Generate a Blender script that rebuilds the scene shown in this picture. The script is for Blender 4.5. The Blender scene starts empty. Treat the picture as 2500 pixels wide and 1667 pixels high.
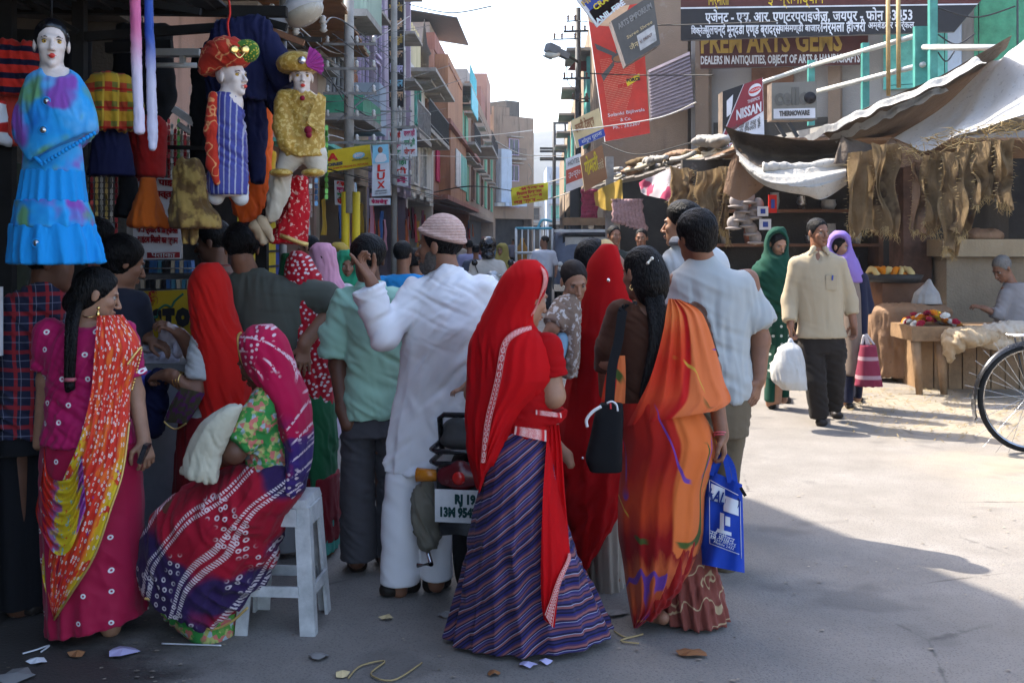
import bpy,math,random
import numpy as np
from mathutils import Vector,Matrix
random.seed(11)
RNG = np.random.default_rng(11)
R = math.radians
SC = bpy.context.scene
COL = SC.collection
# ------------------------------------------------------------------ camera, sky, sun, exposure
F, CX, HY, CH = 2700.0, 1250.0, 580.0, 1.55          # focal length and eye line of a 2500 px wide picture, eye height in m
cam_d = bpy.data.cameras.new('camera')
cam_d.sensor_width = 36.0
cam_d.lens = 36.0 * F / 2500.0
cam_d.shift_y = -(833.5 - HY) / 2500.0
cam_d.clip_start = 0.05
cam_d.clip_end = 3000.0
cam = bpy.data.objects.new('camera', cam_d)
cam.location = (0,0,CH)
cam.rotation_euler = (R(90),0,0)
COL.objects.link(cam)
SC.camera = cam
SUN_EL, SUN_AZ = 49.0, -54.0                          # azimuth from +Y, clockwise seen from above
world = bpy.data.worlds.new('World')
SC.world = world
world.use_nodes = True
_nt = world.node_tree
_bg = _nt.nodes['Background']
_sky = _nt.nodes.new('ShaderNodeTexSky')
_sky.sky_type = 'NISHITA'
_sky.sun_disc = False
_sky.sun_elevation = R(SUN_EL)
_sky.sun_rotation = R(SUN_AZ)
_sky.air_density = 0.9
_sky.dust_density = 2.2
_sky.ozone_density = 0.3
_nt.links.new(_sky.outputs[0],_bg.inputs[0])
_bg.inputs[1].default_value = 0.15
sun_d = bpy.data.lights.new('sun', 'SUN')
sun_d.energy = 2.7
sun_d.angle = R(0.5)
sun_d.color = (1.0,0.94,0.84)
sun = bpy.data.objects.new('sun', sun_d)
_sd = Vector((math.sin(R(SUN_AZ)) * math.cos(R(SUN_EL)),math.cos(R(SUN_AZ)) * math.cos(R(SUN_EL)),math.sin(R(SUN_EL))))
sun.rotation_euler = (-_sd).to_track_quat('-Z', 'Y').to_euler()
sun.location = (-20,20,30)
COL.objects.link(sun)
SC.view_settings.view_transform = 'Standard'
SC.view_settings.look = 'None'
SC.view_settings.gamma = 1.0
SC.view_settings.use_curve_mapping = False
SC.view_settings.exposure = 2.18
SC.render.engine = 'CYCLES'
SC.cycles.max_bounces = 6
SC.cycles.diffuse_bounces = 3
SC.cycles.glossy_bounces = 2
SC.cycles.transparent_max_bounces = 12
SC.cycles.volume_bounces = 0
SC.cycles.caustics_reflective = False
SC.cycles.caustics_refractive = False
# ------------------------------------------------------------------ places
def P(px,py,Y):
 """world point at depth Y that shows at pixel (px, py) of the 2500 px picture"""
 return Vector(((px - CX) / F * Y,Y,CH - (py - HY) / F * Y))
def GY(py):
 return F * CH / (py - HY)
# ------------------------------------------------------------------ objects
def tag(o,label=None,cat=None,group=None,kind=None):
 if label: o['label'] = label
 if cat: o['category'] = cat
 if group: o['group'] = group
 if kind: o['kind'] = kind
 return o
def thing(name,label,cat,base=(0,0,0),group=None,kind=None):
 o = bpy.data.objects.new(name,None)
 o.empty_display_size = 0.1
 o.location = base
 COL.objects.link(o)
 return tag(o,label,cat,group,kind)
def base_of(o):
 b = Vector((0,0,0))
 while o is not None:
  b += o.location
  o = o.parent
 return b
def link_mesh(name,me,parent=None,base=None):
 """mesh verts are in world space: move them to the parent's base (or to base)"""
 o = bpy.data.objects.new(name,me)
 b = base_of(parent) if parent is not None else Vector(base if base is not None else (0,0,0))
 if b.length > 0:
  me.transform(Matrix.Translation(-b))
 if parent is not None:
  o.parent = parent
 else:
  o.location = b
 COL.objects.link(o)
 return o
def mesh_np(name,V,Fc,mats,smooth=True,uv=None,midx=None,attrs=None):
 me = bpy.data.meshes.new(name)
 V = np.asarray(V,dtype=np.float32)
 if isinstance(Fc,np.ndarray):
  nf,k = Fc.shape
  me.vertices.add(len(V)); me.vertices.foreach_set('co', V.ravel())
  me.loops.add(nf * k); me.loops.foreach_set('vertex_index', Fc.astype(np.int32).ravel())
  me.polygons.add(nf)
  me.polygons.foreach_set('loop_start', np.arange(0,nf * k,k,dtype=np.int32))
  me.polygons.foreach_set('loop_total', np.full(nf,k,dtype=np.int32))
  me.update(calc_edges=True)
 else:
  me.from_pydata([tuple(v) for v in V],[],Fc)
 for m in (mats if isinstance(mats,(list,tuple)) else [mats]):
  me.materials.append(m)
 if smooth:
  me.polygons.foreach_set('use_smooth', np.ones(len(me.polygons),dtype=bool))
 if midx is not None:
  me.polygons.foreach_set('material_index', np.asarray(midx,dtype=np.int32))
 if uv is not None:
  l = me.uv_layers.new(name='UVMap')
  li = np.zeros(len(me.loops),dtype=np.int32); me.loops.foreach_get('vertex_index', li)
  l.data.foreach_set('uv', np.asarray(uv,dtype=np.float32)[li].ravel())
 me.update()
 return me
class MB:
 """collects simple solids; build() makes ONE mesh object"""
 def __init__(s):
  s.v = []; s.f = []; s.m = []; s.sm = []; s.uv = []; s.mi = 0; s.smooth = False
 def add(s,vs,fs,uvs=None):
  n = len(s.v)
  s.v.extend([tuple(v) for v in vs])
  s.uv.extend(uvs if uvs is not None else [(v[0],v[2]) for v in vs])
  for f in fs:
   s.f.append([i + n for i in f]); s.m.append(s.mi); s.sm.append(s.smooth)
  return s
 def box(s,c,size,rot=None,taper=None):
  hx,hy,hz = size[0] / 2,size[1] / 2,size[2] / 2
  vs = []
  for z in (-1,1):
   t = 1.0 if taper is None or z < 0 else taper
   for x,y in ((-1,-1),(1,-1),(1,1),(-1,1)):
    p = Vector((x * hx * t,y * hy * t,z * hz))
    if rot is not None: p = rot @ p
    vs.append(Vector(c) + p)
  return s.add(vs,[(3,2,1,0),(4,5,6,7),(0,1,5,4),(1,2,6,5),(2,3,7,6),(3,0,4,7)])
 def bar(s,a,b,w,h=None,up=(0,0,1)):
  a,b = Vector(a),Vector(b); h = w if h is None else h
  d = (b - a); L = d.length; d = d / L
  up = Vector(up)
  x = d.cross(up)
  if x.length < 1e-4: x = d.cross(Vector((1,0,0)))
  x.normalize(); y = x.cross(d).normalized()
  M = Matrix((x,d,y)).transposed()
  return s.box((a + b) / 2,(w,L,h),M)
 def tube(s,path,r,n=8,cap=True,closed=False):
  path = [Vector(p) for p in path]
  k = len(path)
  rr = r if isinstance(r,(list,tuple)) else [r] * k
  vs = []; prev = None
  for i,p in enumerate(path):
   if closed: d = path[(i + 1) % k] - path[i - 1]
   else: d = path[min(i + 1,k - 1)] - path[max(i - 1,0)]
   d.normalize()
   if prev is None:
    x = d.orthogonal().normalized()
   else:
    x = prev - d * prev.dot(d)
    x = x.normalized() if x.length > 1e-6 else d.orthogonal().normalized()
   prev = x; y = d.cross(x)
   for j in range(n):
    a = 2 * math.pi * j / n
    vs.append(p + (x * math.cos(a) + y * math.sin(a)) * rr[i])
  fs = []
  for i in range(k if closed else k - 1):
   i2 = (i + 1) % k
   for j in range(n):
    j2 = (j + 1) % n
    fs.append((i * n + j,i * n + j2,i2 * n + j2,i2 * n + j))
  if cap and not closed:
   fs.append(tuple(range(n - 1,-1,-1))); fs.append(tuple((k - 1) * n + j for j in range(n)))
  o = s.smooth; s.smooth = True; s.add(vs,fs); s.smooth = o
  return s
 def lathe(s,c,prof,n=20,axis=(0,0,1),cap=True):
  ax = Vector(axis).normalized(); x = ax.orthogonal().normalized(); y = ax.cross(x); c = Vector(c)
  vs = []; fs = []
  for r,h in prof:
   for j in range(n):
    a = 2 * math.pi * j / n
    vs.append(c + ax * h + (x * math.cos(a) + y * math.sin(a)) * r)
  for i in range(len(prof) - 1):
   for j in range(n):
    j2 = (j + 1) % n
    fs.append((i * n + j,i * n + j2,(i + 1) * n + j2,(i + 1) * n + j))
  if cap:
   fs.append(tuple(range(n - 1,-1,-1))); fs.append(tuple((len(prof) - 1) * n + j for j in range(n)))
  o = s.smooth; s.smooth = True; s.add(vs,fs); s.smooth = o
  return s
 def prism(s,poly,d):
  """poly: world points in order (flat), d: extrusion vector"""
  poly = [Vector(p) for p in poly]; d = Vector(d); n = len(poly)
  vs = poly + [p + d for p in poly]
  fs = [tuple(range(n)),tuple(range(2 * n - 1,n - 1,-1))]
  for i in range(n):
   j = (i + 1) % n
   fs.append((i,i + n,j + n,j))
  return s.add(vs,fs)
 def sphere(s,c,r,n=12,m=8,rot=None):
  rx,ry,rz = r if isinstance(r,(tuple,list)) else (r,r,r)
  vs = []; fs = []
  for i in range(m + 1):
   t = math.pi * i / m
   for j in range(n):
    a = 2 * math.pi * j / n
    p = Vector((rx * math.sin(t) * math.cos(a),ry * math.sin(t) * math.sin(a),rz * math.cos(t)))
    if rot is not None: p = rot @ p
    vs.append(Vector(c) + p)
  for i in range(m):
   for j in range(n):
    j2 = (j + 1) % n
    fs.append((i * n + j,(i + 1) * n + j,(i + 1) * n + j2,i * n + j2))
  o = s.smooth; s.smooth = True; s.add(vs,fs); s.smooth = o
  return s
 def grid(s,fn,nu,nv):
  """fn(u, v) -> point; a sheet"""
  vs = []; uvs = []
  for j in range(nv + 1):
   for i in range(nu + 1):
    u,v = i / nu,j / nv
    vs.append(fn(u,v)); uvs.append((u,v))
  fs = []
  w = nu + 1
  for j in range(nv):
   for i in range(nu):
    a = j * w + i
    fs.append((a,a + 1,a + w + 1,a + w))
  o = s.smooth; s.smooth = True; s.add(vs,fs,uvs); s.smooth = o
  return s
 def mesh(s,name,mats):
  me = bpy.data.meshes.new(name)
  me.from_pydata(s.v,[],s.f)
  for m in (mats if isinstance(mats,(list,tuple)) else [mats]):
   me.materials.append(m)
  me.polygons.foreach_set('material_index', s.m)
  me.polygons.foreach_set('use_smooth', s.sm)
  l = me.uv_layers.new(name='UVMap')
  li = np.zeros(len(me.loops),dtype=np.int32); me.loops.foreach_get('vertex_index', li)
  l.data.foreach_set('uv', np.asarray(s.uv,dtype=np.float32)[li].ravel())
  me.update()
  return me
 def build(s,name,mats,parent=None,base=None,label=None,kind=None):
  o = link_mesh(name,s.mesh(name,mats),parent,base)
  if label: o['label'] = label
  if kind: o['kind'] = kind
  return o
def dup_tree(o,parent=None,kids=None):
 c = o.copy(); COL.objects.link(c)
 if parent is not None: c.parent = parent
 for ch in [x for x in bpy.data.objects if x.parent is o]:
  dup_tree(ch,c)
 return c
def catmull(pts,n):
 """smooth curve through pts, n samples"""
 pts = [Vector(p) for p in pts]
 if len(pts) < 3:
  return [pts[0].lerp(pts[-1],i / (n - 1)) for i in range(n)]
 out = []
 k = len(pts) - 1
 for i in range(n):
  t = i / (n - 1) * k
  j = min(int(t),k - 1); f = t - j
  p0,p1,p2,p3 = pts[max(j - 1,0)],pts[j],pts[j + 1],pts[min(j + 2,k)]
  out.append(0.5 * ((2 * p1) + (p2 - p0) * f + (2 * p0 - 5 * p1 + 4 * p2 - p3) * f * f + (3 * p1 - p0 - 3 * p2 + p3) * f ** 3))
 return out
# ------------------------------------------------------------------ materials
class T:
 """small helper to write node trees"""
 def __init__(s,name):
  s.m = bpy.data.materials.new(name); s.m.use_nodes = True
  s.t = s.m.node_tree; s.b = s.t.nodes['Principled BSDF']
  s._co = None
 def n(s,typ,ins=None, **props):
  nd = s.t.nodes.new('ShaderNode' + typ)
  for k,v in props.items(): setattr(nd,k,v)
  for k,v in (ins or {}).items(): s.put(nd.inputs[k],v)
  return nd
 def put(s,sock,v):
  if isinstance(v,bpy.types.NodeSocket): s.t.links.new(v,sock)
  elif v is not None:
   if sock.type == 'RGBA' and hasattr(v, '__len__') and len(v) == 3: v = (*v,1)
   sock.default_value = v
 def co(s,which='Object'):
  if s._co is None: s._co = s.n('TexCoord')
  return s._co.outputs[which]
 def map(s,vec,scale=(1,1,1),rot=(0,0,0),loc=(0,0,0)):
  return s.n('Mapping', {'Vector': vec, 'Scale': scale, 'Rotation': rot, 'Location': loc}).outputs[0]
 def noise(s,scale,detail=3,vec=None,rough=0.55,dist=0.0,out='Fac'):
  return s.n('TexNoise', {'Vector': vec if vec is not None else s.co(), 'Scale': scale, 'Detail': detail, 'Roughness': rough, 'Distortion': dist}).outputs[out]
 def voro(s,scale,vec=None,feat='F1', rnd=1.0,out='Distance'):
  return s.n('TexVoronoi', {'Vector': vec if vec is not None else s.co(), 'Scale': scale, 'Randomness': rnd}, feature=feat).outputs[out]
 def wave(s,scale,vec=None,dist=0.0,detail=2,dscale=1.0,dir='X', prof='SIN', phase=0.0):
  return s.n('TexWave', {'Vector': vec if vec is not None else s.co(), 'Scale': scale, 'Distortion': dist, 'Detail': detail, 'Detail Scale': dscale, 'Phase Offset': phase}, bands_direction=dir,wave_profile=prof).outputs['Fac']
 def math(s,op,a,b=None,c=None,clamp=False):
  nd = s.n('Math', operation=op,use_clamp=clamp)
  s.put(nd.inputs[0],a)
  if b is not None: s.put(nd.inputs[1],b)
  if c is not None: s.put(nd.inputs[2],c)
  return nd.outputs[0]
 def mix(s,fac,a,b,mode='MIX'):
  nd = s.n('Mix', data_type='RGBA', blend_type=mode)
  s.put(nd.inputs[0],fac); s.put(nd.inputs[6],a); s.put(nd.inputs[7],b)
  return nd.outputs[2]
 def ramp(s,fac,stops,interp='LINEAR'):
  nd = s.n('ValToRGB'); cr = nd.color_ramp; cr.interpolation = interp
  while len(cr.elements) < len(stops): cr.elements.new(0.5)
  for e,(p,c) in zip(cr.elements,stops):
   e.position = p
   e.color = (*c,1) if hasattr(c, '__len__') else (c,c,c,1)
  s.put(nd.inputs[0],fac)
  return nd.outputs[0]
 def step(s,fac,a,b):
  """0 below a, 1 above b"""
  nd = s.n('MapRange', {'Value': fac, 'From Min': a, 'From Max': b}, interpolation_type='SMOOTHSTEP')
  return nd.outputs[0]
 def sep(s,vec):
  return s.n('SeparateXYZ', {'Vector': vec}).outputs
 def comb(s,x,y,z=0.0):
  return s.n('CombineXYZ', {'X': x, 'Y': y, 'Z': z}).outputs[0]
 def bump(s,h,dist=0.01,strength=1.0,normal=None):
  return s.n('Bump', {'Height': h, 'Distance': dist, 'Strength': strength, 'Normal': normal}).outputs[0]
 def done(s,col,rough=0.8,normal=None,metal=0.0,spec=None, **kw):
  s.put(s.b.inputs['Base Color'],col); s.put(s.b.inputs['Roughness'],rough)
  s.put(s.b.inputs['Metallic'],metal)
  if normal is not None: s.put(s.b.inputs['Normal'],normal)
  if spec is not None: s.put(s.b.inputs['Specular IOR Level'],spec)
  for k,v in kw.items(): s.put(s.b.inputs[k.replace('_', ' ')],v)
  return s.m
_mats = {}
def plain(name,col,rough=0.6,metal=0.0,var=0.18,scale=6.0,bump=0.0,bscale=60.0,spec=None, **kw):
 """a material with uneven tone and fine relief"""
 if name in _mats: return _mats[name]
 t = T(name)
 f = t.noise(scale,5,rough=0.65)
 dark = tuple(c * (1 - var) for c in col); lite = tuple(min(1,c * (1 + var)) for c in col)
 c = t.ramp(f,[(0.3,dark),(0.7,lite)])
 nm = t.bump(t.noise(bscale,3),bump) if bump else None
 rr = t.math('MULTIPLY_ADD', t.noise(scale * 2.3,3),0.25,rough - 0.125,clamp=True)
 _mats[name] = t.done(c,rr,nm,metal,(.2 if metal < .1 and rough > .3 else None) if spec is None else spec, **kw)
 return _mats[name]
def cloth(name,col,var=0.12,wr=0.006,wscale=14.0,aniso=(1,1,0.35),weave=True,sheen=0.05,rough=0.88,pattern=None,trans=0.0,rot=(0,0,0)):
 """woven cloth: soft creases, weave, tone drift; pattern(t) may return the colour"""
 if name in _mats: return _mats[name]
 t = T(name)
 v = t.map(t.co(),scale=aniso,rot=rot)
 f = t.noise(wscale * 0.35,4,v)
 if pattern is not None:
  c = pattern(t)
 else:
  c = col
 k = t.math('MULTIPLY_ADD', f,2 * var,1.0 - var)
 c = t.mix(1.0,c,t.n('CombineColor', {0: k,1: k,2: k}).outputs[0], 'MULTIPLY')
 h = t.noise(wscale * .55,1,v,rough=.3,dist=0.8)
 h2 = t.noise(wscale * 1.5,1,v,rough=.3,dist=0.5)
 hh = t.math('ADD', h,t.math('MULTIPLY', h2,0.3))
 nm = t.bump(hh,wr * 1.5,0.7)
 if weave:
  nm = t.bump(t.noise(900.0,1),0.0006,0.5,nm)
 kw = {'Sheen Weight': sheen, 'Sheen Roughness': 0.5}
 for kk,vv in kw.items(): t.put(t.b.inputs[kk],vv)
 m = t.done(c,rough,nm,0.0,0.15)
 if trans > 0:
  tr = t.n('BsdfTranslucent', {'Color': c, 'Normal': nm}).outputs[0]
  ms = t.n('MixShader', {0: trans,1: t.b.outputs[0],2: tr}).outputs[0]
  t.t.links.new(ms,t.t.nodes['Material Output'].inputs['Surface'])
 _mats[name] = m
 return m
# ------------------------------------------------------------------ lettering
_DEP = '\u093f'
def deva(s):
 """put the short-i sign before its consonant cluster, as it is drawn"""
 out = []
 for ch in s:
  if ch == _DEP:
   i = len(out) - 1
   while i >= 2 and out[i - 1] == '\u094d': i -= 2
   out.insert(max(i,0),ch)
  else:
   out.append(ch)
 return ''.join(out)
def lettering(text,m,o,u,v,size,parent,width=None,align='CENTER', depth=0.004,bold=0.0,name='lettering', spacing=1.0):
 """text as thin solid letters: o = anchor point, u = reading direction, v = up; size = letter height"""
 cu = bpy.data.curves.new(name, 'FONT')
 cu.body = deva(text); cu.align_x = align; cu.align_y = 'CENTER'
 cu.size = size; cu.extrude = depth / 2; cu.offset = bold; cu.resolution_u = 2; cu.space_character = spacing
 ob = bpy.data.objects.new(name,cu); COL.objects.link(ob)
 dg = bpy.context.evaluated_depsgraph_get()
 me = bpy.data.meshes.new_from_object(ob.evaluated_get(dg))
 bpy.data.objects.remove(ob); bpy.data.curves.remove(cu)
 if len(me.vertices) == 0: return None
 u = Vector(u).normalized(); v = Vector(v).normalized(); w = u.cross(v)
 xs = [q.co.x for q in me.vertices]
 k = 1.0
 if width is not None and max(xs) > min(xs): k = width / (max(xs) - min(xs))
 M = Matrix.Translation(Vector(o)) @ Matrix((u * k,v,w)).transposed().to_4x4()
 me.transform(M)
 me.materials.clear(); me.materials.append(m)
 return link_mesh(name,me,parent)
# ------------------------------------------------------------------ bodies and clothes: one continuous surface each, from blended volumes
def _axis(lo,hi,h,fines):
 xs = [lo]
 while xs[-1] < hi:
  x = xs[-1]; st = h
  for a,b,hh in fines:
   if a - h <= x < b: st = min(st,hh)
  xs.append(x + st)
 return np.array(xs,dtype=np.float64)
class Vol:
 def __init__(s,k=0.012):
  s.ops = []; s.k = k
 def ell(s,c,r,rot=None,k=None,op='u'):
  s.ops.append(('ell', op,s.k if k is None else k,np.array(c,float),np.array(r,float),None if rot is None else np.array(rot,float).T)); return s
 def cone(s,a,b,ra,rb,k=None,op='u', cap=False,flat=1.0):
  s.ops.append(('cone', op,s.k if k is None else k,np.array(a,float),np.array(b,float),ra,rb,cap,flat)); return s
 def chain(s,pts,rs,k=None,op='u', cap_end=False):
  for i in range(len(pts) - 1):
   s.cone(pts[i],pts[i + 1],rs[i],rs[i + 1],k,op,cap=(cap_end and i == len(pts) - 2) and 'end')
  return s
 def loft(s,rows,k=None,op='u', fold=None,yaw=0.0,pw=2.0):
  """rows: (z, cx, cy, rx, ry); fold(theta, z) -> relative change of radius"""
  rows = sorted(rows)
  s.ops.append(('loft', op,s.k if k is None else k,np.array(rows,float),fold,yaw,pw)); return s
 def half(s,p,n,op='i', k=0.004):
  """keep the side the normal points to"""
  s.ops.append(('half', op,k,np.array(p,float),np.array(n,float) / np.linalg.norm(n))); return s
 def bounds(s):
  lo = np.full(3,1e9); hi = -lo
  for o in s.ops:
   if o[1] != 'u': continue
   a,b = s._bb(o)
   lo = np.minimum(lo,a); hi = np.maximum(hi,b)
  return lo,hi
 def _bb(s,o):
  if o[0] == 'ell':
   r = o[4] if o[5] is None else np.full(3,o[4].max())
   return o[3] - r,o[3] + r
  if o[0] == 'cone':
   r = max(o[5],o[6])
   return np.minimum(o[3],o[4]) - r,np.maximum(o[3],o[4]) + r
  if o[0] == 'loft':
   w = o[3]; f = 1.0 if o[4] is None else 1.3
   rx = w[:, 3] * f; ry = w[:, 4] * f
   if o[5]: rx = ry = np.maximum(rx,ry)
   return (np.array([(w[:, 1] - rx).min(),(w[:, 2] - ry).min(),w[0,0]]),np.array([(w[:, 1] + rx).max(),(w[:, 2] + ry).max(),w[-1,0]]))
  return np.full(3,-1e9),np.full(3,1e9)
 def polygonise(s,h,fines=()):
  lo,hi = s.bounds(); pad = 0.02 + h * 2
  ax = [_axis(lo[i] - pad,hi[i] + pad,h,[(f[0][i] - f[1],f[0][i] + f[1],f[2]) for f in fines]) for i in range(3)]
  D = np.full([len(a) for a in ax],0.6,dtype=np.float32)
  for o in s.ops:
   kind,op,k = o[0],o[1],o[2]
   a,b = s._bb(o)
   m = k + 3 * h
   sl = []
   for i in range(3):
    i0 = int(np.searchsorted(ax[i],a[i] - m)); i1 = int(np.searchsorted(ax[i],b[i] + m))
    sl.append(slice(max(i0 - 1,0),min(i1 + 1,len(ax[i]))))
   X = ax[0][sl[0]][:, None,None]; Y = ax[1][sl[1]][None, :, None]; Z = ax[2][sl[2]][None,None, :]
   if X.size == 0 or Y.size == 0 or Z.size == 0: continue
   if kind == 'ell':
    c,r,M = o[3],o[4],o[5]
    dx,dy,dz = X - c[0],Y - c[1],Z - c[2]
    if M is not None:
     dx,dy,dz = (M[0,0] * dx + M[0,1] * dy + M[0,2] * dz,M[1,0] * dx + M[1,1] * dy + M[1,2] * dz,M[2,0] * dx + M[2,1] * dy + M[2,2] * dz)
    k1 = np.sqrt((dx / r[0]) ** 2 + (dy / r[1]) ** 2 + (dz / r[2]) ** 2)
    k2 = np.sqrt((dx / r[0] ** 2) ** 2 + (dy / r[1] ** 2) ** 2 + (dz / r[2] ** 2) ** 2) + 1e-6
    d = k1 * (k1 - 1) / k2
    d = np.where(k1 < 0.2,-min(r) * 0.8,d)
   elif kind == 'cone':
    p,q,ra,rb,cap,flat = o[3:9]
    ba = q - p; L2 = ba.dot(ba) + 1e-12; L = math.sqrt(L2)
    dx,dy,dz = X - p[0],Y - p[1],Z - p[2]
    tu = (dx * ba[0] + dy * ba[1] + dz * ba[2]) / L2
    t = np.clip(tu,0,1)
    d = np.sqrt((dx - t * ba[0]) ** 2 + ((dy - t * ba[1]) / flat) ** 2 + (dz - t * ba[2]) ** 2) - (ra + (rb - ra) * t)
    if cap in (True, 'end'): d = np.maximum(d,(tu - 1) * L)
    if cap is True: d = np.maximum(d,-tu * L)
   elif kind == 'loft':
    w,fold,yaw,pw = o[3],o[4],o[5],o[6]
    zz = np.linspace(w[0,0],w[-1,0],121)
    tab = []
    for ccol in range(1,5):
     q = np.interp(zz,w[:, 0],w[:, ccol])
     for _ in range(2):
      qq = np.pad(q,4,mode='reflect', reflect_type='odd'); q = np.convolve(qq,np.ones(9) / 9, 'valid')
     tab.append(np.interp(Z.ravel(),zz,q)[None,None, :])
    cx,cy,rx,ry = tab
    rx = np.maximum(rx,0.003); ry = np.maximum(ry,0.003)
    dx,dy = X - cx,Y - cy
    if yaw:
     cs,sn = math.cos(yaw),math.sin(yaw)
     dx,dy = cs * dx + sn * dy,-sn * dx + cs * dy
    if fold is not None:
     g = 1 + fold(np.arctan2(dy / ry,dx / rx),Z)
     rx = rx * g; ry = ry * g
    ax_,ay_ = np.abs(dx / rx),np.abs(dy / ry)
    if pw == 2.0: k1 = np.sqrt(ax_ ** 2 + ay_ ** 2)
    else: k1 = (ax_ ** pw + ay_ ** pw) ** (1 / pw)
    k2 = np.sqrt((dx / rx ** 2) ** 2 + (dy / ry ** 2) ** 2) + 1e-6
    d = np.where(k1 < 0.2,-np.minimum(rx,ry) * 0.8,k1 * (k1 - 1) / k2)
    d = np.maximum(d,np.maximum(Z - w[-1,0],w[0,0] - Z))
   elif kind == 'half':
    p,n = o[3],o[4]
    d = -((X - p[0]) * n[0] + (Y - p[1]) * n[1] + (Z - p[2]) * n[2])
   S = D[tuple(sl)]
   if op == 'u':
    if k > 0:
     hh = np.clip(0.5 + 0.5 * (S - d) / k,0,1)
     D[tuple(sl)] = S * (1 - hh) + d * hh - k * hh * (1 - hh)
    else: D[tuple(sl)] = np.minimum(S,d)
   else:
    if op == 's': d = -d
    kk = max(k,1e-4)
    hh = np.clip(0.5 - 0.5 * (S - d) / kk,0,1)
    D[tuple(sl)] = S * (1 - hh) + d * hh + kk * hh * (1 - hh)
  return _nets(D,ax)
def _nets(D,ax):
 s = D < 0
 nx,ny,nz = D.shape
 cnt = np.zeros((nx - 1,ny - 1,nz - 1),np.int8)
 for a in (0,1):
  for b in (0,1):
   for c in (0,1):
    cnt += s[a:nx - 1 + a,b:ny - 1 + b,c:nz - 1 + c]
 act = (cnt > 0) & (cnt < 8)
 I,J,K = np.nonzero(act)
 if len(I) == 0: return np.zeros((0,3)),np.zeros((0,4),np.int32)
 idx = np.full(act.shape,-1,np.int32); idx[I,J,K] = np.arange(len(I))
 pos = np.zeros((len(I),3)); num = np.zeros(len(I))
 for axis in range(3):
  o1,o2 = [q for q in range(3) if q != axis]
  for a in (0,1):
   for b in (0,1):
    off = [0,0,0]; off[o1] = a; off[o2] = b
    d0 = D[I + off[0],J + off[1],K + off[2]].astype(float)
    of2 = list(off); of2[axis] = 1
    d1 = D[I + of2[0],J + of2[1],K + of2[2]].astype(float)
    m = (d0 < 0) != (d1 < 0)
    t = np.where(m,d0 / np.where(m,d0 - d1,1),0)
    fr = [np.full(len(I),float(q)) for q in off]; fr[axis] = t
    for q in range(3): pos[:, q] += np.where(m,fr[q],0)
    num += m
 pos /= num[:, None]
 V = np.empty_like(pos)
 for q,ii in enumerate((I,J,K)):
  V[:, q] = ax[q][ii] + pos[:, q] * (ax[q][ii + 1] - ax[q][ii])
 quads = []
 for axis in range(3):
  o1,o2 = [(1,2),(2,0),(0,1)][axis]
  sh = [nx,ny,nz]
  sa = [slice(0,sh[q]) for q in range(3)]; sb = list(sa)
  sa[axis] = slice(0,sh[axis] - 1); sb[axis] = slice(1,sh[axis])
  A,B = s[tuple(sa)],s[tuple(sb)]
  E = np.nonzero(A != B)
  ok = (E[o1] > 0) & (E[o2] > 0) & (E[o1] < sh[o1] - 1) & (E[o2] < sh[o2] - 1)
  E = [e[ok] for e in E]
  inside = A[tuple(E)]
  def cell(d1,d2):
   c = [e.copy() for e in E]; c[o1] -= d1; c[o2] -= d2
   return idx[c[0],c[1],c[2]]
  q = np.stack([cell(1,1),cell(0,1),cell(0,0),cell(1,0)],1)
  q[~inside] = q[~inside][:, ::-1]
  quads.append(q)
 Q = np.concatenate(quads)
 Q = Q[(Q >= 0).all(1)]
 return V,Q
def normals_np(V,Q):
 n = np.cross(V[Q[:, 2]] - V[Q[:, 0]],V[Q[:, 3]] - V[Q[:, 1]])
 N = np.zeros_like(V)
 for i in range(4): np.add.at(N,Q[:, i],n)
 return N / (np.linalg.norm(N,axis=1,keepdims=True) + 1e-12)
def wob(P_,seed):
 """smooth pseudo-noise in about -1..1"""
 r = np.random.default_rng(seed)
 out = np.zeros(len(P_)); q = P_
 for o in range(3):
  k = r.normal(size=(3,3)) * (1.0 + o * 0.9)
  ph = r.uniform(0,6.28,3)
  out += np.sin(q @ k[0] + ph[0] + 1.7 * np.sin(q @ k[1] + ph[1])) * np.cos(q @ k[2] + ph[2]) / (1 + o)
 return out / 1.4
def crease(V,N,specs,seed=0):
 """specs: (direction of the ridges' normal, wavelength, depth, mask or None): irregular, elongated soft folds"""
 out = V
 for i,sp in enumerate(specs):
  d,wl,amp = np.array(sp[0],float),sp[1],sp[2]
  d /= np.linalg.norm(d)
  e = np.cross(d,(0.31,0.9,0.2)); e /= np.linalg.norm(e); g = np.cross(d,e)
  wv = 0.35 * wl * wob(V * (0.8 / wl) * 0.35,seed + i * 5 + 2)
  q = np.stack([(V @ d + wv) / wl * 2.2,(V @ e) / wl * 0.55,(V @ g) / wl * 0.55],1)
  n = wob(q,seed + i * 7 + 1)
  a = amp * (1.0 - 2.2 * np.sqrt(n * n + 0.01)) * np.clip(0.6 + 0.7 * wob(V * 5.0,seed + i * 13 + 3),0.05,1.3)
  if len(sp) > 3 and sp[3] is not None: a = a * sp[3](V)
  out = out + N * a[:, None]
 return out
def pleats(n,amp,z0,z1,seed=0):
 """hanging folds of a loft: depth grows from nothing at z1 (top) to amp at z0 (hem)"""
 r = random.Random(seed); p = [r.uniform(0,6.28) for _ in range(5)]
 def fn(th,z):
  g = np.clip((z1 - z) / (z1 - z0),0,1) ** 0.8
  w = np.sin(n * th + p[0] + 0.9 * np.sin(2 * th + p[1]) + 0.5 * np.sin(z * 5 + p[4]))
  w2 = np.sin((n * 1.62 + .3) * th + p[2] + 1.1 * np.sin(th * 3 + p[3]))
  return amp * g * (0.75 * (1 - 1.5 * np.abs(w)) + 0.35 * w2)
 return fn
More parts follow.
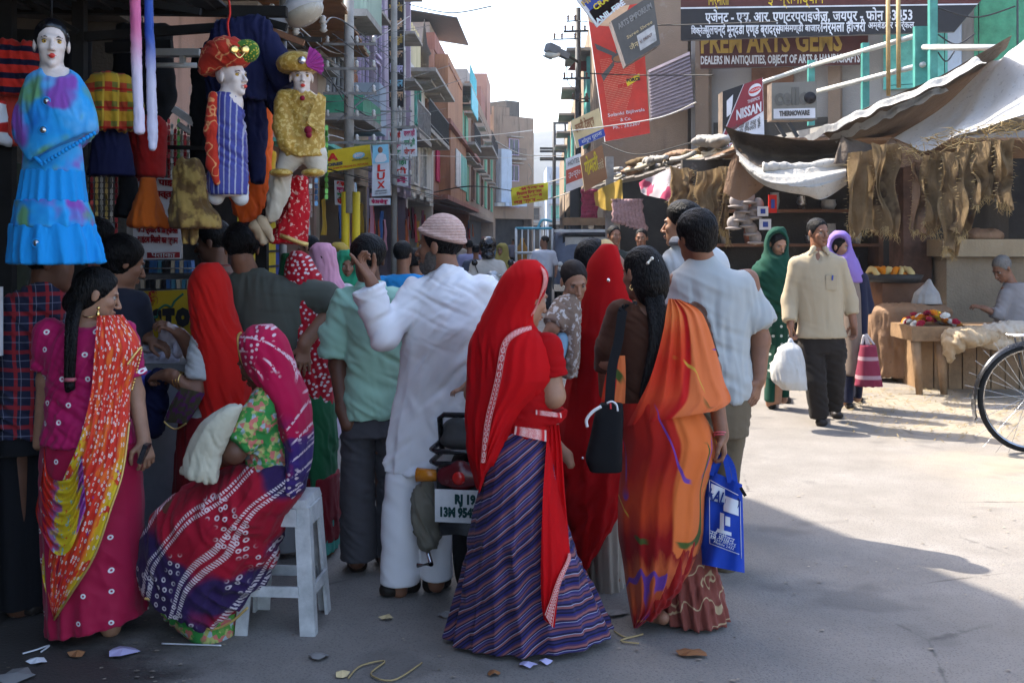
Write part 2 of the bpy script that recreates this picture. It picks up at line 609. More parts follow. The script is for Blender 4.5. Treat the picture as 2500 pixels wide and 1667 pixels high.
class Fig:
 """a person who stands where pixel row gy meets the ground; measures are picture pixels at the person's depth"""
 def __init__(s,label,cx,gy,skin,group=None,Y=None,name='person', cat='person', z0=0.0,det=1.0):
  s.Y = GY(gy) if Y is None else Y
  s.m = F / s.Y                        # pixels per metre
  b = P(cx,gy,s.Y)
  s.base = Vector((b.x,s.Y,z0))
  s.label,s.cat,s.group,s.name,s.skin = label,cat,group,name,skin
  s.h = max(0.0052,1.7 / (s.m * 0.4096)) / det
  s.vol = Vol(0.02)
  s.fines = []
  s.kids = []
  s.hd = None
  s.root = None
 def W(s,px,py,dy=0.0):
  return np.array(P(px,py,s.Y + dy))
 def L(s,px): return px / s.m
 def rows(s,tab,grow=0.0,ry=0.12,dy=0.0):
  """(py, xl, xr[, ry m[, dy m]]) -> loft rows"""
  out = []
  for r in tab:
   py,xl,xr = r[:3]
   d = r[4] if len(r) > 4 else dy
   yy = s.Y + d
   z = CH - (py - HY) / F * yy
   out.append((z,((xl + xr) / 2 - CX) / F * yy,yy,(xr - xl) / 2 / F * yy + grow,(r[3] if len(r) > 3 else ry) + grow))
  return out
 # ---- body
 def head(s,px,py,sc=1.0,yaw=0,pitch=0,roll=0,dy=0.0,female=False,face=True,neck=None,neck_r=None,plainface=False):
  c = s.W(px,py,dy)
  M = (Matrix.Rotation(R(yaw),3, 'Z') @ Matrix.Rotation(R(-pitch),3, 'X') @ Matrix.Rotation(R(roll),3, 'Y'))
  M = np.array(M)
  s.hd = (c,M,sc)
  q = lambda x,y,z: c + M @ (np.array((x,y,z)) * sc)
  r = lambda *a: np.array(a) * sc
  v = s.vol
  v.ell(q(0,-.015,.03),r(.073,.094,.083),M,.01 * sc)
  v.ell(q(0,.03,-.028),r(.057 if not female else .055,.06,.082),M,.02 * sc)
  v.ell(q(0,.032,-.075),r(.047 if not female else .042,.05,.04),M,.02 * sc)
  v.ell(q(0,.074,-.1),r(.018,.016,.016),M,.018 * sc)
  if face:
   for sx in (-1,1):
    v.ell(q(sx * .037,.058,-.022),r(.02,.022,.02),M,.015 * sc)
   v.ell(q(0,.079,.022),r(.045,.012,.010),M,.014 * sc)
   for sx in (-1,1):
    v.ell(q(sx * .031,.096,.002),r(.017,.014,.011),M,.010 * sc,op='s')
   v.cone(q(0,.086,.012),q(0,.112,-.032),.006 * sc,.0115 * sc,.008 * sc)
   for sx in (-1,1): v.ell(q(sx * .012,.1,-.037),r(.009,.010,.008),M,.006 * sc)
   v.ell(q(0,.093,-.06),r(.021,.011,.0055),M,.005 * sc)
   v.ell(q(0,.091,-.072),r(.018,.011,.007),M,.005 * sc)
  for sx in (-1,1):
   v.ell(q(sx * .075,-.012,-.006),r(.009,.018,.031),M,.006 * sc)
  if neck is not None:
   nr = (neck_r or (.052 if not female else .045)) * sc
   v.cone(q(0,-.022,-.06),s.W(*neck),nr,nr * 1.15,.02 * sc)
  if face and s.m > 130: s.fines.append((c,.13 * sc,max(s.h * 0.5,0.0042)))
  s._q = q; s._r = r; s._M = M
  if face:
   s.kids.append(('eyes', q,sc,M))
  return s
 def limb(s,pts,rs,k=0.02):
  s.vol.chain([s.W(*p) for p in pts],rs,k); return s
 def hand(s,wrist,to,normal,sc=1.0,curls=(.5,.55,.6,.65),thumb=1,spread=.06,tcurl=0.3):
  """wrist, to: world points (fingertip direction); normal: palm normal (towards which the fingers curl)"""
  w = np.array(wrist,float); d = np.array(to,float) - w; d /= np.linalg.norm(d)
  n = np.array(normal,float); n = n - d * n.dot(d); n /= np.linalg.norm(n)
  x = np.cross(d,n)
  v = s.vol
  k = 0.008 * sc
  S = sc
  for i,o in enumerate((-.03,-.01,.01,.03)):
   v.cone(w + d * .012 * S + x * o * .55 * S,w + d * (.09 - abs(o) * .25) * S + x * o * S,.0135 * S,.0115 * S,.012 * S)
  v.cone(w - d * .03 * S,w + d * .02 * S,.024 * S,.024 * S,.015 * S,flat=1.0)
  fl = (.068,.078,.072,.055)
  for i,o in enumerate((-.03,-.01,.01,.03)):
   base = w + d * (.09 - abs(o) * .25) * S + x * o * S
   a = curls[i] * 1.2 * 0.5
   dirv = d + x * (i - 1.5) * spread
   p = base; rr = (.0095,.0085,.0078,.0065)
   for j,fr in enumerate((.45,.32,.23)):
    a2 = a
    dd = dirv * math.cos(a2) + n * math.sin(a2); dd /= np.linalg.norm(dd)
    e = p + dd * fl[i] * fr * S
    v.cone(p,e,rr[j] * S,rr[j + 1] * S,.003 * S)
    p = e; a += curls[i] * 1.25
  b = w + d * .025 * S - x * thumb * .022 * S
  t1 = b + (d * .55 - x * thumb * .8 + n * (.25 + tcurl * .4)) * .042 * S
  t2 = t1 + (d * .85 - x * thumb * (.35 - tcurl * .5) + n * (.2 + tcurl * .5)) * .032 * S
  t3 = t2 + (d * .95 - x * thumb * (.05 - tcurl * .6) + n * (.2 + tcurl * .6)) * .024 * S
  v.chain([b,t1,t2,t3],[.015 * S,.0115 * S,.0095 * S,.0075 * S],.006 * S)
  if s.m > 130: s.fines.append((w + d * .08 * S,.11 * S,max(s.h * 0.5,0.0045)))
  return s
 # ---- finishing
 def make(s):
  V,Q = s.vol.polygonise(s.h,s.fines)
  s.root = link_mesh(s.name,mesh_np(s.name,V,Q,s.skin),None,s.base)
  tag(s.root,s.label,s.cat,s.group)
  for kd in s.kids:
   if kd[0] == 'eyes':
    _,q,sc,M = kd
    for sx in (-1,1):
     b = MB(); b.mi = 0
     b.sphere(q(sx * .031,.0705,.003),.0125 * sc,12,8)
     b.mi = 1
     b.sphere(q(sx * .031,.0765,.0025),.0072 * sc,10,6)
     b.build('eye', [EYE_WHITE,EYE_DARK],s.root)
     b = MB()
     b.tube([q(sx * .014,.0865,.020),q(sx * .030,.0885,.025),q(sx * .047,.0735,.021)],[.0026 * sc,.0032 * sc,.0016 * sc],6)
     b.build('eyebrow', HAIR,s.root)
     b = MB()
     b.tube([q(sx * .018,.0815,.0095),q(sx * .031,.0845,.0125),q(sx * .044,.0755,.0085)],[.0014 * sc,.002 * sc,.0013 * sc],6)
     b.build('eyelid', HAIR,s.root)
    b = MB()
    b.tube([q(-.021,.0965,-.0655),q(-.007,.1035,-.0635),q(.007,.1035,-.0635),q(.021,.0965,-.0655)],[.0012 * sc,.0026 * sc,.0026 * sc,.0012 * sc],6)
    b.build('mouth', LIP,s.root)
  return s
 def garment(s,name,m,build,h=None,folds=None,seed=1,fines=(),k=0.02,label=None,amp=None):
  v = Vol(k)
  build(v)
  V,Q = v.polygonise((h or s.h) * 1.0,fines)
  if folds is not None:
   N = normals_np(V,Q)
   V = crease(V,N,folds,seed)
  o = link_mesh(name,mesh_np(name,V,Q,m),s.root)
  if label: o['label'] = label
  return o
 def hair(s,style='short', m=None,extra=None,name='hair'):
  c,M,sc = s.hd; q,r = s._q,s._r
  def b(v):
   if style == 'short':
    v.ell(q(0,-.02,.036),r(.0785,.102,.092),M,.01)
    v.half(q(0,.02,-.02),M @ np.array((0,-.894,.447)),k=.012 * sc)
    v.half(q(0,-.03,-.052),M @ np.array((0,-.6,.8)),k=.012 * sc)
   elif style == 'back':
    v.ell(q(0,-.018,.034),r(.081,.102,.092),M,.01)
    v.ell(q(0,-.055,-.03),r(.066,.062,.07),M,.03)
    v.half(q(0,.022,-.02),M @ np.array((0,-.88,.47)),k=.012 * sc)
   if extra is not None: extra(v)
  V,Q = (lambda v: (b(v),v.polygonise(max(s.h * .7,.005)))[1])(Vol(.015))
  N = normals_np(V,Q)
  V = V + N * (0.0022 * sc * (wob(V * 55,5) + .7 * wob(V * 110,9)))[:, None]
  o = link_mesh(name,mesh_np(name,V,Q,m or HAIR),s.root)
  return o
 def surf(s,tab,off=0.012,back=False,ry=0.12):
  """function (px, py) -> world point on the near side of the volume given by rows tab"""
  t = np.array([(r[0],r[1],r[2],r[3] if len(r) > 3 else ry,r[4] if len(r) > 4 else 0.0) for r in tab],float)
  def f(px,py,extra=0.0):
   xl,xr,rr,dy = (np.interp(py,t[:, 0],t[:, j]) for j in range(1,5))
   c,w = (xl + xr) / 2,max((xr - xl) / 2,1e-3)
   q = (px - c) / w
   y = s.Y + dy - (rr * math.sqrt(max(0.0,1 - q * q)) + off + extra)
   return P(px,py,y)
  return f
 def drape(s,name,m,left,right,f,nu=26,nv=60,folds=4,amp=0.012,seed=0,grow=(0.35,1.0),tilt=0.0,label=None,parent=None,nodrop=None):
  """a cloth sheet between two picture curves lying on surface f, with hanging folds"""
  Lc = catmull([(x,y,0) for x,y in left],nv + 1); Rc = catmull([(x,y,0) for x,y in right],nv + 1)
  rr = random.Random(seed)
  ph = [rr.uniform(0,6.28) for _ in range(4)]
  def g(u,v):
   i = v * nv; j = min(int(i),nv - 1); t = i - j
   a = Lc[j].lerp(Lc[j + 1],t); b = Rc[j].lerp(Rc[j + 1],t)
   uu = u + 0.03 * math.sin(v * 5 + ph[0]) * math.sin(u * math.pi)
   x = a.x + (b.x - a.x) * uu; y = a.y + (b.y - a.y) * uu
   w = math.sin(uu * folds * 2 * math.pi + ph[1] + tilt * v + 0.8 * math.sin(v * 4 + ph[2]))
   w2 = math.sin(uu * folds * 4.4 * math.pi + ph[3] + 1.3 * math.sin(v * 3))
   e = amp * (grow[0] + (grow[1] - grow[0]) * v) * ((1 - abs(w)) * 1.4 - .4 + .3 * w2)
   return f(x,y,e + 0.004)
  b = MB(); b.grid(g,nu,nv)
  return b.build(name,m,parent or s.root,label=label)
EYE_WHITE = plain('eye_white', (.30,.27,.24),.35,var=.05)
EYE_DARK = plain('eye_iris', (.012,.008,.006),.2,var=.05)
LIP = plain('lip', (.16,.05,.04),.5,var=.08)
def _hair():
 t = T('black_hair')
 v = t.map(t.co(),scale=(1,1,.25))
 n = t.noise(160,2,v)
 c = t.ramp(n,[(.40,(.0018,.0016,.0018)),(.72,(.014,.0115,.0105))])
 return t.done(c,.5,t.bump(n,.009),0,.15)
HAIR = _hair()
def skin_mat(name,col):
 t = T(name)
 f = t.noise(22,4)
 c = t.ramp(f,[(.3,tuple(q * .88 for q in col)),(.7,tuple(min(1,q * 1.1) for q in col))])
 nm = t.bump(t.noise(420,2),.0008)
 return t.done(c,.48,nm,0,.35)
SKIN = skin_mat('brown_skin', (.23,.105,.06))
SKIN_LIGHT = skin_mat('light_brown_skin', (.34,.175,.105))
SKIN_DARK = skin_mat('dark_brown_skin', (.13,.058,.034))
# ------------------------------------------------------------------ ground
def _road():
 t = T('asphalt')
 o = t.co()
 big = t.noise(.35,5,o); mid = t.noise(2.6,5,o,.6); fine = t.noise(95,3,o,.7); speck = t.voro(75,o)
 c = t.ramp(mid,[(.25,(.18,.160,.138)),(.55,(.222,.20,.176)),(.8,(.262,.240,.214))])
 c = t.mix(t.math('MULTIPLY', t.step(big,.45,.7),.35),c,(.27,.235,.19))
 st_ = t.noise(1.1,3,t.map(o,loc=(7,2,0)),.7); c = t.mix(t.math('MULTIPLY', t.step(st_,.57,.66),.45),c,(.10,.09,.08))
 c = t.mix(t.math('MULTIPLY', t.step(fine,.56,.66),.55),c,(.09,.085,.08))
 c = t.mix(t.math('MULTIPLY', t.step(speck,.34,.16),.7),c,(.12,.11,.10))
 s = t.sep(o)
 damp = t.math('ADD', t.math('MULTIPLY', s[0],-1.0),t.math('MULTIPLY', s[1],-.35))
 damp = t.math('ADD', damp,t.math('MULTIPLY', t.math('SUBTRACT', t.noise(2.2,4,o,.6),.5),1.3))
 dm = t.step(damp,-.32,.05)
 c = t.mix(t.math('MULTIPLY', dm,.86),c,(.030,.026,.023))
 dust = t.math('MULTIPLY', t.step(s[0],2.4,3.6),t.step(t.noise(1.4,4,o),.35,.6))
 c = t.mix(t.math('MULTIPLY', dust,.7),c,(.33,.27,.19))
 ck = t.n('TexVoronoi', {'Vector': t.map(o,(1,1,1)), 'Scale': .55}, feature='DISTANCE_TO_EDGE').outputs['Distance']
 cr = t.math('MULTIPLY', t.step(t.math('ADD', ck,t.math('MULTIPLY', t.noise(9,3,o),.03)),.022,.012),t.step(t.noise(.8,2,o),.52,.6))
 c = t.mix(t.math('MULTIPLY', cr,.6),c,(.05,.045,.04))
 h = t.math('ADD', t.math('MULTIPLY', fine,.6),t.math('MULTIPLY', mid,.9))
 nm = t.bump(h,.006,.8)
 nm = t.bump(speck,.002,.6,nm)
 return t.done(c,t.math('MULTIPLY_ADD', dm,-.3,.88),nm,0,.3)
ROAD = _road()
me = bpy.data.meshes.new('street')
g = [(-60 + 120 * i / 40,-6 + 8 * j,0) for j in range(61) for i in range(41)]
fs = [(j * 41 + i,j * 41 + i + 1,(j + 1) * 41 + i + 1,(j + 1) * 41 + i) for j in range(60) for i in range(40)]
me.from_pydata(g,[],fs); me.materials.append(ROAD)
o = bpy.data.objects.new('street', me); COL.objects.link(o); tag(o,kind='structure')
b = MB(); b.box((0,360,-.56),(1600,1700,1.0)); tag(b.build('terrain', plain('dry_earth', (.26,.21,.15),.95,scale=.3)),kind='structure')
# hill behind the street
me = bpy.data.meshes.new('hill')
nx,ny = 60,24
vs = []
for j in range(ny):
 for i in range(nx):
  x = -160 + 520 * i / (nx - 1); y = 430 + 300 * j / (ny - 1)
  a = math.exp(-((x - 60) / 90.0) ** 2) * 42 + math.exp(-((x + 60) / 70) ** 2) * 30 + 12
  z = a * math.sin(math.pi * j / (ny - 1)) ** .7 * (1 + .05 * math.sin(x * .05) + .02 * math.sin(x * .13 + j * .6)) - 1
  vs.append((x,y,z))
me.from_pydata(vs,[],[(j * nx + i,j * nx + i + 1,(j + 1) * nx + i + 1,(j + 1) * nx + i) for j in range(ny - 1) for i in range(nx - 1)])
me.materials.append(plain('scrub_hill', (.06,.062,.058),.95,var=.35,scale=.06))
me.polygons.foreach_set('use_smooth', [True] * len(me.polygons)); o = bpy.data.objects.new('hill', me); COL.objects.link(o); tag(o,kind='structure')
# ------------------------------------------------------------------ building materials
def plaster(name,col,stain=.75,scale=.5):
 t = T(name)
 o = t.co()
 n = t.noise(scale,5,o,.65); n2 = t.noise(scale * 7,4,o,.6)
 st = t.noise(1.2,4,t.map(o,(1.4,1.4,.22)),.6)
 c = t.ramp(n,[(.3,tuple(q * .8 for q in col)),(.7,tuple(min(1,q * 1.12) for q in col))])
 c = t.mix(t.math('MULTIPLY', t.step(st,.52,.72),stain),c,tuple(q * .35 for q in col))
 c = t.mix(t.math('MULTIPLY', t.step(n2,.62,.72),.35),c,(.30,.27,.24))
 return t.done(c,.9,t.bump(t.math('ADD', n2,t.noise(40,2,o)),.012,.6),0,.2)
PL = {k: plaster(k + '_plaster', c) for k,c in dict(pink=(.42,.26,.20),tan=(.36,.27,.19),mint=(.32,.42,.34),lilac=(.36,.31,.40),cream=(.50,.44,.27),sand=(.34,.18,.13),orange=(.36,.18,.10),brown=(.24,.17,.12),grey=(.30,.28,.26),blue=(.40,.47,.56),white=(.55,.53,.50),rust=(.28,.12,.09),charcoal=(.07,.06,.05)).items()}
GLASS_DARK = plain('dark_window_glass', (.02,.022,.026),.15,var=.2)
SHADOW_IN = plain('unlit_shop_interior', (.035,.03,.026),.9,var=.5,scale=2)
WOODC = {k: plain(k + '_painted_wood', c,.6,var=.25,scale=5,bump=.003,bscale=30) for k,c in dict(green=(.06,.26,.15),teal=(.12,.42,.36),cyan=(.10,.46,.56),brown=(.16,.075,.04),lilac=(.45,.36,.55),white=(.55,.55,.55),blue=(.10,.19,.38),grey=(.25,.24,.23)).items()}
STEEL = plain('weathered_steel', (.22,.21,.20),.55,.4,var=.35,bump=.002)
DARKIRON = plain('dark_iron', (.025,.024,.024),.6,.2,var=.3)
CONC = plain('stained_concrete', (.30,.28,.25),.9,var=.3,scale=2.2,bump=.006,bscale=40)
class Facade:
 """house whose street wall runs A -> B (plan points); street on the side of n"""
 def __init__(s,label,A,B,top,depth,m,z0=2.9,side=1,setback=1.2,name='house', gm=None):
  s.A = Vector((*A,0)); s.B = Vector((*B,0)); s.L = (s.B - s.A).length
  s.u = (s.B - s.A) / s.L; s.n = Vector((s.u.y,-s.u.x,0)) * side
  s.side = side
  s.o = thing(name,label, 'house', (s.A + s.B) / 2)
  s.top = top
  b = MB()
  s._blk(b,0,s.L,z0,top,-depth,0)
  b.build('wall', m,s.o)
  if z0 > 0:
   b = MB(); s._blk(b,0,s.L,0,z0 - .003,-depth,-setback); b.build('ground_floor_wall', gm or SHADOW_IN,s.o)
   b = MB(); s._blk(b,-.15,.25,0,z0 - .003,-setback,-.02); b.build('pillar', m,s.o)
   b = MB(); s._blk(b,s.L - .25,s.L - .02,0,z0 - .003,-setback,-.02); b.build('pillar', m,s.o)
 def pt(s,u,z,d=0.0): return s.A + s.u * u + s.n * d + Vector((0,0,z))
 def _blk(s,b,u0,u1,z0,z1,d0,d1):
  vs = [s.pt(u,z,d) for z in (z0,z1) for u,d in ((u0,d0),(u1,d0),(u1,d1),(u0,d1))]
  b.add(vs,[(0,1,2,3),(7,6,5,4),(4,5,1,0),(5,6,2,1),(6,7,3,2),(7,4,0,3)] if s.side < 0 else [(3,2,1,0),(4,5,6,7),(0,1,5,4),(1,2,6,5),(2,3,7,6),(3,0,4,7)])
 def blk(s,name,m,u0,u1,z0,z1,d0,d1,parent=None):
  b = MB(); s._blk(b,u0,u1,z0,z1,d0,d1); return b.build(name,m,parent or s.o)
 def window(s,u0,u1,z0,z1,fm,panes=2,shutter=None,hood=True,arch=False,hm=None):
  w = MB()
  t_ = .07
  s._blk(w,u0 - t_,u1 + t_,z1,z1 + t_,.002,.09); s._blk(w,u0 - t_,u1 + t_,z0 - t_,z0,.002,.11)
  s._blk(w,u0 - t_,u0,z0,z1,.002,.09); s._blk(w,u1,u1 + t_,z0,z1,.002,.09)
  wo = w.build('window', fm,s.o)
  s.blk('pane', GLASS_DARK,u0,u1,z0,z1,.003,.03,wo)
  k = (u1 - u0) / panes
  for i in range(panes):
   if shutter is not None:
    s.blk('shutter', shutter,u0 + i * k + .02,u0 + (i + 1) * k - .02,z0 + .02,z1 - .02,.035,.07,wo)
   elif i: s.blk('mullion', fm,u0 + i * k - .025,u0 + i * k + .025,z0,z1,.035,.07,wo)
  if hood: s.blk('sunshade', hm or CONC,u0 - .3,u1 + .3,z1 + .18,z1 + .26,.004,.6)
 def balcony(s,u0,u1,z,d,rail,m=None,solid=None,h=.95,step=.25):
  s.blk('balcony_slab', m or CONC,u0,u1,z - .14,z,.002,d)
  if solid is not None:
   s.blk('balcony_panel', solid,u0,u1,z + .002,z + h,d - .07,d - .01)
   s.blk('balcony_panel', solid,u0,u0 + .06,z + .002,z + h,.004,d - .075)
   s.blk('balcony_panel', solid,u1 - .06,u1,z + .002,z + h,.004,d - .075)
  else:
   b = MB(); s._blk(b,u0,u1,z + h - .04,z + h,d - .06,d - .02); s._blk(b,u0,u1,z + .12,z + .15,d - .055,d - .025); b.build('rail', rail,s.o)
   n = max(2,int((u1 - u0) / step))
   for i in range(n + 1):
    q = u0 + .02 + (u1 - u0 - .06) * i / n
    s.blk('baluster', rail,q,q + .025,z + .002,z + h - .045,d - .052,d - .028)
 def board(s,u0,u1,z0,z1,d,m,th=.06,name='shop_board'):
  return s.blk(name,m,u0,u1,z0,z1,d,d + th)
def LX(y): return y * 60 / 2700 - 4.2
# nearest house of the left row, behind the stall; it shades the crossing
h0 = Facade('soot dark house behind the hanging clothes stall', (-2.75,-7),(-2.75,8.2),7.0,6,PL['charcoal'],z0=3.1)  # plain dark walls, a backdrop to the stall
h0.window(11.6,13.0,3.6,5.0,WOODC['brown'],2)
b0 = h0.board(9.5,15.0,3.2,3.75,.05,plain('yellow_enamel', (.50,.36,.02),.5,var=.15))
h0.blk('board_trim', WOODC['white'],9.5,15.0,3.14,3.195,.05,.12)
h0b = Facade('unseen angled house added past the clothes stall to shape the shadow edge', (-2.75,8.25),(-3.5,10.15),7.0,4,PL['charcoal'],z0=3.1)  # hidden from view, slanted so its roofline sets the street's shadow edge
# pink house with the big boarded eave
h1 = Facade('pink plastered house with a deep wooden boarded eave', (-3.9,10.2),(LX(21.2),21.2),4.7,8,PL['pink'],z0=2.75)
h1.window(4.2,5.4,3.2,4.3,WOODC['blue'],2); h1.window(8.4,9.6,3.3,4.4,WOODC['blue'],2,WOODC['teal'])
h1.blk('roof_slab', CONC,-.3,11.6,4.703,4.9,-8,.3)
EAVE = plain('eave_timber', (.22,.115,.055),.75,var=.3,scale=3,bump=.004)
for i in range(19):
 h1.blk('eave_board', EAVE,-.2 + i * .5,-.2 + i * .5 + .485,4.72 + .004 * (i % 2),4.76,.31,1.85 - i * .034)  # near boards lie above the view, extended to shade the street
h1.blk('eave_beam', WOODC['brown'],-.2,9.3,4.765,4.84,1.0,1.12)
h1.blk('awning', WOODC['teal'],6.5,9.5,3.0,3.06,.02,.9)
h2 = Facade('tan brick house with mint green balcony and flat sunshades', (LX(21.25),21.25),(LX(27.6),27.6),8.8,8,PL['tan'],z0=2.8)
h2.balcony(.3,2.4,6.0,.9,WOODC['green'],solid=PL['mint']); h2.blk('roof_slab', PL['mint'],.1,2.6,7.7,7.85,.004,1.2)
h2.window(.6,1.9,6.2,7.3,WOODC['green'],2)
h2.balcony(.5,3.0,4.0,.8,WOODC['green'],solid=WOODC['green'],h=.35)
h2.window(.9,2.4,4.4,5.3,WOODC['grey'],3,hm=PL['mint'])
h2.blk('balcony_panel', PL['blue'],3.4,4.5,3.9,5.0,.01,.7); h2.blk('sunshade', PL['mint'],3.2,5.4,3.55,3.7,.01,1.0)
h2.window(4.7,5.8,5.0,6.6,WOODC['lilac'],2)
for k in range(34):
 r_ = random.Random(k)
 q = 3.2 + (k % 6) * .26 + (.13 if (k // 6) % 2 else 0)
 h2.blk('brick', plain('warm_brick', (.38,.17,.09),.9,var=.25,scale=8),q,q + .23,4.9 + (k // 6) * .09,4.9 + (k // 6) * .09 + .07,.004,.012 + .012 * r_.random())
h2.blk('downpipe', STEEL,2.9,2.98,2.8,8.5,.02,.1); h2.blk('downpipe', STEEL,3.1,3.16,2.8,8.0,.02,.08)
h3 = Facade('tall lilac house with a black vertical shop banner', (LX(27.65),27.65),(LX(36),36),12.2,8,PL['lilac'],z0=2.8)
for z in (3.5,4.9,6.3,7.7,9.1):
 h3.window(.3,1.6,z,z + 1.15,WOODC['lilac'],2,hood=False)
 h3.window(5.4,7.0,z,z + 1.1,WOODC['white'],2,hood=True)
for q in (.05,1.9,4.4,7.9): h3.blk('pilaster', PL['lilac'],q,q + .2,2.85,12,.004,.14)
h3.balcony(4.5,8.2,4.6,.8,STEEL)
h3.blk('parapet', PL['white'],0,8.3,12.203,12.5,-.3,.1)
h4 = Facade('cream house with a yellow rooftop parapet and spire', (LX(36.05),36.05),(LX(45),45),7.4,8,PL['white'],z0=2.8)
h4.blk('rooftop_room', PL['cream'],1.2,7.8,7.405,9.3,-3.0,-.4)
for i in range(9): h4.blk('parapet_step', PL['cream'],1.2 + i * .72,1.55 + i * .72,9.305,9.5,-.8,-.4)
b = MB(); b.lathe(h4.pt(8.3,7.405,-.3),[(.16,0),(.18,1.4),(.28,1.5),(.12,1.9),(.05,2.5),(.01,2.9)],10); b.build('spire', PL['charcoal'],h4.o)
h4.window(1,2.4,3.4,4.8,WOODC['white'],2); h4.window(4,5.4,3.4,4.8,WOODC['white'],2); h4.window(2,3.4,5.5,6.7,WOODC['teal'],2); h4.window(5.6,7,5.5,6.7,WOODC['brown'],2)
h4.balcony(.4,8.5,5.2,.7,DARKIRON); h4.blk('sunshade', CONC,.2,8.6,7.0,7.12,.004,.9)
h5 = Facade('red sandstone house with orange bays and green shutters', (LX(45.05),45.05),(LX(69),69),9.2,9,PL['sand'],z0=3.0)
h5.blk('string_course', PL['rust'],0,24,6.2,6.4,.004,.7); h5.blk('string_course', PL['rust'],0,24,3.1,3.3,.004,.6)
h5.blk('bay', PL['orange'],.5,9.5,6.41,9.1,.004,.55); h5.blk('bay', PL['orange'],2.5,13,3.31,6.19,.004,.5)
for k in range(3): h5.window(1 + k * 2.8,2.6 + k * 2.8,6.9,8.5,WOODC['teal'],2,WOODC['teal'],hm=PL['sand'])
for k in range(7):
 q = 5.2 + k * 1.1
 h5.blk('shutter', WOODC['teal'] if k > 2 else WOODC['white'],q,q + .85,3.9,5.6,.52,.56)
h5.blk('window_hanging', plain('crimson_cloth', (.42,.02,.08),.8),.7,2.2,3.9,5.2,.02,.08)
for k in range(3): h5.window(14 + k * 3.2,15.8 + k * 3.2,3.8,5.8,WOODC['green'],2,WOODC['green'])
for k in range(3): h5.window(12 + k * 3.8,14 + k * 3.8,6.8,8.6,WOODC['green'],2,WOODC['green'])
h5.balcony(11,17,6.4,1.1,DARKIRON,m=CONC)
h5.blk('parapet', PL['rust'],0,10,9.205,9.9,-.3,.05)
h5.blk('rooftop_room', PL['grey'],4.5,9.5,9.91,11.2,-4,-.6)
b = MB(); b.add([h5.pt(3.8,11.2,.7),h5.pt(10.4,11.15,.8),h5.pt(10.2,11.9,-4),h5.pt(3.8,12.0,-4),h5.pt(3.8,11.27,.7),h5.pt(10.4,11.22,.8),h5.pt(10.2,11.97,-4),h5.pt(3.8,12.07,-4)],[(3,2,1,0),(4,5,6,7),(0,1,5,4),(1,2,6,5),(2,3,7,6),(3,0,4,7)])
b.build('tin_roof', DARKIRON,h5.o)
h5.balcony(10.5,16.5,9.3,.9,WOODC['cyan'],step=.4); h5.blk('balcony_panel', WOODC['cyan'],10.5,16.5,8.0,9.1,.9,.95)
h6 = Facade('tan and grey four storey house far along the left side', (LX(69.1),69.1),(LX(108),108),10.6,10,PL['brown'],z0=3.0)
for k in range(6):
 for z in (4,7): h6.window(2 + k * 6,4.4 + k * 6,z,z + 2,WOODC['green'] if k % 2 else WOODC['brown'],2,WOODC['green'] if k % 2 else None)
h6.balcony(1,12,7.4,1.4,DARKIRON,step=.7); h6.blk('rooftop_room', PL['grey'],6,18,10.6,13.0,-6,-.5); h6.blk('rooftop_room', PL['rust'],22,30,10.6,14.0,-6,-.4)
h6.blk('parapet', PL['brown'],0,39,10.602,11.3,-.3,.03)
h7 = Facade('tall dark weathered house whose pale blue bay faces down the street', (LX(108.2),108.2),(2.2,112),13.6,14,PL['brown'],z0=3.4)
h7.blk('bay', PL['blue'],.3,1.7,5.0,10.2,.01,.8); h7.blk('sunshade', PL['blue'],.1,3.0,4.6,4.95,.01,1.6)
for z in (4.6,7.2,9.8): h7.window(2.1,3.3,z,z + 1.5,WOODC['lilac'],2)
h7.balcony(1.8,3.8,9.4,.7,DARKIRON); h7.blk('rooftop_room', PL['charcoal'],2.2,4.0,13.61,15.2,-5,-.5); h7.blk('parapet', PL['brown'],0,2.1,13.61,14.4,-.3,.03)
h6.blk('rooftop_room', PL['sand'],31,38.5,10.6,16.4,-6,-.3)
# houses closing the street
for i,(x0,x1,y,top,mk,lab) in enumerate(((-1,4.2,150,8.5, 'white', 'pale house facing down the street below the hill'),(4.4,9.5,140,10.5, 'blue', 'bluish house with turquoise doors facing down the street'),(9.7,17,128,12.5, 'grey', 'grey house at the bend of the street'))):
 h = Facade(lab,(x0,y),(x1,y),top,12,PL[mk],z0=3.2)
 w = x1 - x0
 for z in (4.0,6.6,9.2):
  if z + 1.6 < top:
   for k in range(2): h.window(.6 + k * w / 2,.6 + k * w / 2 + w * .28,z,z + 1.5,WOODC['teal'] if i == 1 else WOODC['brown'],2,WOODC['teal'] if i == 1 else None)
 h.balcony(.3,w - .3,3.6,1.0,STEEL,step=.6)
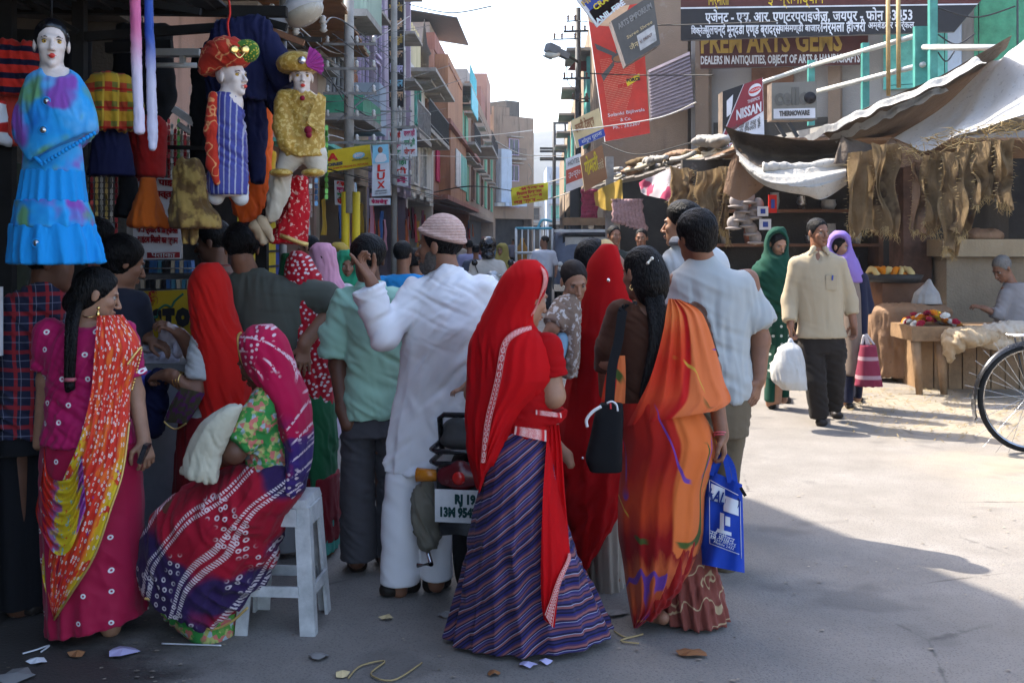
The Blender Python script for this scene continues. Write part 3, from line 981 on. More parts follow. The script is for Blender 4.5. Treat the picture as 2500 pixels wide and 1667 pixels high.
# ------------------------------------------------------------------ right side: upper storey, boards, railing
def quadboard(name,label,corners,Y,m,th=.12,side_m=None,cat='sign', dys=(0,0,0,0),group=None):
 """sign board from four picture corners (TL, TR, BR, BL) at depth Y (+dys), real thickness behind it"""
 pts = [P(x,y,Y + d) for (x,y),d in zip(corners,dys)]
 n = (pts[1] - pts[0]).cross(pts[3] - pts[0]).normalized()
 if n.y > 0: n = -n
 base = (pts[2] + pts[3]) / 2
 o = thing(name,label,cat,base,group)
 b = MB(); b.add(pts,[(3,2,1,0)],[(0,1),(1,1),(1,0),(0,0)]); b.build('face', m,o)
 k = MB(); q = [p - n * th for p in pts]; pp = [p - n * .004 for p in pts]
 k.add(pp + q,[(4,5,6,7),(0,1,5,4),(1,2,6,5),(2,3,7,6),(3,0,4,7),(3,2,1,0)]); k.build('case', side_m or STEEL,o)
 u = (pts[1] - pts[0]).normalized(); v = (pts[0] - pts[3]).normalized()
 def at(a,c,off=.006):
  return (pts[0] * (1 - a) + pts[1] * a) * (1 - c) + (pts[3] * (1 - a) + pts[2] * a) * c + n * off
 o_ = dict(o=o,at=at,u=u,v=v,n=n,w=(pts[1] - pts[0]).length,h=(pts[0] - pts[3]).length)
 return o_
def patch(s,a0,c0,a1,c1,m,off=.004,name='printed_panel'):
 b = MB(); b.grid(lambda a,c: s['at'](a0 + (a1 - a0) * a,c0 + (c1 - c0) * c,off),4,2); return b.build(name,m,s['o'])
def word(s,text,a,c,size,m,width=None,off=.008,bold=0.0,v=None,spacing=1.0,align='CENTER'):
 return lettering(text,m,s['at'](a,c,off),s['u'],v if v is not None else s['v'],size * s['h'],s['o'],None if width is None else width * s['w'],depth=.006,bold=bold,spacing=spacing,align=align)
def paint(name,col,rough=.45,var=.18): return plain(name + '_paint', col,rough,var=var,scale=3)
K = dict(black=paint('black', (.018,.016,.017)),white=paint('white', (.62,.62,.64)),maroon=paint('maroon', (.075,.018,.014)),yellow=paint('yellow', (.62,.44,.02)),gold=paint('dull_gold', (.40,.26,.05)),red=paint('red', (.52,.02,.012)),scarlet=paint('poster_red', (.50,.032,.018)),blue=paint('blue', (.03,.06,.28)),sky=paint('sky_blue', (.22,.48,.62)),cream=paint('cream', (.55,.42,.22)),grey=paint('grey', (.22,.21,.20)),darkgrey=paint('dark_grey', (.08,.075,.07)),brown=paint('board_brown', (.27,.12,.05)),green=paint('green', (.05,.25,.10)),lilac=paint('lilac', (.50,.46,.68)),peach=paint('peach', (.62,.38,.22)))
# upper wall behind the walkway, with its ground floor in shade
h8 = Facade('grey first floor shop house behind the turquoise railing', (10.5,20.8),(3.95,24.4),13.0,7,PL['grey'],z0=3.4,side=-1,setback=.6)
h9 = Facade('brown house with the roller shutter beside the fan poster', (3.9,24.55),(1.95,25.6),9.0,5,PL['brown'],z0=3.0,side=-1,setback=.6)
h10 = Facade('dusty house farther along the right side', (1.9,25.7),(3.6,84),7.0,8,PL['tan'],z0=3.0,side=-1,setback=.6)
for k in range(5): h10.window(2 + k * 7.2,4 + k * 7.2,4,6,WOODC['teal'],2,WOODC['teal'])
h11 = Facade('low stained masonry shop house at the right edge', (14.5,6.5),(10.2,20.5),5.2,6,PL['brown'],z0=3.0,side=-1,setback=.5)
h8.window(2.2,3.3,4.6,6.6,WOODC['teal'],2,WOODC['teal'],hood=False)
h8.window(.2,1.6,4.2,7.6,WOODC['green'],2,WOODC['green'],hood=False)
h8.blk('pilaster', PL['blue'],1.9,2.15,3.5,9,.004,.1)
h8.blk('pillar', PL['brown'],7.0,7.3,3.63,6.6,.01,.22); h8.blk('pillar', PL['brown'],4.2,4.45,3.63,6.6,.01,.2); h8.blk('skirting_stain', PL['charcoal'],4.5,6.95,3.63,4.05,.004,.03); h8.blk('door', WOODC['brown'],5.2,6.1,4.06,5.7,.004,.05); h8.blk('cable_duct', DARKIRON,4.6,6.9,5.82,5.86,.004,.03)
# walkway slab and railing
wk = thing('walkway', 'raised concrete walkway along the first floor shops on the right', 'walkway', (5.2,22,3.2))
b = MB(); zt = 3.62
ra,rb = Vector((6.62,16.3,0)),Vector((3.7,30.5,0))
b.add([(*ra.xy,zt - .16),(*rb.xy,zt - .16),(4.25,30.6,zt - .16),(9.4,19,zt - .16),(*ra.xy,zt),(*rb.xy,zt),(4.25,30.6,zt),(9.4,19,zt)],[(0,1,2,3),(7,6,5,4),(4,5,1,0),(5,6,2,1),(6,7,3,2),(7,4,0,3)])
b.build('slab', CONC,wk)
rl = thing('railing', 'turquoise posted railing with pale pipe rails along the walkway', 'railing', (5.2,22,3.6))
TURQ = paint('turquoise', (.065,.25,.21),var=.35); PALE_PIPE = plain('pale_pipe', (.50,.50,.46),.5,.2,var=.2)
def rp(px):
 Yr = (9.74) / ((px - CX) / F + .2055)
 return Yr
posts = ((1585,305,385),(1660,263,365),(1742,235,345),(1980,152,200),(2112,110,255),(2277,2,190),(1500,330,400))
for px,y0,y1 in posts:
 Y = rp(px); tpt = P(px,y0 - 4,Y)
 b = MB(); b.box((tpt.x,Y,(tpt.z + zt) / 2),(.115,.10,tpt.z - zt)); b.build('post', TURQ,rl)
Y = rp(2252); p0 = P(2252,66,Y); b = MB(); b.box((p0.x,Y,(p0.z + zt) / 2),(.26,.10,p0.z - zt)); b.build('post', TURQ,rl)
for (xa,ya),(xb,yb) in (((1480,318),(1592,293)),((1592,293),(1985,160)),((1985,160),(2250,84)),((1480,352),(1665,322)),((1665,322),(1760,293)),((1990,225),(2255,158)),((2255,116),(2440,117))):
 b = MB(); b.tube([P(xa,ya,rp(xa) - .06),P(xb,yb,rp(xb) - .06)],.045,8); b.build('rail', PALE_PIPE,rl)
for (x,y0,y1,d,m_) in ((2168,-20,235,-.3, 'ochre'),(2193,-20,215,-.2, 'ochre')):
 Y = rp(x) + d; b = MB(); b.tube([P(x,y0,Y),P(x + 1,y1,Y)],.035,8)
 tag(b.build('bamboo_pole', plain('bamboo', (.36,.24,.10),.6,var=.3),None,P(x,y1,Y)), 'upright bamboo pole tied to the railing, %s one' % ('left hand' if x < 2180 else 'right hand'), 'pole', 'bamboo poles at the railing')
for k,(x0,x1,ya,yb) in enumerate(((2285,2478,18,40),(2290,2380,85,105),(2290,2330,128,145))):
 b = MB(); b.tube(catmull([P(x0,ya,16.6),P((x0 + x1) / 2,(ya + yb) / 2 + 14,16.6),P(x1,ya - 2,16.8)],12),.012,5)
 tag(b.build('barbed_wire', DARKIRON,None,P(x0,ya,16.6)),('top', 'middle', 'lowest')[k] + ' strand of barbed wire at the end of the railing', 'wire')
s = quadboard('shop_signboard', 'long dark board with white Devanagari lettering above the walkway', ((1662,-52),(2440,-52),(2330,78),(1662,99)),22.6,K['black'],dys=(0,-2.0,-1.8,0))
patch(s,0,0,1,.48,K['maroon'],.004); patch(s,0,.47,1,.495,K['white'],.007)
u_ = (s['at'](1,.5) - s['at'](0,.5)).normalized(); s['u'] = u_; s['v'] = Vector((0,0,1))
word(s, 'निर्माता', .135,.36,.26,K['yellow'],.07); word(s, 'ई  ग्रामोद्योग', .40,.34,.28,K['yellow'],.18)
word(s, 'एजेन्ट - एस. आर. एण्टरप्राइजेज, जयपुर - फोन 33453', .455,.66,.215,K['white'],.66,bold=.006)
word(s, 'विक्रेता-', .075,.86,.15,K['white'],.06,bold=.004); word(s, 'मूलचन्द मून्दडा एण्ड ब्रादर्स', .235,.86,.21,K['white'],.25,bold=.006)
word(s, 'घासमण्डी बाजार', .445,.86,.15,K['white'],.13,bold=.004); word(s, 'निर्मला हौजरी', .60,.86,.21,K['white'],.14,bold=.006); word(s, 'अम्बेडकर सर्किल', .765,.85,.14,K['white'],.14,bold=.003)
b = MB(); b.bar(s['at'](.521,.77,.012),s['at'](.521,.94,.012),.02,.01); b.build('lettering', K['white'],s['o'])
s = quadboard('shop_signboard', 'faded dark board reading PREM ARTS, dealers in antiquities', ((1706,66),(2120,60),(2118,158),(1710,168)),23.4,K['maroon'],dys=(0,-1.4,-1.4,0))
s['u'] = (s['at'](1,.5) - s['at'](0,.5)).normalized(); s['v'] = Vector((0,0,1))
word(s, 'PREM ARTS GEMS', .43,.40,.72,K['gold'],.84,bold=.02); word(s, 'DEALERS IN ANTIQUITIES, OBJECT OF ARTS & HANDICRAFTS', .48,.83,.27,K['white'],.94,bold=.006)
s = quadboard('roller_shutter', 'ribbed steel roller shutter on the first floor beside the fan poster', ((1582,172),(1684,126),(1694,262),(1588,296)),24.2,plain('shutter_steel', (.30,.24,.26),.5,.3),cat='shutter')
for k in range(15):
 c0 = k / 15 + .004
 b = MB()
 p = [s['at'](0.01,c0,.006),s['at'](.99,c0,.006),s['at'](.99,c0 + .056,.006),s['at'](.01,c0 + .056,.006)]
 n_ = s['n']; q = [p[0] + n_ * .012,p[1] + n_ * .012,p[2] + n_ * .05,p[3] + n_ * .05]
 b.add(p + q,[(7,6,5,4),(4,5,1,0),(6,7,3,2),(5,6,2,1),(7,4,0,3)]); b.build('slat', plain('shutter_steel', (.30,.24,.26),.5,.3),s['o'])
s = quadboard('fan_poster', 'tall leaning red poster showing a ceiling fan', ((1434,30),(1566,8),(1587,326),(1478,346)),23.0,K['scarlet'],.18,K['white'])
V_ = s['v']
b = MB(); b.add([s['at'](0,.0,.004),s['at'](.78,0,.004),s['at'](.7,.06,.004),s['at'](.55,.12,.004),s['at'](.35,.135,.004),s['at'](.15,.115,.004),s['at'](0.0,.07,.004)],[tuple(range(7))[::-1]]); b.build('printed_panel', K['peach'],s['o'])
b = MB()
for i in range(26):
 for j in range(36):
  a = .12 + i * .026 + j * .001; c = .38 + j * .0135
  if a + (c - .38) * 1.0 < .95 and a > .08:
   r = .0042 + .0035 * max(0,1 - abs(c - .60) * 3)
   b.add([s['at'](a - r,c,.005),s['at'](a,c - r * .5,.005),s['at'](a + r,c,.005),s['at'](a,c + r * .5,.005)],[(3,2,1,0)])
b.build('halftone_dots', K['peach'],s['o'],kind='stuff')
b = MB()
for (a0,c0,a1,c1,wd) in ((.05,.27,.42,.36,.05),(.10,.52,.38,.42,.05)):
 d = Vector((c1 - c0,a1 - a0,0)); 
 b.add([s['at'](a0,c0 - wd * .5,.009),s['at'](a1,c1 - wd * .35,.009),s['at'](a1,c1 + wd * .35,.009),s['at'](a0 + .03,c0 + wd * .5,.009)],[(3,2,1,0)])
b.build('printed_fan_blade', K['darkgrey'],s['o'])
b = MB()
for (ca,cc,ra_,rc_,off) in ((.50,.385,.16,.04,.010),(.5,.33,.06,.02,.010)):
 b.add([s['at'](ca + ra_ * math.cos(q * math.pi / 10),cc + rc_ * math.sin(q * math.pi / 10),off) for q in range(20)],[tuple(range(20))])
b.add([s['at'](.47,.22,.010),s['at'](.51,.22,.010),s['at'](.51,.33,.010),s['at'](.47,.33,.010)],[(3,2,1,0)])
b.build('printed_fan_motor', K['darkgrey'],s['o'])
b = MB(); b.add([s['at'](.50 + .13 * math.cos(q * math.pi / 10),.392 + .025 * math.sin(q * math.pi / 10),.013) for q in range(20)],[tuple(range(20))]); b.build('printed_fan_ring', K['brown'],s['o'])
b = MB(); b.add([s['at'](.58,.575,.009),s['at'](.86,.53,.009),s['at'](.87,.57,.009),s['at'](.60,.615,.009)],[(3,2,1,0)]); b.build('printed_panel', K['yellow'],s['o'])
word(s, 'ECO', .50,.605,.030,K['red'],.18,bold=.004); word(s, 'FORCE', .73,.572,.034,K['black'],.25,bold=.006); word(s, 'Solanki Bijliwala', .52,.81,.036,K['white'],.68); word(s, '& Co.', .50,.86,.036,K['white'],.2); word(s, 'Ph. : 262307', .50,.91,.034,K['white'],.5)
s = quadboard('box_sign', 'tilted grey weathered box sign of an arts emporium', ((1492,52),(1594,-14),(1612,108),(1528,160)),21.5,K['darkgrey'],.5,plain('weathered_box', (.22,.19,.18),.8,var=.4),dys=(0,0,0,0))
word(s, 'ARTS EMPORIUM', .52,.20,.17,K['grey'],.8,bold=.004); word(s, 'Saree Shree', .55,.50,.10,K['cream'],.6); word(s, 'जैन', .33,.74,.15,K['cream'],.2)
patch(s,.45,.58,.92,.90,plain('dented_tin', (.34,.32,.31),.4,.3,var=.4),.02)
word(s, 'V. PRINT', .66,.74,.10,K['maroon'],.3,off=.03)
s = quadboard('fireworks_sign', 'blue and pink diamond sign for fireworks hanging by the tall pole', ((1395,-18),(1530,-60),(1516,12),(1458,66)),19.5,K['white'],.1,K['white'])
b = MB(); b.add([s['at'](.06,.08,.005),s['at'](.94,.06,.005),s['at'](.92,.55,.005),s['at'](.10,.70,.005)],[(3,2,1,0)]); b.build('printed_panel', K['blue'],s['o'])
b = MB(); b.add([s['at'](.93,.35,.008),s['at'](.93,.92,.008),s['at'](.06,.97,.008),s['at'](.06,.60,.008)],[(0,1,2,3),(3,2,1,0)]); b.build('printed_panel', paint('magenta', (.50,.03,.12)),s['o'])
dv = (P(1520,5,19.5) - P(1455,52,19.5)).normalized()
for tx,px,py,sz,m_,wd in (('ANIL FIRE', 1490,30,18,K['white'],84),('CRA', 1466,10,20,K['yellow'],40),('FIN', 1436,2,18,K['gold'],34)):
 k = 19.5 / F
 lettering(tx,m_,P(px,py,19.38),dv,Vector((-dv.z,0,dv.x)),sz * k,s['o'],wd * k,bold=.004)
s = quadboard('handpainted_sign', 'cream hand painted sign under the fan poster', ((1393,296),(1462,264),(1478,332),(1408,362)),22.0,K['cream'],.1,K['white'])
patch(s,.1,.74,1,1,K['blue']); word(s, 'रजनी टेलर्स', .42,.35,.42,K['brown'],.66,bold=.01); word(s, 'शोरूम पुराना', .55,.87,.18,K['white'],.7)
s = quadboard('handpainted_sign', 'brown board with yellow Devanagari word lower on the right', ((1416,384),(1470,354),(1483,436),(1428,468)),19.6,K['brown'],.1,K['cream'])
word(s, 'गोमती', .42,.42,.58,K['yellow'],.6,bold=.008); word(s, 'परांठे', .80,.55,.30,K['cream'],.28)
s = quadboard('handpainted_sign', 'white and red board at the corner beyond the brown board', ((1382,388),(1418,374),(1428,452),(1382,470)),20.2,K['white'],.1,K['white'])
patch(s,0,.34,1,.76,paint('brick_red', (.40,.07,.05))); word(s, 'HOTEL', .5,.18,.22,K['darkgrey'],.8); word(s, 'उ०प्र०', .5,.55,.26,K['white'],.8)
s = quadboard('flask_sign', 'tall maroon and black flask sign reading NISSAN', ((1764,224),(1862,190),(1866,330),(1764,392)),15.4,K['white'],.32,plain('rusty_box', (.16,.12,.09),.8,var=.4))
b = MB(); b.add([s['at'](.0,.0,.004),s['at'](.52,0,.004),s['at'](.0,.62,.004)],[(2,1,0)]); b.build('printed_panel', K['black'],s['o'])
b = MB(); b.add([s['at'](.54,0,.004),s['at'](.99,0,.004),s['at'](.99,.58,.004),s['at'](.08,.66,.004),s['at'](.02,.64,.004)],[(4,3,2,1,0)]); b.build('printed_panel', paint('wine', (.22,.025,.035)),s['o'])
word(s, 'NISSAN', .64,.47,.20,K['white'],.62,bold=.006); word(s, 'THERMOS', .76,.32,.07,K['white'],.3)
b = MB(); b.add([s['at'](.8 + .16 * math.cos(q * math.pi / 10),.16 + .10 * math.sin(q * math.pi / 10),.008) for q in range(20)],[tuple(range(20))]); b.build('emblem', K['white'],s['o'])
b = MB(); b.add([s['at'](.8 + .15 * math.cos(q * math.pi / 10),.16 + .045 * math.sin(q * math.pi / 10),.012) for q in range(20)],[tuple(range(20))]); b.build('emblem', K['red'],s['o'])
word(s, 'NISSAN', .8,.16,.05,K['white'],.22,off=.016)
b = MB(); b.add([s['at'](.10,.16,.008),s['at'](.26,.10,.008),s['at'](.24,.26,.008),s['at'](.2,.38,.008),s['at'](.10,.40,.008)],[(4,3,2,1,0)]); b.build('printed_panel', K['white'],s['o'])
for c,tx in ((.66, 'हमारे यहाँ हर तरह के'),(.74, 'थर्मस मिलते हैं'),(.88, 'APSARA')): word(s,tx,.55 if c < .8 else .3,c,.09,K['darkgrey'] if c < .8 else K['red'],.75 if c < .8 else .4)
s = quadboard('flask_sign', 'small grey square sign reading cello thermoware', ((1884,203),(1993,199),(1995,292),(1884,294)),15.8,plain('grey_acrylic', (.17,.16,.135),.4,var=.12),.28,plain('rusty_box', (.16,.12,.09),.8,var=.4))
patch(s,.04,.70,.96,.96,K['white']); word(s, 'cello', .45,.40,.62,plain('acrylic_relief', (.10,.095,.08),.35),.78,bold=.014); word(s, 'THERMOWARE', .5,.83,.18,K['darkgrey'],.68,bold=.006)
b = MB(); b.lathe(s['at'](.85,.43,.0),[(.085,0),(.085,.02)],20,axis=s['n']); b.build('emblem', K['black'],s['o'])
for xa in (1895,1925): b = MB(); b.bar(P(xa,300,15.9),P(xa + 22,335,15.9),.05); b.build('strut', DARKIRON,s['o'])
# tall pole with lamp and cross arms
pl = thing('utility_pole', 'tall black utility pole with cross arms on the right', 'utility pole', Vector((P(1412,600,27.2).x,27.2,0)))
b = MB(); b.tube([Vector((P(1412,0,27.2).x,27.2,0)),P(1411,20,27.2)],[.085,.07],10); b.build('shaft', DARKIRON,pl)
for y,xa,xb,th in ((78,1376,1436,.05),(97,1350,1412,.03),(193,1374,1440,.05),(53,1383,1412,.03),(243,1395,1440,.03),(250,1412,1438,.03)):
 b = MB(); b.bar(P(xa,y,27.1),P(xb,y - 2,27.1),th,th); b.build('cross_arm', DARKIRON,pl)
 for x in (xa + 4,xa + 22,xb - 8):
  b = MB(); b.lathe(P(x,y - 2,27.1),[(.015,0),(.03,.05),(.02,.07),(.035,.10),(.015,.14)],8); b.build('insulator', plain('brown_porcelain', (.10,.05,.03),.3),pl)
b = MB(); b.tube(catmull([P(1384,144,27.1),P(1386,200,27.1),P(1410,222,27.1)],10),.012,5); b.build('wire_loop', DARKIRON,pl)
b = MB(); b.tube([P(1411,152,27.1),P(1380,132,26.7)],.035,8); b.build('lamp_arm', DARKIRON,pl)
b = MB(); a0,a1 = P(1386,138,26.7),P(1336,115,26.4)
b.bar(a0,a0.lerp(a1,.5),.16,.16); b.bar(a0.lerp(a1,.5),a1,.24,.20); b.build('lamp_housing', plain('grey_lamp_paint', (.10,.12,.14),.5),pl)
b = MB(); b.sphere(a0.lerp(a1,.75) - Vector((0,0,.12)),(.19,.10,.10)); b.build('lamp_glass', plain('milky_glass', (.5,.5,.45),.3),pl)
b = MB(); b.tube(catmull([P(1326,136,26.5),P(1345,144,26.5),P(1356,134,26.6)],8),.02,6); b.build('lamp_bracket', DARKIRON,pl)
b = MB(); b.add([P(1386,170,27.6),P(1405,150,27.6),P(1440,150,27.8),P(1440,176,27.8),P(1386,172,27.8)],[(0,1,2,3,4),(4,3,2,1,0)]); tag(b.build('tin_hood', plain('red_tin', (.18,.03,.025),.6),None,P(1410,170,27.6)), 'small dark red tin hood behind the tall pole', 'hood')
# second, farther pole group
p2 = thing('utility_pole', 'slim double utility pole far down the street', 'utility pole', Vector((P(1353,560,62).x,62,0)))
b = MB(); x_ = P(1353,0,62).x; b.tube([Vector((x_,62,0)),P(1353,300,62)],.1,8); b.build('shaft', DARKIRON,p2)
b = MB(); x_ = P(1380,0,62).x; b.tube([Vector((x_,62,0)),P(1380,300,62)],.07,8); b.build('shaft', DARKIRON,p2)
for y in (301,328,363,370,387,390): b = MB(); b.bar(P(1318 if y > 340 else 1350,y,62),P(1398,y,62),.12,.12); b.build('cross_arm', DARKIRON,p2)
# steel girder post by the corner boards
b = MB(); x_ = P(1402,0,26.8).x; b.box((x_,26.8,1.6),(.2,.2,3.2)); b.mi = 0
tag(b.build('steel_post', DARKIRON,None,(x_,26.8,0)), 'square black steel post holding the corner boards', 'post')
b = MB(); x_ = P(1466,0,19.9).x; b.box((P(1488,390,19.9).x,19.9,2.2),(.14,.14,1.6)); tag(b.build('steel_post', STEEL,None,(P(1488,390,19.9).x,19.9,1.4)), 'grey steel post beside the yellow lettered brown board', 'post')
# ------------------------------------------------------------------ right side stalls: awnings, sun sheets, sacking
def sheet(name,label,cat,rowsA,m,nu=40,nv=20,fold=None,parent=None,group=None,base=None,kind=None):
 """cloth through a grid of world points rowsA[j][i]"""
 G_ = [catmull(r,nu + 1) for r in rowsA]
 cols = [catmull([G_[j][i] for j in range(len(G_))],nv + 1) for i in range(nu + 1)]
 def g(u,v):
  p = cols[min(nu,int(round(u * nu)))][min(nv,int(round(v * nv)))]
  return p + (fold(u,v) if fold is not None else Vector((0,0,0)))
 b = MB(); b.grid(g,nu,nv)
 if parent is None and base is None: base = cols[nu // 2][nv]
 o = b.build(name,m,parent,base,kind=kind)
 if parent is None: tag(o,label,cat,group)
 return o
def wavy(ax,n,amp,seed=0,along='u'):
 r_ = random.Random(seed); ph = [r_.uniform(0,6) for _ in range(4)]; ax = Vector(ax)
 def f(u,v):
  q = u if along == 'u' else v; w = v if along == 'u' else u
  return ax * amp * (math.sin(q * n * 6.28 + ph[0] + 1.2 * math.sin(w * 4 + ph[1])) * .6 + .4 * math.sin(q * n * 10.7 + ph[2] + w * 3) + .25 * math.sin(w * 9 + ph[3]))
 return f
def _tarp(name,c0,c1,tr=.0):
 t = T(name); o = t.co()
 n = t.noise(2.2,5,o,.65); n2 = t.noise(16,4,o,.7)
 c = t.ramp(n,[(.3,c0),(.7,c1)])
 c = t.mix(t.math('MULTIPLY', t.step(n2,.60,.68),.6),c,tuple(q * .4 for q in c0))
 nm = t.bump(t.math('ADD', t.noise(7,3,t.map(o,(1,1,.4)),dist=.8),t.math('MULTIPLY', n2,.4)),.03,.8)
 m = t.done(c,.75,nm,0,.25)
 if tr:
  x = t.n('BsdfTranslucent', {'Color': c}).outputs[0]
  ms = t.n('MixShader', {0: tr,1: t.b.outputs[0],2: x}).outputs[0]
  t.t.links.new(ms,t.t.nodes['Material Output'].inputs['Surface'])
 return m
TARP_BROWN = _tarp('brown_tarpaulin', (.085,.062,.045),(.13,.098,.072))
TARP_PALE = _tarp('pale_canvas', (.36,.34,.31),(.52,.50,.46),.12)
TARP_TAN = _tarp('tan_sacking_sheet', (.20,.115,.065),(.26,.155,.09))
def _jute():
 t = T('jute_sacking'); o = t.map(t.co(),loc=(.3,.7,.2))
 w = t.math('MULTIPLY', t.wave(70,o,.6,1,3, 'X'),t.wave(70,o,.6,1,3, 'Z'))
 n = t.noise(6,4,o,.65)
 c = t.ramp(n,[(.3,(.20,.138,.072)),(.7,(.33,.235,.13))])
 c = t.mix(t.step(t.noise(2.5,3,t.map(o,loc=(3,3,3))),.6,.7),c,(.10,.065,.04))
 nm = t.bump(w,.004,.8); nm = t.bump(t.noise(11,3,t.map(o,(1,1,.3)),dist=.6),.022,.8,nm)
 m = t.done(c,.95,nm,0,.1)
 x = t.n('BsdfTranslucent', {'Color': c, 'Normal': nm}).outputs[0]
 t.t.links.new(t.n('MixShader', {0: .35,1: t.b.outputs[0],2: x}).outputs[0],t.t.nodes['Material Output'].inputs['Surface'])
 return m
JUTE = _jute()
STRAW = plain('loose_jute_fibre', (.34,.25,.12),.9,var=.3)
W3 = lambda pts: [P(*p) for p in pts]
sheet('sun_sheet', 'big dark brown tarpaulin sloping up to the right over the stalls', 'tarpaulin', [W3([(1960,336,11.6),(2030,305,11.3),(2106,268,11.1),(2200,232,10.9),(2289,200,10.8),(2380,150,10.7),(2470,96,10.6)]),W3([(2060,342,12.3),(2110,330,12.1),(2170,300,12.0),(2240,262,11.9),(2320,215,11.9),(2380,175,11.8),(2440,130,11.7)]),W3([(2150,347,13.2),(2192,336,13),(2244,312,12.9),(2294,279,12.9),(2332,250,12.8),(2360,226,12.8),(2400,178,12.7)])],TARP_BROWN,50,24,wavy((0,-.4,1),1.5,.05,1, 'v'))
for k,(pts,wd) in enumerate(((((1960,334,11.55),(2040,296,11.2),(2130,256,11.0),(2265,202,10.75),(2380,142,10.6)),.085),(((2020,338,11.8),(2090,306,11.5),(2180,262,11.3),(2290,212,11.2)),.08))):
 up_ = [P(*p) for p in pts]; lo_ = [p + Vector((wd * .9,-.10,-wd * .55)) for p in up_]
 sheet('sheet_fold', ('long upper', 'shorter lower')[k] + ' pale sunlit fold along the top of the brown tarpaulin', 'tarpaulin', [up_,lo_],TARP_PALE,50,6,wavy((0,-.3,1),5,.02,k + 5))
sheet('sun_sheet', 'bright white plastic sheet stretched at the top right over the sacking', 'tarpaulin', [W3([(2180,337,11.5),(2214,352,11.2),(2251,366,10.9),(2330,340,10.6),(2421,306,10.3),(2520,268,10.0)]),W3([(2250,300,11.6),(2290,305,11.3),(2330,300,11.1),(2390,268,10.9),(2450,240,10.7),(2540,205,10.4)]),W3([(2326,247,11.7),(2356,236,11.5),(2390,215,11.4),(2430,190,11.2),(2490,160,11.0),(2560,130,10.7)]),W3([(2388,178,12),(2420,155,11.9),(2450,135,11.8),(2490,108,11.6),(2540,75,11.4),(2600,40,11.2)])],_tarp('white_plastic_sheet', (.60,.60,.58),(.66,.66,.64),.35),50,30,wavy((-.5,-.4,.6),2.2,.035,2))
sheet('front_sheet', 'sagging brown sheet strung between poles above the walking trio', 'tarpaulin', [W3([(1766,306,11.9),(1815,323,11.9),(1880,331,11.8),(1980,344,11.7),(2056,338,11.6)]),W3([(1782,338,12.1),(1822,362,12.2),(1872,380,12.2),(1970,385,12.1),(2062,372,11.9)]),W3([(1797,372,11.8),(1830,395,11.7),(1870,409,11.6),(1960,411,11.5),(2064,396,11.4)])],TARP_BROWN,44,18,wavy((0,-1,0),4,.035,3))
sheet('front_sheet', 'pale canvas belly hanging in folds under the pole', 'tarpaulin', [W3([(1797,372,11.7),(1830,396,11.55),(1870,411,11.45),(1960,413,11.35),(2066,398,11.3)]),W3([(1806,392,11.55),(1840,425,11.3),(1885,442,11.15),(1965,446,11.05),(2066,424,11.1)]),W3([(1812,402,11.6),(1845,436,11.35),(1890,459,11.2),(1965,478,11.15),(2010,488,11.15),(2068,448,11.2)])],TARP_PALE,50,24,wavy((0,-.5,.8),3,.03,4, 'v'))
b = MB(); b.tube(catmull(W3([(1862,409,11.42),(1900,407,11.4),(1960,409,11.35),(2064,393,11.25)]),20),[.05 + .01 * math.sin(i * 1.7) for i in range(20)],10); tag(b.build('wrapped_pole', TARP_PALE,None,P(1960,414,11.35)), 'pole wrapped in pale canvas along the sagging sheet', 'pole')
sheet('cloth_flap', 'plain tan flap hanging from the corner of the sagging sheet', 'tarpaulin', [W3([(1802,362,12.0),(1806,364,12.0),(1810,366,12.0)]),W3([(1782,400,12.1),(1812,412,12.05),(1840,410,12.0)]),W3([(1766,470,12.1),(1815,490,12.0),(1872,450,12.0)])],TARP_TAN,20,20,wavy((0,-1,0),1.2,.02,6))
sheet('cloth_peak', 'brown peaked cloth propped up between the two sheets', 'tarpaulin', [W3([(2054,331,11.3),(2058,333,11.3),(2062,336,11.3)]),W3([(2040,380,11.2),(2075,360,11.2),(2130,356,11.3)]),W3([(2032,402,11.15),(2085,395,11.15),(2150,378,11.2)])],TARP_BROWN,20,14,wavy((0,-1,0),2,.03,7))
sheet('cloth_peak', 'tan peaked cloth under the white plastic sheet', 'tarpaulin', [W3([(2175,336,11.2),(2179,338,11.2),(2183,340,11.2)]),W3([(2140,368,11.1),(2185,372,11.0),(2230,366,11.0)]),W3([(2120,400,11.1),(2190,410,11.0),(2262,395,10.9)])],TARP_TAN,20,14,wavy((0,-1,0),2,.03,8))
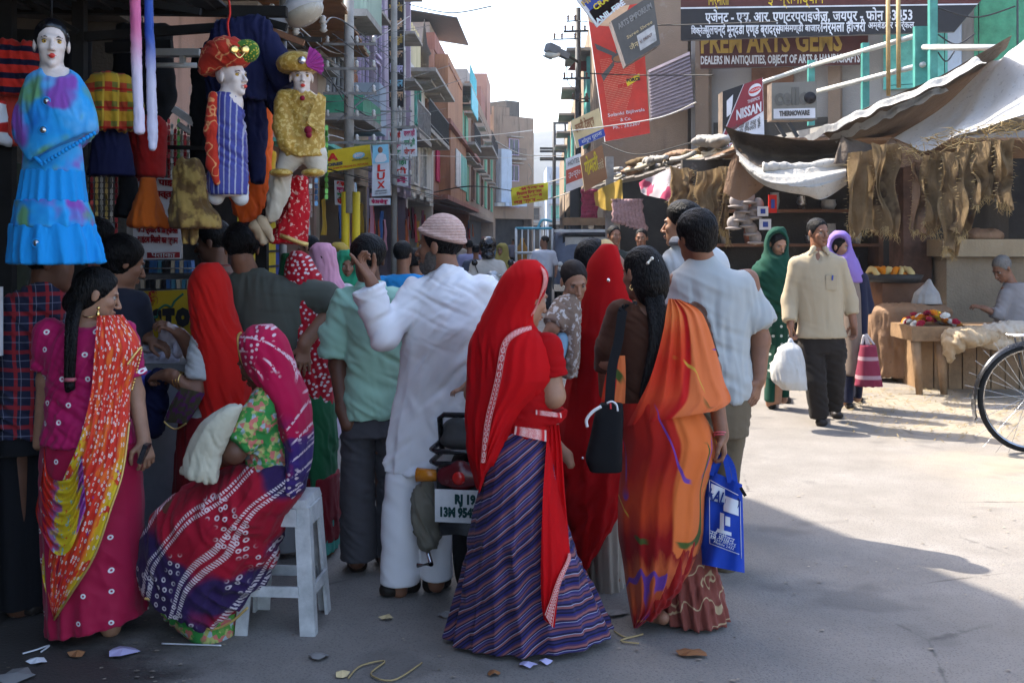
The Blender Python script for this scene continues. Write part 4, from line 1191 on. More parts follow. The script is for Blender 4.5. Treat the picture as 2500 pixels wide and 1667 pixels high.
def rag(label,top,bot,Y,seed,m=JUTE,folds=2.6,fray=26,mid=None,dY=0.0,amp=.085,group='ragged jute sacking hung along the stall fronts'):
 """top/bot: (xl, yl, xr, yr)"""
 r_ = random.Random(seed)
 R5 = []
 for j in range(6):
  v_ = j / 5; sh = r_.uniform(-6,6); pin = 1 - .22 * math.exp(-v_ * 6) + r_.uniform(-.08,.08)
  row = []
  for i in range(6):
   x0,y0,x1,y1 = [top[q] + (bot[q] - top[q]) * v_ for q in range(4)]
   t_ = (i / 5 - .5) * pin + .5
   row.append(P(x0 + (x1 - x0) * t_ + sh,y0 + (y1 - y0) * t_ + (r_.uniform(-20,12) if j == 5 else r_.uniform(-4,4)),Y + dY * t_ + .02 * v_ + r_.uniform(-.05,.05)))
  R5.append(row)
 rt,rm,rb = R5[0],R5[3],R5[5]
 o = sheet('sacking', label, 'sacking', R5,m,40,44,wavy((.35,-1,0),folds,amp,seed),None,group)
 b = MB()
 G_ = catmull(rb,fray)
 for p in G_:
  for q in range(2):
   p0 = p + Vector((r_.uniform(-.015,.015),r_.uniform(-.05,.03),.015)); L = r_.uniform(.02,.09)
   b.tube([p0,p0 + Vector((r_.uniform(-.02,.02),r_.uniform(-.02,.02),-L * .5)),p0 + Vector((r_.uniform(-.04,.04),r_.uniform(-.03,.03),-L))],[.004,.003,.001],3,cap=False)
 ed = catmull([q[0] for q in R5],26) + catmull([q[5] for q in R5],26)
 for p in ed:
  p0 = p + Vector((r_.uniform(-.01,.01),-.02,0)); L = r_.uniform(.015,.05)
  b.tube([p0,p0 + Vector((r_.choice((-1,1)) * L,r_.uniform(-.02,.0),r_.uniform(-.02,.01)))],[.0035,.001],3,cap=False)
 b.build('frayed_edge', STRAW,o,kind='stuff')
 return o
rag('broad jute sack cloth hanging beside the purple scarfed woman', (2070,372,2178,366),(2066,572,2180,566),11.0,1,folds=2.2)
rag('rolled jute cloth with a pointed fold over the broad sack', (2120,352,2182,352),(2150,560,2184,575),10.9,2,folds=1.3)
rag('dull brown jute strip next right of the dark doorway', (2222,400,2258,392),(2220,562,2262,568),10.9,3,folds=1.2,m=TARP_TAN)
rag('ragged jute strip with a bitten lower edge third from the left', (2252,384,2296,372),(2258,560,2300,572),10.75,4,folds=1.7)
rag('longest jute strip ending in a thick tassel', (2296,376,2340,370),(2304,610,2336,628),10.6,5,folds=1.5,fray=40)
rag('pale frayed jute strip right of the longest one', (2336,358,2380,356),(2336,578,2366,560),10.5,6,folds=1.6)
rag('short double jute cloth near the top right', (2376,350,2440,346),(2378,500,2428,500),10.4,7,folds=2.0)
rag('short twisted jute cloth at the far right', (2428,348,2480,340),(2430,505,2462,512),10.25,8,folds=1.4)
rag('brown sack cloth hung left of the stranded jute', (1628,408,1700,414),(1628,520,1694,500),13.6,9,folds=1.6)
rag('stranded yellowish jute rope cloth behind the two men', (1694,420,1784,404),(1702,540,1776,582),13.3,10,folds=4.0,fray=40,amp=.06)
rag('thin jute rope cloth dangling beside the white caps', (1766,410,1786,404),(1758,575,1776,590),13.1,11,folds=1.0,amp=.03)
b = MB(); r_ = random.Random(3)
for k in range(110):
 t_ = k / 110; p = P(2185 + 320 * t_,372 - 62 * t_ + r_.uniform(-26,18),10.9 - .8 * t_)
 pts = [p]
 for q in range(3): pts.append(pts[-1] + Vector((r_.uniform(-.10,.16),r_.uniform(-.05,.05),r_.uniform(-.07,.05))))
 b.tube(pts,[.0045,.004,.003,.001],4,cap=False)
b.build('jute_fringe', STRAW,None,P(2340,350,10.5),kind='stuff')
# awning of sticks and sheets farther back on the right
aw = thing('awning', 'sunlit patched awning edge with sticks and bundles along the right stalls', 'awning', P(1600,420,18))
ea,eb = P(1438,462,23.0),P(1800,372,13.6)
b = MB()
for k in range(14):
 t0,t1 = k / 14,(k + .98) / 14
 p0,p1 = ea.lerp(eb,t0),ea.lerp(eb,t1); up = Vector((1.9,.4,.35))
 b = MB(); dz = Vector((0,0,.012 * (k % 3)))
 b.add([p0 + dz,p1 + dz,p1 + up + dz,p0 + up + dz,p0 + dz + Vector((0,0,.03)),p1 + dz + Vector((0,0,.03)),p1 + up + dz + Vector((0,0,.03)),p0 + up + dz + Vector((0,0,.03))],[(3,2,1,0),(4,5,6,7),(0,1,5,4),(1,2,6,5),(2,3,7,6),(3,0,4,7)])
 b.build('sheet_panel', plain('rusted_sheet', (.30,.27,.24),.7,.2,var=.4),aw)
r_ = random.Random(9)
for k in range(26):
 t0 = r_.uniform(0,.9); t1 = min(1,t0 + r_.uniform(.06,.3)); off = Vector((r_.uniform(-.05,.5),0,r_.uniform(.06,.26)))
 b = MB(); b.tube(catmull([ea.lerp(eb,t0) + off,ea.lerp(eb,(t0 + t1) / 2) + off + Vector((0,0,r_.uniform(-.04,.06))),ea.lerp(eb,t1) + off],8),[r_.uniform(.018,.05)] * 8,6)
 b.build('stick', r_.choice([plain('pale_stick', (.40,.35,.26),.8),TARP_PALE,JUTE,CONC]),aw)
for k in range(6):
 t0 = .30 + k * .11; p = ea.lerp(eb,t0) + Vector((.2,0,.22 + .05 * (k % 2)))
 v = Vol(.05)
 for q in range(3): v.ell(p + Vector((r_.uniform(-.15,.15),r_.uniform(-.35,.35),r_.uniform(-.05,.03))),(r_.uniform(.1,.22),r_.uniform(.2,.4),r_.uniform(.04,.08)))
 V,Q = v.polygonise(.03); V = crease(V,normals_np(V,Q),[((1,.5,.4),.14,.035)],k); link_mesh('bundle', mesh_np('bundle', V,Q,(TARP_TAN,JUTE,CONC)[k % 3]),aw)
for k,(px,py,w_,h_) in enumerate(((1450,500,70,34),(1560,470,100,40))):
 sheet('stall_cloth', ('mustard cloth corner hung under the awning', 'white and pink printed cloth slung under the awning')[k], 'cloth', [W3([(px,py - 30 + k * 6,20 - k * 3),(px + w_ * .6,py - 52,19.4 - k * 3),(px + w_,py - 62,19 - k * 3)]),W3([(px + 4,py + 2,20 - k * 3),(px + w_ * .5,py + 14,19.4 - k * 3),(px + w_,py + 10 + 20 * k,19 - k * 3)])],[K['gold'],cloth('white_pink_print', None,pattern=lambda t: t.mix(t.step(t.noise(3.5,2),.55,.58),(.45,.40,.42),(.42,.06,.12)))][k],20,14,wavy((0,-1,.2),2,.05,k))
r_ = random.Random(2)
for k in range(16):
 px = 1424 + k * 4 if k < 8 else 1500 + (k - 8) * 9; y0 = 462 if k < 8 else 486; y1 = y0 + (70 if k < 8 else 58 + 3 * (k - 8)); Y = 20.5 if k < 8 else 18.5
 b = MB(); b.tube(catmull([P(px,y0,Y),P(px + 2,(y0 + y1) / 2,Y),P(px + (0 if k < 8 else (k - 8) * 2.0),y1,Y)],9),[.05 + .018 * math.sin(q * 2.6 + k) for q in range(9)],7)
 tag(b.build('hanging_garland', plain('maroon_tinsel', (.24,.03,.07),.5,var=.6,scale=25) if k < 8 else plain('pink_white_tassel', (.40,.24,.23),.8,var=.4,scale=20),None,P(px,y1,Y)), 'maroon tinsel garland hanging in a bunch under the brown board' if k < 8 else '%s of the pinkish tassels hanging in a row under the mustard cloth' % ('leftmost', 'second', 'third', 'fourth', 'fifth', 'sixth', 'seventh', 'rightmost')[k - 8], 'garland', 'maroon tinsel garlands' if k < 8 else 'pinkish hanging tassels')
# wares in the dim shop behind the trio
cab = thing('shop_shelf', 'dim wooden shelf of pots and cups behind the walking trio', 'shelf', (P(1950,700,14.6).x,14.6,0))
for z in (.55,1.0,1.45,1.9):
 p = P(1940,600,14.6); b = MB(); b.box((p.x,14.7,z),(2.2,.45,.04)); b.build('shelf', WOODC['brown'],cab)
for x in (-1.1,1.1): b = MB(); b.box((P(1940,600,14.6).x + x,14.7,1.1),(.06,.45,2.2)); b.build('upright', WOODC['brown'],cab)
r_ = random.Random(4)
POTM = [plain('enamel_pot', (.42,.42,.42),.35,var=.2),plain('steel_pot', (.4,.4,.4),.25,.8),plain('clay_cup', (.28,.10,.06),.7),plain('dark_jar', (.05,.06,.07),.2)]
b = MB(); b.box((4.5,15.0,1.3),(4.4,.16,2.6)); tag(b.build('shade_wall', PL['charcoal'],None,(4.4,15,0)), 'dark back wall added behind the trio to shade the pot shop', 'wall')  # put in to cast shade over the shelf and pots
for z in (.57,1.02,1.47,1.92):
 for k in range(6):
  x = P(1940,600,14.6).x - .95 + k * .36 + r_.uniform(-.08,.08); rr = r_.uniform(.05,.14); hh = r_.uniform(.09,.28); im = r_.randrange(4)
  b = MB(); b.lathe((x,14.62,z),[(rr * .7,0),(rr,hh * .5),(rr * .85,hh),(rr * .95,hh + .01),(rr * .7,hh - .01)],12)
  tag(b.build('pot', POTM[im],None,(x,14.62,z)),('grey enamel pot', 'shiny steel pot', 'clay coloured pot', 'dark glass jar')[im] + ' on the %s board of the dim shelf' % {.57: 'lowest', 1.02: 'second', 1.47: 'third', 1.92: 'top'}[z], 'pot', 'pots on the dim shelf')
CAPW = plain('white_cap_cloth', (.30,.26,.24),.8,var=.15)
for k,(px,py) in enumerate(((1796,492),(1812,505),(1828,482),(1806,526),(1822,540),(1840,520),(1834,560),(1844,580),(1790,545),(1850,500))):
 b = MB(); c = P(px,py,12.9); b.sphere(c,(.075,.06,.085),10,7); b.sphere(c + Vector((.0,-.02,-.06)),(.10,.09,.02),10,5)
 tag(b.build('cloth_hat', CAPW,None,c), 'pale child cap hanging %s in the cluster beside the stall door' % ('at the top left', 'upper middle', 'topmost', 'at the left middle', 'in the middle', 'at the right middle', 'low on the right', 'lowest', 'low on the left', 'farthest right')[k], 'cap', 'pale caps hanging in a cluster')
for k,(px,py,w_,h_,m_,lb) in enumerate(((1862,516,26,24,K['white'], 'upper white card with a small printed picture by the caps'),(1868,548,28,26,K['white'], 'lower white card with a small printed picture by the caps'),(1886,498,20,44,K['red'], 'red boxed toy hanging right of the white cards'))):
 c = P(px,py,12.8); b = MB(); b.box(c,(w_ * 12.8 / F,.03,h_ * 12.8 / F)); o = tag(b.build('packet', m_,None,c),lb, 'packet')
 b = MB(); b.box(c + Vector((0,-.018,0)),(w_ * .45 * 12.8 / F,.006,h_ * .5 * 12.8 / F)); b.build('printed_picture', K['blue'],o)
b = MB(); b.box((5.3,13.65,2.64),(5.2,2.8,.03)); tag(b.build('added_shade_canopy', TARP_TAN,None,(5.0,13.6,2.62)), 'flat brown canopy added to shade the pot shop and the flower bench', 'canopy')  # added behind the sheets to keep sun off the stall interior
# masonry ledge, box stall, bench, flowers
lx0,lx1 = P(2290,0,12.8).x,P(2560,0,12.8).x
lg = thing('masonry_ledge', 'stained plaster ledge wall with a thick slab behind the old man', 'wall', ((lx0 + lx1) / 2,13.1,0))
LEDGE = plaster('ledge_plaster', (.30,.24,.17),.6,1.5)
b = MB(); b.box(((lx0 + lx1) / 2 + .05,13.2,.66),(lx1 - lx0 - .1,.8,1.32)); b.build('wall', LEDGE,lg)
b = MB(); b.box(((lx0 + lx1) / 2,13.15,1.43),(lx1 - lx0,1.0,.2)); b.build('slab', plaster('slab_plaster', (.36,.28,.18),.4,2),lg)
b = MB(); b.box((P(2252,0,13).x,13.4,1.3),(.34,.5,2.6)); tag(b.build('brick_pier', plain('sooty_brick', (.10,.055,.04),.9,var=.4,scale=6),None,(P(2252,0,13).x,13.4,0)), 'sooty brick pier left of the plaster ledge', 'pier')
v = Vol(.03)
for k in range(4): v.ell(P(2370 + k * 16,576,12.9),(.12,.2,.07 + .02 * (k % 2)))
V,Q = v.polygonise(.02); V = crease(V,normals_np(V,Q),[((1,0,0),.08,.02)],3)
tag(link_mesh('sack_heap', mesh_np('sack_heap', V,Q,TARP_TAN),None,P(2395,590,12.9)), 'crumpled brown cloth heap on the slab of the plaster ledge', 'cloth heap')
WOOD_OLD = plain('old_timber', (.26,.16,.085),.75,var=.35,scale=4,bump=.004,bscale=40)
st = thing('box_stall', 'plank fronted box stall with a bench plank and peg legs', 'stall', (P(2350,960,11.2).x,11.4,0))
x0,x1 = P(2246,0,11.3).x,P(2560,0,11.3).x
b = MB(); b.box(((x0 + x1) / 2,11.75,.25),(x1 - x0,.8,.5)); b.build('box', WOOD_OLD,st)
for k in range(9):
 w_ = (x1 - x0) / 9; b = MB(); b.box((x0 + w_ * (k + .5),11.33 - .006 * (k % 2),.25),(w_ - .012,.03,.5)); b.build('plank', WOOD_OLD,st)
xb0,xb1 = P(2226,0,10.9).x,P(2560,0,10.9).x
b = MB(); b.box(((xb0 + xb1) / 2,11.2,.60),(xb1 - xb0,.62,.14)); b.build('bench_top', WOOD_OLD,st)
for px in (2240,2300):
 x = P(px,0,10.9).x; b = MB(); b.tube([(x,10.95,.53),(x + .03,10.93,0.0)],[.05,.035],8); b.build('leg', WOOD_OLD,st)
r_ = random.Random(8)
FL = [plain('marigold_orange', (.62,.20,.01),.8,bump=.004,bscale=90),plain('rose_red', (.30,.008,.03),.8,bump=.004,bscale=90),plain('jasmine_white', (.60,.58,.52),.8),plain('marigold_yellow', (.62,.40,.02),.8,bump=.004,bscale=90)]
def bloom(c,r0,m):
 v_ = []; b = MB()
 for k in range(3):
  n = 9 - 2 * k; rr = r0 * (1 - .3 * k)
  for q in range(n):
   a = q * 6.283 / n + k * .5; d = Vector((math.cos(a),math.sin(a),0)); s_ = Vector((-d.y,d.x,0))
   o_ = Vector(c) + Vector((0,0,r0 * (.15 + .35 * k)))
   b.add([o_ + d * rr * .2,o_ + d * rr + s_ * rr * .38 + Vector((0,0,rr * .15)),o_ + d * rr * 1.15 + Vector((0,0,rr * .05)),o_ + d * rr - s_ * rr * .38 + Vector((0,0,rr * .15))],[(0,1,2,3)])
 b.sphere(Vector(c) + Vector((0,0,r0 * .3)),(r0 * .8,r0 * .8,r0 * .6),8,5)
 return b.mesh('bloom', m)
protos = [bloom((0,0,0),.045,m) for m in FL]
fx0,fx1 = P(2238,0,11).x,P(2345,0,11).x
hz = .672
for k in range(70):
 x = r_.uniform(fx0,fx1); y = r_.uniform(10.98,11.4); q = (x - fx0) / (fx1 - fx0)
 z = hz + max(0,.13 * math.sin(math.pi * min(1,q * 1.05)) * r_.uniform(.2,1))
 i = 1 if .25 < q < .6 and r_.random() < .6 else r_.choice((0,0,2,3,1))
 o = bpy.data.objects.new('flower', protos[i]); o.location = (x,y,z); o.rotation_euler = (r_.uniform(-.6,.6),r_.uniform(-.6,.6),r_.uniform(0,6)); COL.objects.link(o)
 tag(o,('orange marigold', 'deep red rose', 'white jasmine bunch', 'yellow marigold')[i] + ' in the flower heap on the bench', 'flower', 'flowers heaped on the bench')
tb_ = thing('garland_box', 'dark wooden crate holding marigold garlands at the back of the stall', 'crate', (P(2185,0,12.6).x,12.6,0))
b = MB(); b.box((P(2190,0,12.6).x,12.6,.52),(.5,.5,1.04)); b.build('crate', WOODC['brown'],tb_)
b = MB(); b.lathe((P(2178,0,12.5).x,12.5,1.05),[(.30,0),(.34,.08),(.28,.09)],16); b.build('tray', DARKIRON,tb_)
for k in range(7):
 b = MB(); cx_ = P(2130 + k * 14,0,12.45).x
 b.tube([(cx_ + .05 * math.sin(a),12.45 + .14 * math.cos(a),1.15 + .05 * math.sin(a * 2 + k)) for a in [i * .6 for i in range(11)]],[.03 + .006 * (i % 2) for i in range(11)],7)
 tag(b.build('flower_garland', FL[0] if k % 2 else plain('cream_flowers', (.55,.42,.18),.8),None,(cx_,12.45,1.13)), 'marigold garland coiled on the tray of the dark crate', 'garland', 'garlands on the dark crate')
v = Vol(.04)
v.loft([(0.05,P(2210,0,12).x,12.0,.38,.25),(.6,P(2215,0,12).x,12.0,.42,.28),(.78,P(2225,0,12).x,12.0,.45,.3),(.83,P(2230,0,12).x,12,.3,.2)],fold=pleats(7,.10,0,.9))
V,Q = v.polygonise(.02); V = crease(V,normals_np(V,Q),[((1,0,0),.12,.02)],5)
tag(link_mesh('draped_table', mesh_np('draped_table', V,Q,TARP_TAN),None,(P(2215,0,12).x,12,0)), 'small table draped to the ground in brown cloth', 'table')
v = Vol(.03); c = P(2262,715,11.9); v.loft([(c.z - .12,c.x,c.y,.16,.1),(c.z,c.x,c.y,.13,.09),(c.z + .09,c.x + .02,c.y,.05,.04),(c.z + .15,c.x + .03,c.y,.015,.015)],fold=pleats(5,.1,c.z - .15,c.z + .2))
V,Q = v.polygonise(.012); tag(link_mesh('plastic_bag', mesh_np('plastic_bag', V,Q,plain('clear_grey_plastic', (.34,.33,.32),.35)),None,(c.x,c.y,c.z - .12)), 'crumpled pale plastic bag on the draped table', 'bag')
def lump(name,label,cat,blobs,m,Y,h=.018,cr=.02,seed=2):
 v = Vol(.05)
 for px,py,rx,ry,rz in blobs: v.ell(P(px,py,Y),(rx,ry,rz))
 V,Q = v.polygonise(h); V = crease(V,normals_np(V,Q),[((1,0,.6),.10,cr),((.2,0,1),.09,cr * .7)],seed)
 c = P(blobs[0][0],blobs[0][1],Y)
 return tag(link_mesh(name,mesh_np(name,V,Q,m),None,(c.x,Y,float(V[:, 2].min()))),label,cat)
lump('jute_sack', 'frayed open jute sack lying over the bench edge', 'sack', [(2360,822,.20,.24,.09),(2330,835,.10,.18,.10),(2400,818,.16,.22,.08),(2318,862,.035,.10,.10)],_tarp('frayed_jute', (.34,.25,.15),(.48,.38,.26)),10.75,seed=4)
lump('cloth_pile', 'sunlit crumpled white cloths piled behind the bicycle', 'cloth pile', [(2440,806,.16,.2,.07),(2480,800,.15,.2,.07),(2420,830,.10,.15,.08),(2500,820,.16,.2,.09),(2455,838,.12,.12,.07)],cloth('dusty_white_cloth', (.46,.40,.32),wr=.02),10.7,seed=6)
# straw and petals on the sunlit ground
b = MB(); r_ = random.Random(12)
for k in range(1100):
 y = 8.4 + 2.9 * r_.random() ** .8; x = r_.uniform(.27 * y,.47 * y)
 if x < 2.6 + .25 * (11 - y) * r_.random(): continue
 a = r_.uniform(0,3.14); L = r_.uniform(.02,.10); w_ = r_.uniform(.003,.010); d = Vector((math.cos(a),math.sin(a),0)); s_ = Vector((-d.y,d.x,0)); z = .004 + r_.random() * .012
 p = Vector((x,y,z)); b.add([p - d * L / 2 - s_ * w_ / 2,p + d * L / 2 - s_ * w_ / 2 + Vector((0,0,.01)),p + d * L / 2 + s_ * w_ / 2 + Vector((0,0,.012)),p - d * L / 2 + s_ * w_ / 2],[(0,1,2,3)])
b.build('straw_litter', plain('trodden_straw', (.27,.20,.10),.9,var=.5),None,(3.6,9.8,0),kind='stuff')
# ------------------------------------------------------------------ cloth of the crowd
def dots_pattern(base,dot,scale,r0,r1,rnd=0.35,centre=True):
 def f(t):
  o = t.sep(t.co())
  vec = t.comb(o[0],o[2],0)
  nd = t.n('TexVoronoi', {'Vector': vec, 'Scale': scale, 'Randomness': rnd}, voronoi_dimensions='2D')
  d = nd.outputs['Distance']
  m = t.step(d,r1 * 1.15,r1)
  if centre: m = t.math('MULTIPLY', m,t.step(d,r0 * .6,r0))
  b = base(t) if callable(base) else base
  return t.mix(m,b,dot)
 return f
def plaid(c0,bars):
 """bars: (axis, period m, width fraction, phase, colour, strength)"""
 def f(t):
  o = t.sep(t.co())
  c = c0
  for ax,per,w,ph,col,st in bars:
   x = o[ax] if ax != 0 else t.math('ADD', o[0],t.math('MULTIPLY', o[1],.6))
   x = t.math('ADD', x,t.math('MULTIPLY', t.noise(3,2),.03))
   fr = t.math('FRACT', t.math('MULTIPLY_ADD', x,1 / per,ph + 50))
   m = t.math('LESS_THAN', fr,w)
   c = t.mix(t.math('MULTIPLY', m,st),c,col)
  return c
 return f
WHITE_COTTON = cloth('white_cotton', (.76,.74,.75),wr=.004,wscale=9,var=.04)
def lace_mat(name,base,thread):
 t = T(name)
 uv = t.co('UV'); s = t.sep(uv)
 u = t.math('SUBTRACT', s[0],.5)
 v = t.math('FRACT', t.math('MULTIPLY', s[1],30))
 vv = t.math('SUBTRACT', v,.5)
 d = t.math('SQRT', t.math('ADD', t.math('MULTIPLY', t.math('MULTIPLY', u,u),1.6),t.math('MULTIPLY', vv,vv)))
 ring = t.math('MULTIPLY', t.step(d,.48,.42),t.step(d,.2,.27))
 dot = t.step(d,.11,.06)
 m = t.math('MAXIMUM', ring,dot)
 edge = t.math('GREATER_THAN', t.math('ABSOLUTE', u),.44)
 m = t.math('MULTIPLY', t.math('MAXIMUM', m,edge),t.math('ADD', t.noise(120,2),.35),clamp=True)
 return t.done(t.mix(m,base,thread),.8)
RED = (.52,.003,.006)
RED_LACE = lace_mat('red_lace', (.50,.006,.01),(.72,.52,.48))
RED_CHIFFON = cloth('red_chiffon', RED,wr=.010,wscale=11,aniso=(1,1,.25),sheen=0,trans=.12)
RED_CHIFFON2 = cloth('deep_red_chiffon', (.40,.003,.005),wr=.010,wscale=11,aniso=(1,1,.25),sheen=0,trans=.12)
GOLD_TRIM = plain('gold_trim', (.75,.5,.16),.35,.7,bump=.003,bscale=200)
BLACK_CLOTH = cloth('black_canvas', (.008,.008,.009),wr=.004,sheen=0)
GOLD = plain('gold', (.85,.58,.2),.25,1.0,var=.05)
def blouse_arm(f,v,pts,rs,cap=True):
 v.chain([f.W(*p) for p in pts],rs,.02,cap_end=cap)
# ================================================================== man in the white kurta
f = Fig('man in white kurta and pink knitted cap pointing with a raised hand', 1030,1465,SKIN)
f.head(1072,602,.95,yaw=68,pitch=2,neck=(1090,668,0.0),neck_r=.056)
f.limb([(1018,714,-.02),(938,822,-.12),(908,694,-.14)],[.045,.038,.026])
f.limb([(1180,715,0),(1203,850,.0),(1190,960,-.02)],[.045,.038,.028])
f.vol.loft(f.rows([(672,1060,1120,.05),(700,1030,1160,.08),(800,1005,1175,.10),(1000,990,1150,.08,.07),(1080,985,1140,.08,.08)]))
for x0,x1,y1 in ((985,975,1440),(1065,1065,1425)):
 f.limb([(x0,1060,0.1),(x0 - 3,1250,0.09),(x1,y1,0.06)],[.05,.05,.036])
w = f.W(908,690,-.14)
f.hand(w,f.W(872,628,-.15),f.W(938,650,-.16) - w,.98,curls=(-.05,.62,.78,.9),thumb=-1,tcurl=.7,spread=.1)
f.make()
f.hair('short')
def b(v):
 v.loft(f.rows([(648,1064,1118,.058),(662,1054,1126,.068),(676,1034,1146,.085),(694,1010,1180,.11),(740,994,1200,.135),(800,988,1195,.15),(870,980,1185,.13,.03),(946,970,1175,.11,.06),(1000,957,1170,.10,.07),(1080,945,1160,.10,.08),(1150,936,1152,.10,.08)]),
           fold=pleats(7,.05,.5,1.1,3))
 v.chain([f.W(1020,712,-.02),f.W(938,822,-.12),f.W(897,703,-.14)],[.068,.053,.072],.03,cap_end=True)
 v.chain([f.W(1180,714,0),f.W(1205,850,0),f.W(1195,940,-.02)],[.075,.06,.06],.03,cap_end=True)
f.garment('kurta', WHITE_COTTON,b,folds=[((.75,0,-.85),.12,.017),((.55,0,.9),.10,.005,lambda V: np.clip((V[:, 2] - 1.0) / .2,0,1)),((1,0,.1),.14,.013,lambda V: np.clip((.95 - V[:, 2]) / .3,0,1))],seed=4)
def b(v):
 v.loft(f.rows([(1138,948,1030,.07),(1190,938,1030,.075),(1300,931,1026,.085),(1420,931,1022,.085)],dy=.075))
 v.loft(f.rows([(1138,1024,1104,.07,.10),(1300,1026,1108,.088,.09),(1408,1029,1105,.085,.08)]))
f.garment('trousers', WHITE_COTTON,b,folds=[((.3,0,1),.15,.007)],seed=8)
def b(v):
 c,M,sc = f.hd; q = f._q
 v.ell(q(0,-.02,.052),np.array((.086,.108,.098)) * sc,M)
 v.half(q(0,0,.045),np.array(M) @ np.array((0,-.3,.95)))
 v.ell(q(0,-.018,.05),np.array((.097,.121,.026)) * sc,np.array(M) @ np.array(Matrix.Rotation(R(17),3, 'X')),k=.006)
def _knit():
 t = T('pink_knit')
 w = t.wave(26,t.co(),1.5,2,3, 'Z'); n = t.noise(120,3)
 h = t.math('ADD', w,n)
 return t.done(t.ramp(t.noise(60,3),[(.3,(.46,.29,.24)),(.7,(.60,.41,.35))]),.95,t.bump(h,.0022))
f.garment('cap', _knit(),b)
def b(v):
 c,M,sc = f.hd; q = f._q
 v.ell(q(0,.055,-.088),np.array((.045,.042,.042)) * sc,M,k=.02)
 for sx in (-1,1): v.ell(q(sx * .045,.018,-.055),np.array((.018,.035,.05)) * sc,M,k=.02)
 v.cone(q(-.02,.098,-.053),q(.02,.098,-.053),.007 * sc,.007 * sc,k=.008)
GREY_BEARD = plain('grey_beard', (.10,.085,.075),.9,var=.5,scale=90,bump=.004,bscale=300)
f.garment('beard', GREY_BEARD,b,folds=[((0,0,1),.012,.003)],h=.005)
SHOE = plain('worn_dark_leather', (.022,.017,.014),.5,var=.3,bump=.002)
def shoe(fg,m,ankle,toe,w=.043,name='shoe'):
 """ankle, toe: world points on the ground"""
 a,t_ = np.array(ankle,float),np.array(toe,float)
 d = t_ - a; L = np.linalg.norm(d); d /= L
 z = np.array((0,0,1.0))
 v = Vol(.02)
 v.cone(a - d * .03 + z * .035,t_ - d * w + z * .028,w * .95,w * .85)
 v.cone(a + z * .06 - d * .01,a + z * .085 - d * .01,w * .95,w * .9)
 v.ell(t_ - d * w * 1.3 + z * .026,(w * 1.02,w * 1.02,.028))
 v.half(a + z * .003,z)
 V,Q = v.polygonise(max(fg.h,.006))
 return link_mesh(name,mesh_np(name,V,Q,m),fg.root)
def gp(fg,px,py,Y=None):
 y = Y or GY(py)
 p = P(px,py,y); p.z = fg.base.z
 return p
def foot_pair(fg,m,spots,w=.043,name='shoe'):
 for (ax,ay),(tx,ty) in spots: shoe(fg,m,gp(fg,ax,ay),gp(fg,tx,ty),w,name)
foot_pair(f,SHOE,[((990,1447),(925,1458)),((1062,1440),(1092,1424))])
# ================================================================== woman in red, striped skirt, nearest the camera
f = Fig('woman in bright red veil with white lace edge and striped purple skirt', 1290,1590,SKIN_LIGHT)
f.head(1283,724,.92,yaw=-52,pitch=16,neck=(1262,800,.0),female=True)
f.limb([(1330,850,-.03),(1350,966,-.05),(1310,975,.14)],[.048,.044,.03])
f.limb([(1175,850,0),(1160,960,.12),(1240,990,.2)],[.045,.04,.03])
body = [(800,1200,1300,.07),(850,1180,1325,.09),(900,1180,1325,.11),(1000,1190,1320,.11),(1060,1205,1325,.11),(1150,1195,1340,.13)]
f.vol.loft(f.rows(body,-.01))
for x in (1235,1300): f.limb([(x,1150,0),(x,1530,0.1)],[.07,.045])
f.make()
f.hair('back')
def _stripes():
 def pat(t):
  o = t.sep(t.co())
  x = t.math('MINIMUM', t.math('ADD', o[0],-.07),0.0)
  c = t.math('MULTIPLY_ADD', x,-.82,o[2])
  c = t.math('ADD', c,t.math('MULTIPLY', t.noise(4.0,2),.05))
  fr = t.math('FRACT', t.math('MULTIPLY', c,9.5))
  cols = [(.03,.026,.10),(.014,.012,.04),(.24,.085,.09),(.35,.36,.5),(.02,.015,.05),(.046,.038,.13),(.20,.07,.08),(.02,.012,.04),(.12,.07,.16),(.04,.034,.13),(.36,.36,.48),(.03,.015,.05),(.27,.10,.10),(.09,.04,.09),(.028,.026,.13),(.015,.012,.03)]
  ps = [0,.07,.12,.2,.225,.3,.39,.46,.5,.56,.64,.66,.72,.80,.86,.94]
  return t.ramp(fr,list(zip(ps,cols)), 'CONSTANT')
 return cloth('striped_cotton', None,wr=.007,wscale=9,pattern=pat,sheen=.05,aniso=(1,1,.3))
def b(v):
 v.loft(f.rows([(1046,1200,1334,.12),(1080,1190,1340,.14),(1120,1182,1347,.16),(1190,1170,1360,.19),(1298,1148,1386,.215,.03),(1425,1122,1442,.23,.08),(1530,1098,1486,.235,.12),(1600,1082,1510,.24,.13)]),fold=pleats(8,.085,0,.85,12))
 p = f.W(1195,1604,-.11); q = f.W(1488,1546,.1)
 v.half(p,np.array((-(q[2] - p[2]),0,q[0] - p[0])),k=.003)
f.garment('skirt', _stripes(),b,folds=[((1,.3,-.35),.11,.011,lambda V: np.clip((1.0 - V[:, 2]) / .5,.2,1))],seed=5)
veil = [(634,1268,1310,.05),(644,1248,1332,.09),(662,1232,1342,.108),(690,1216,1340,.114),(730,1197,1321,.115),(760,1182,1308,.115),(785,1169,1297,.115),(805,1160,1306,.12),(825,1152,1330,.13),(850,1146,1345,.14),(900,1141,1356,.155),(930,1141,1352,.16),(965,1138,1322,.16),(1000,1134,1286,.16),(1050,1138,1254,.17),(1100,1146,1222,.17),(1150,1158,1190,.16),(1190,1170,1174,.14)]
def b(v):
 v.loft(f.rows(veil),fold=pleats(6,.05,.7,1.5,21))
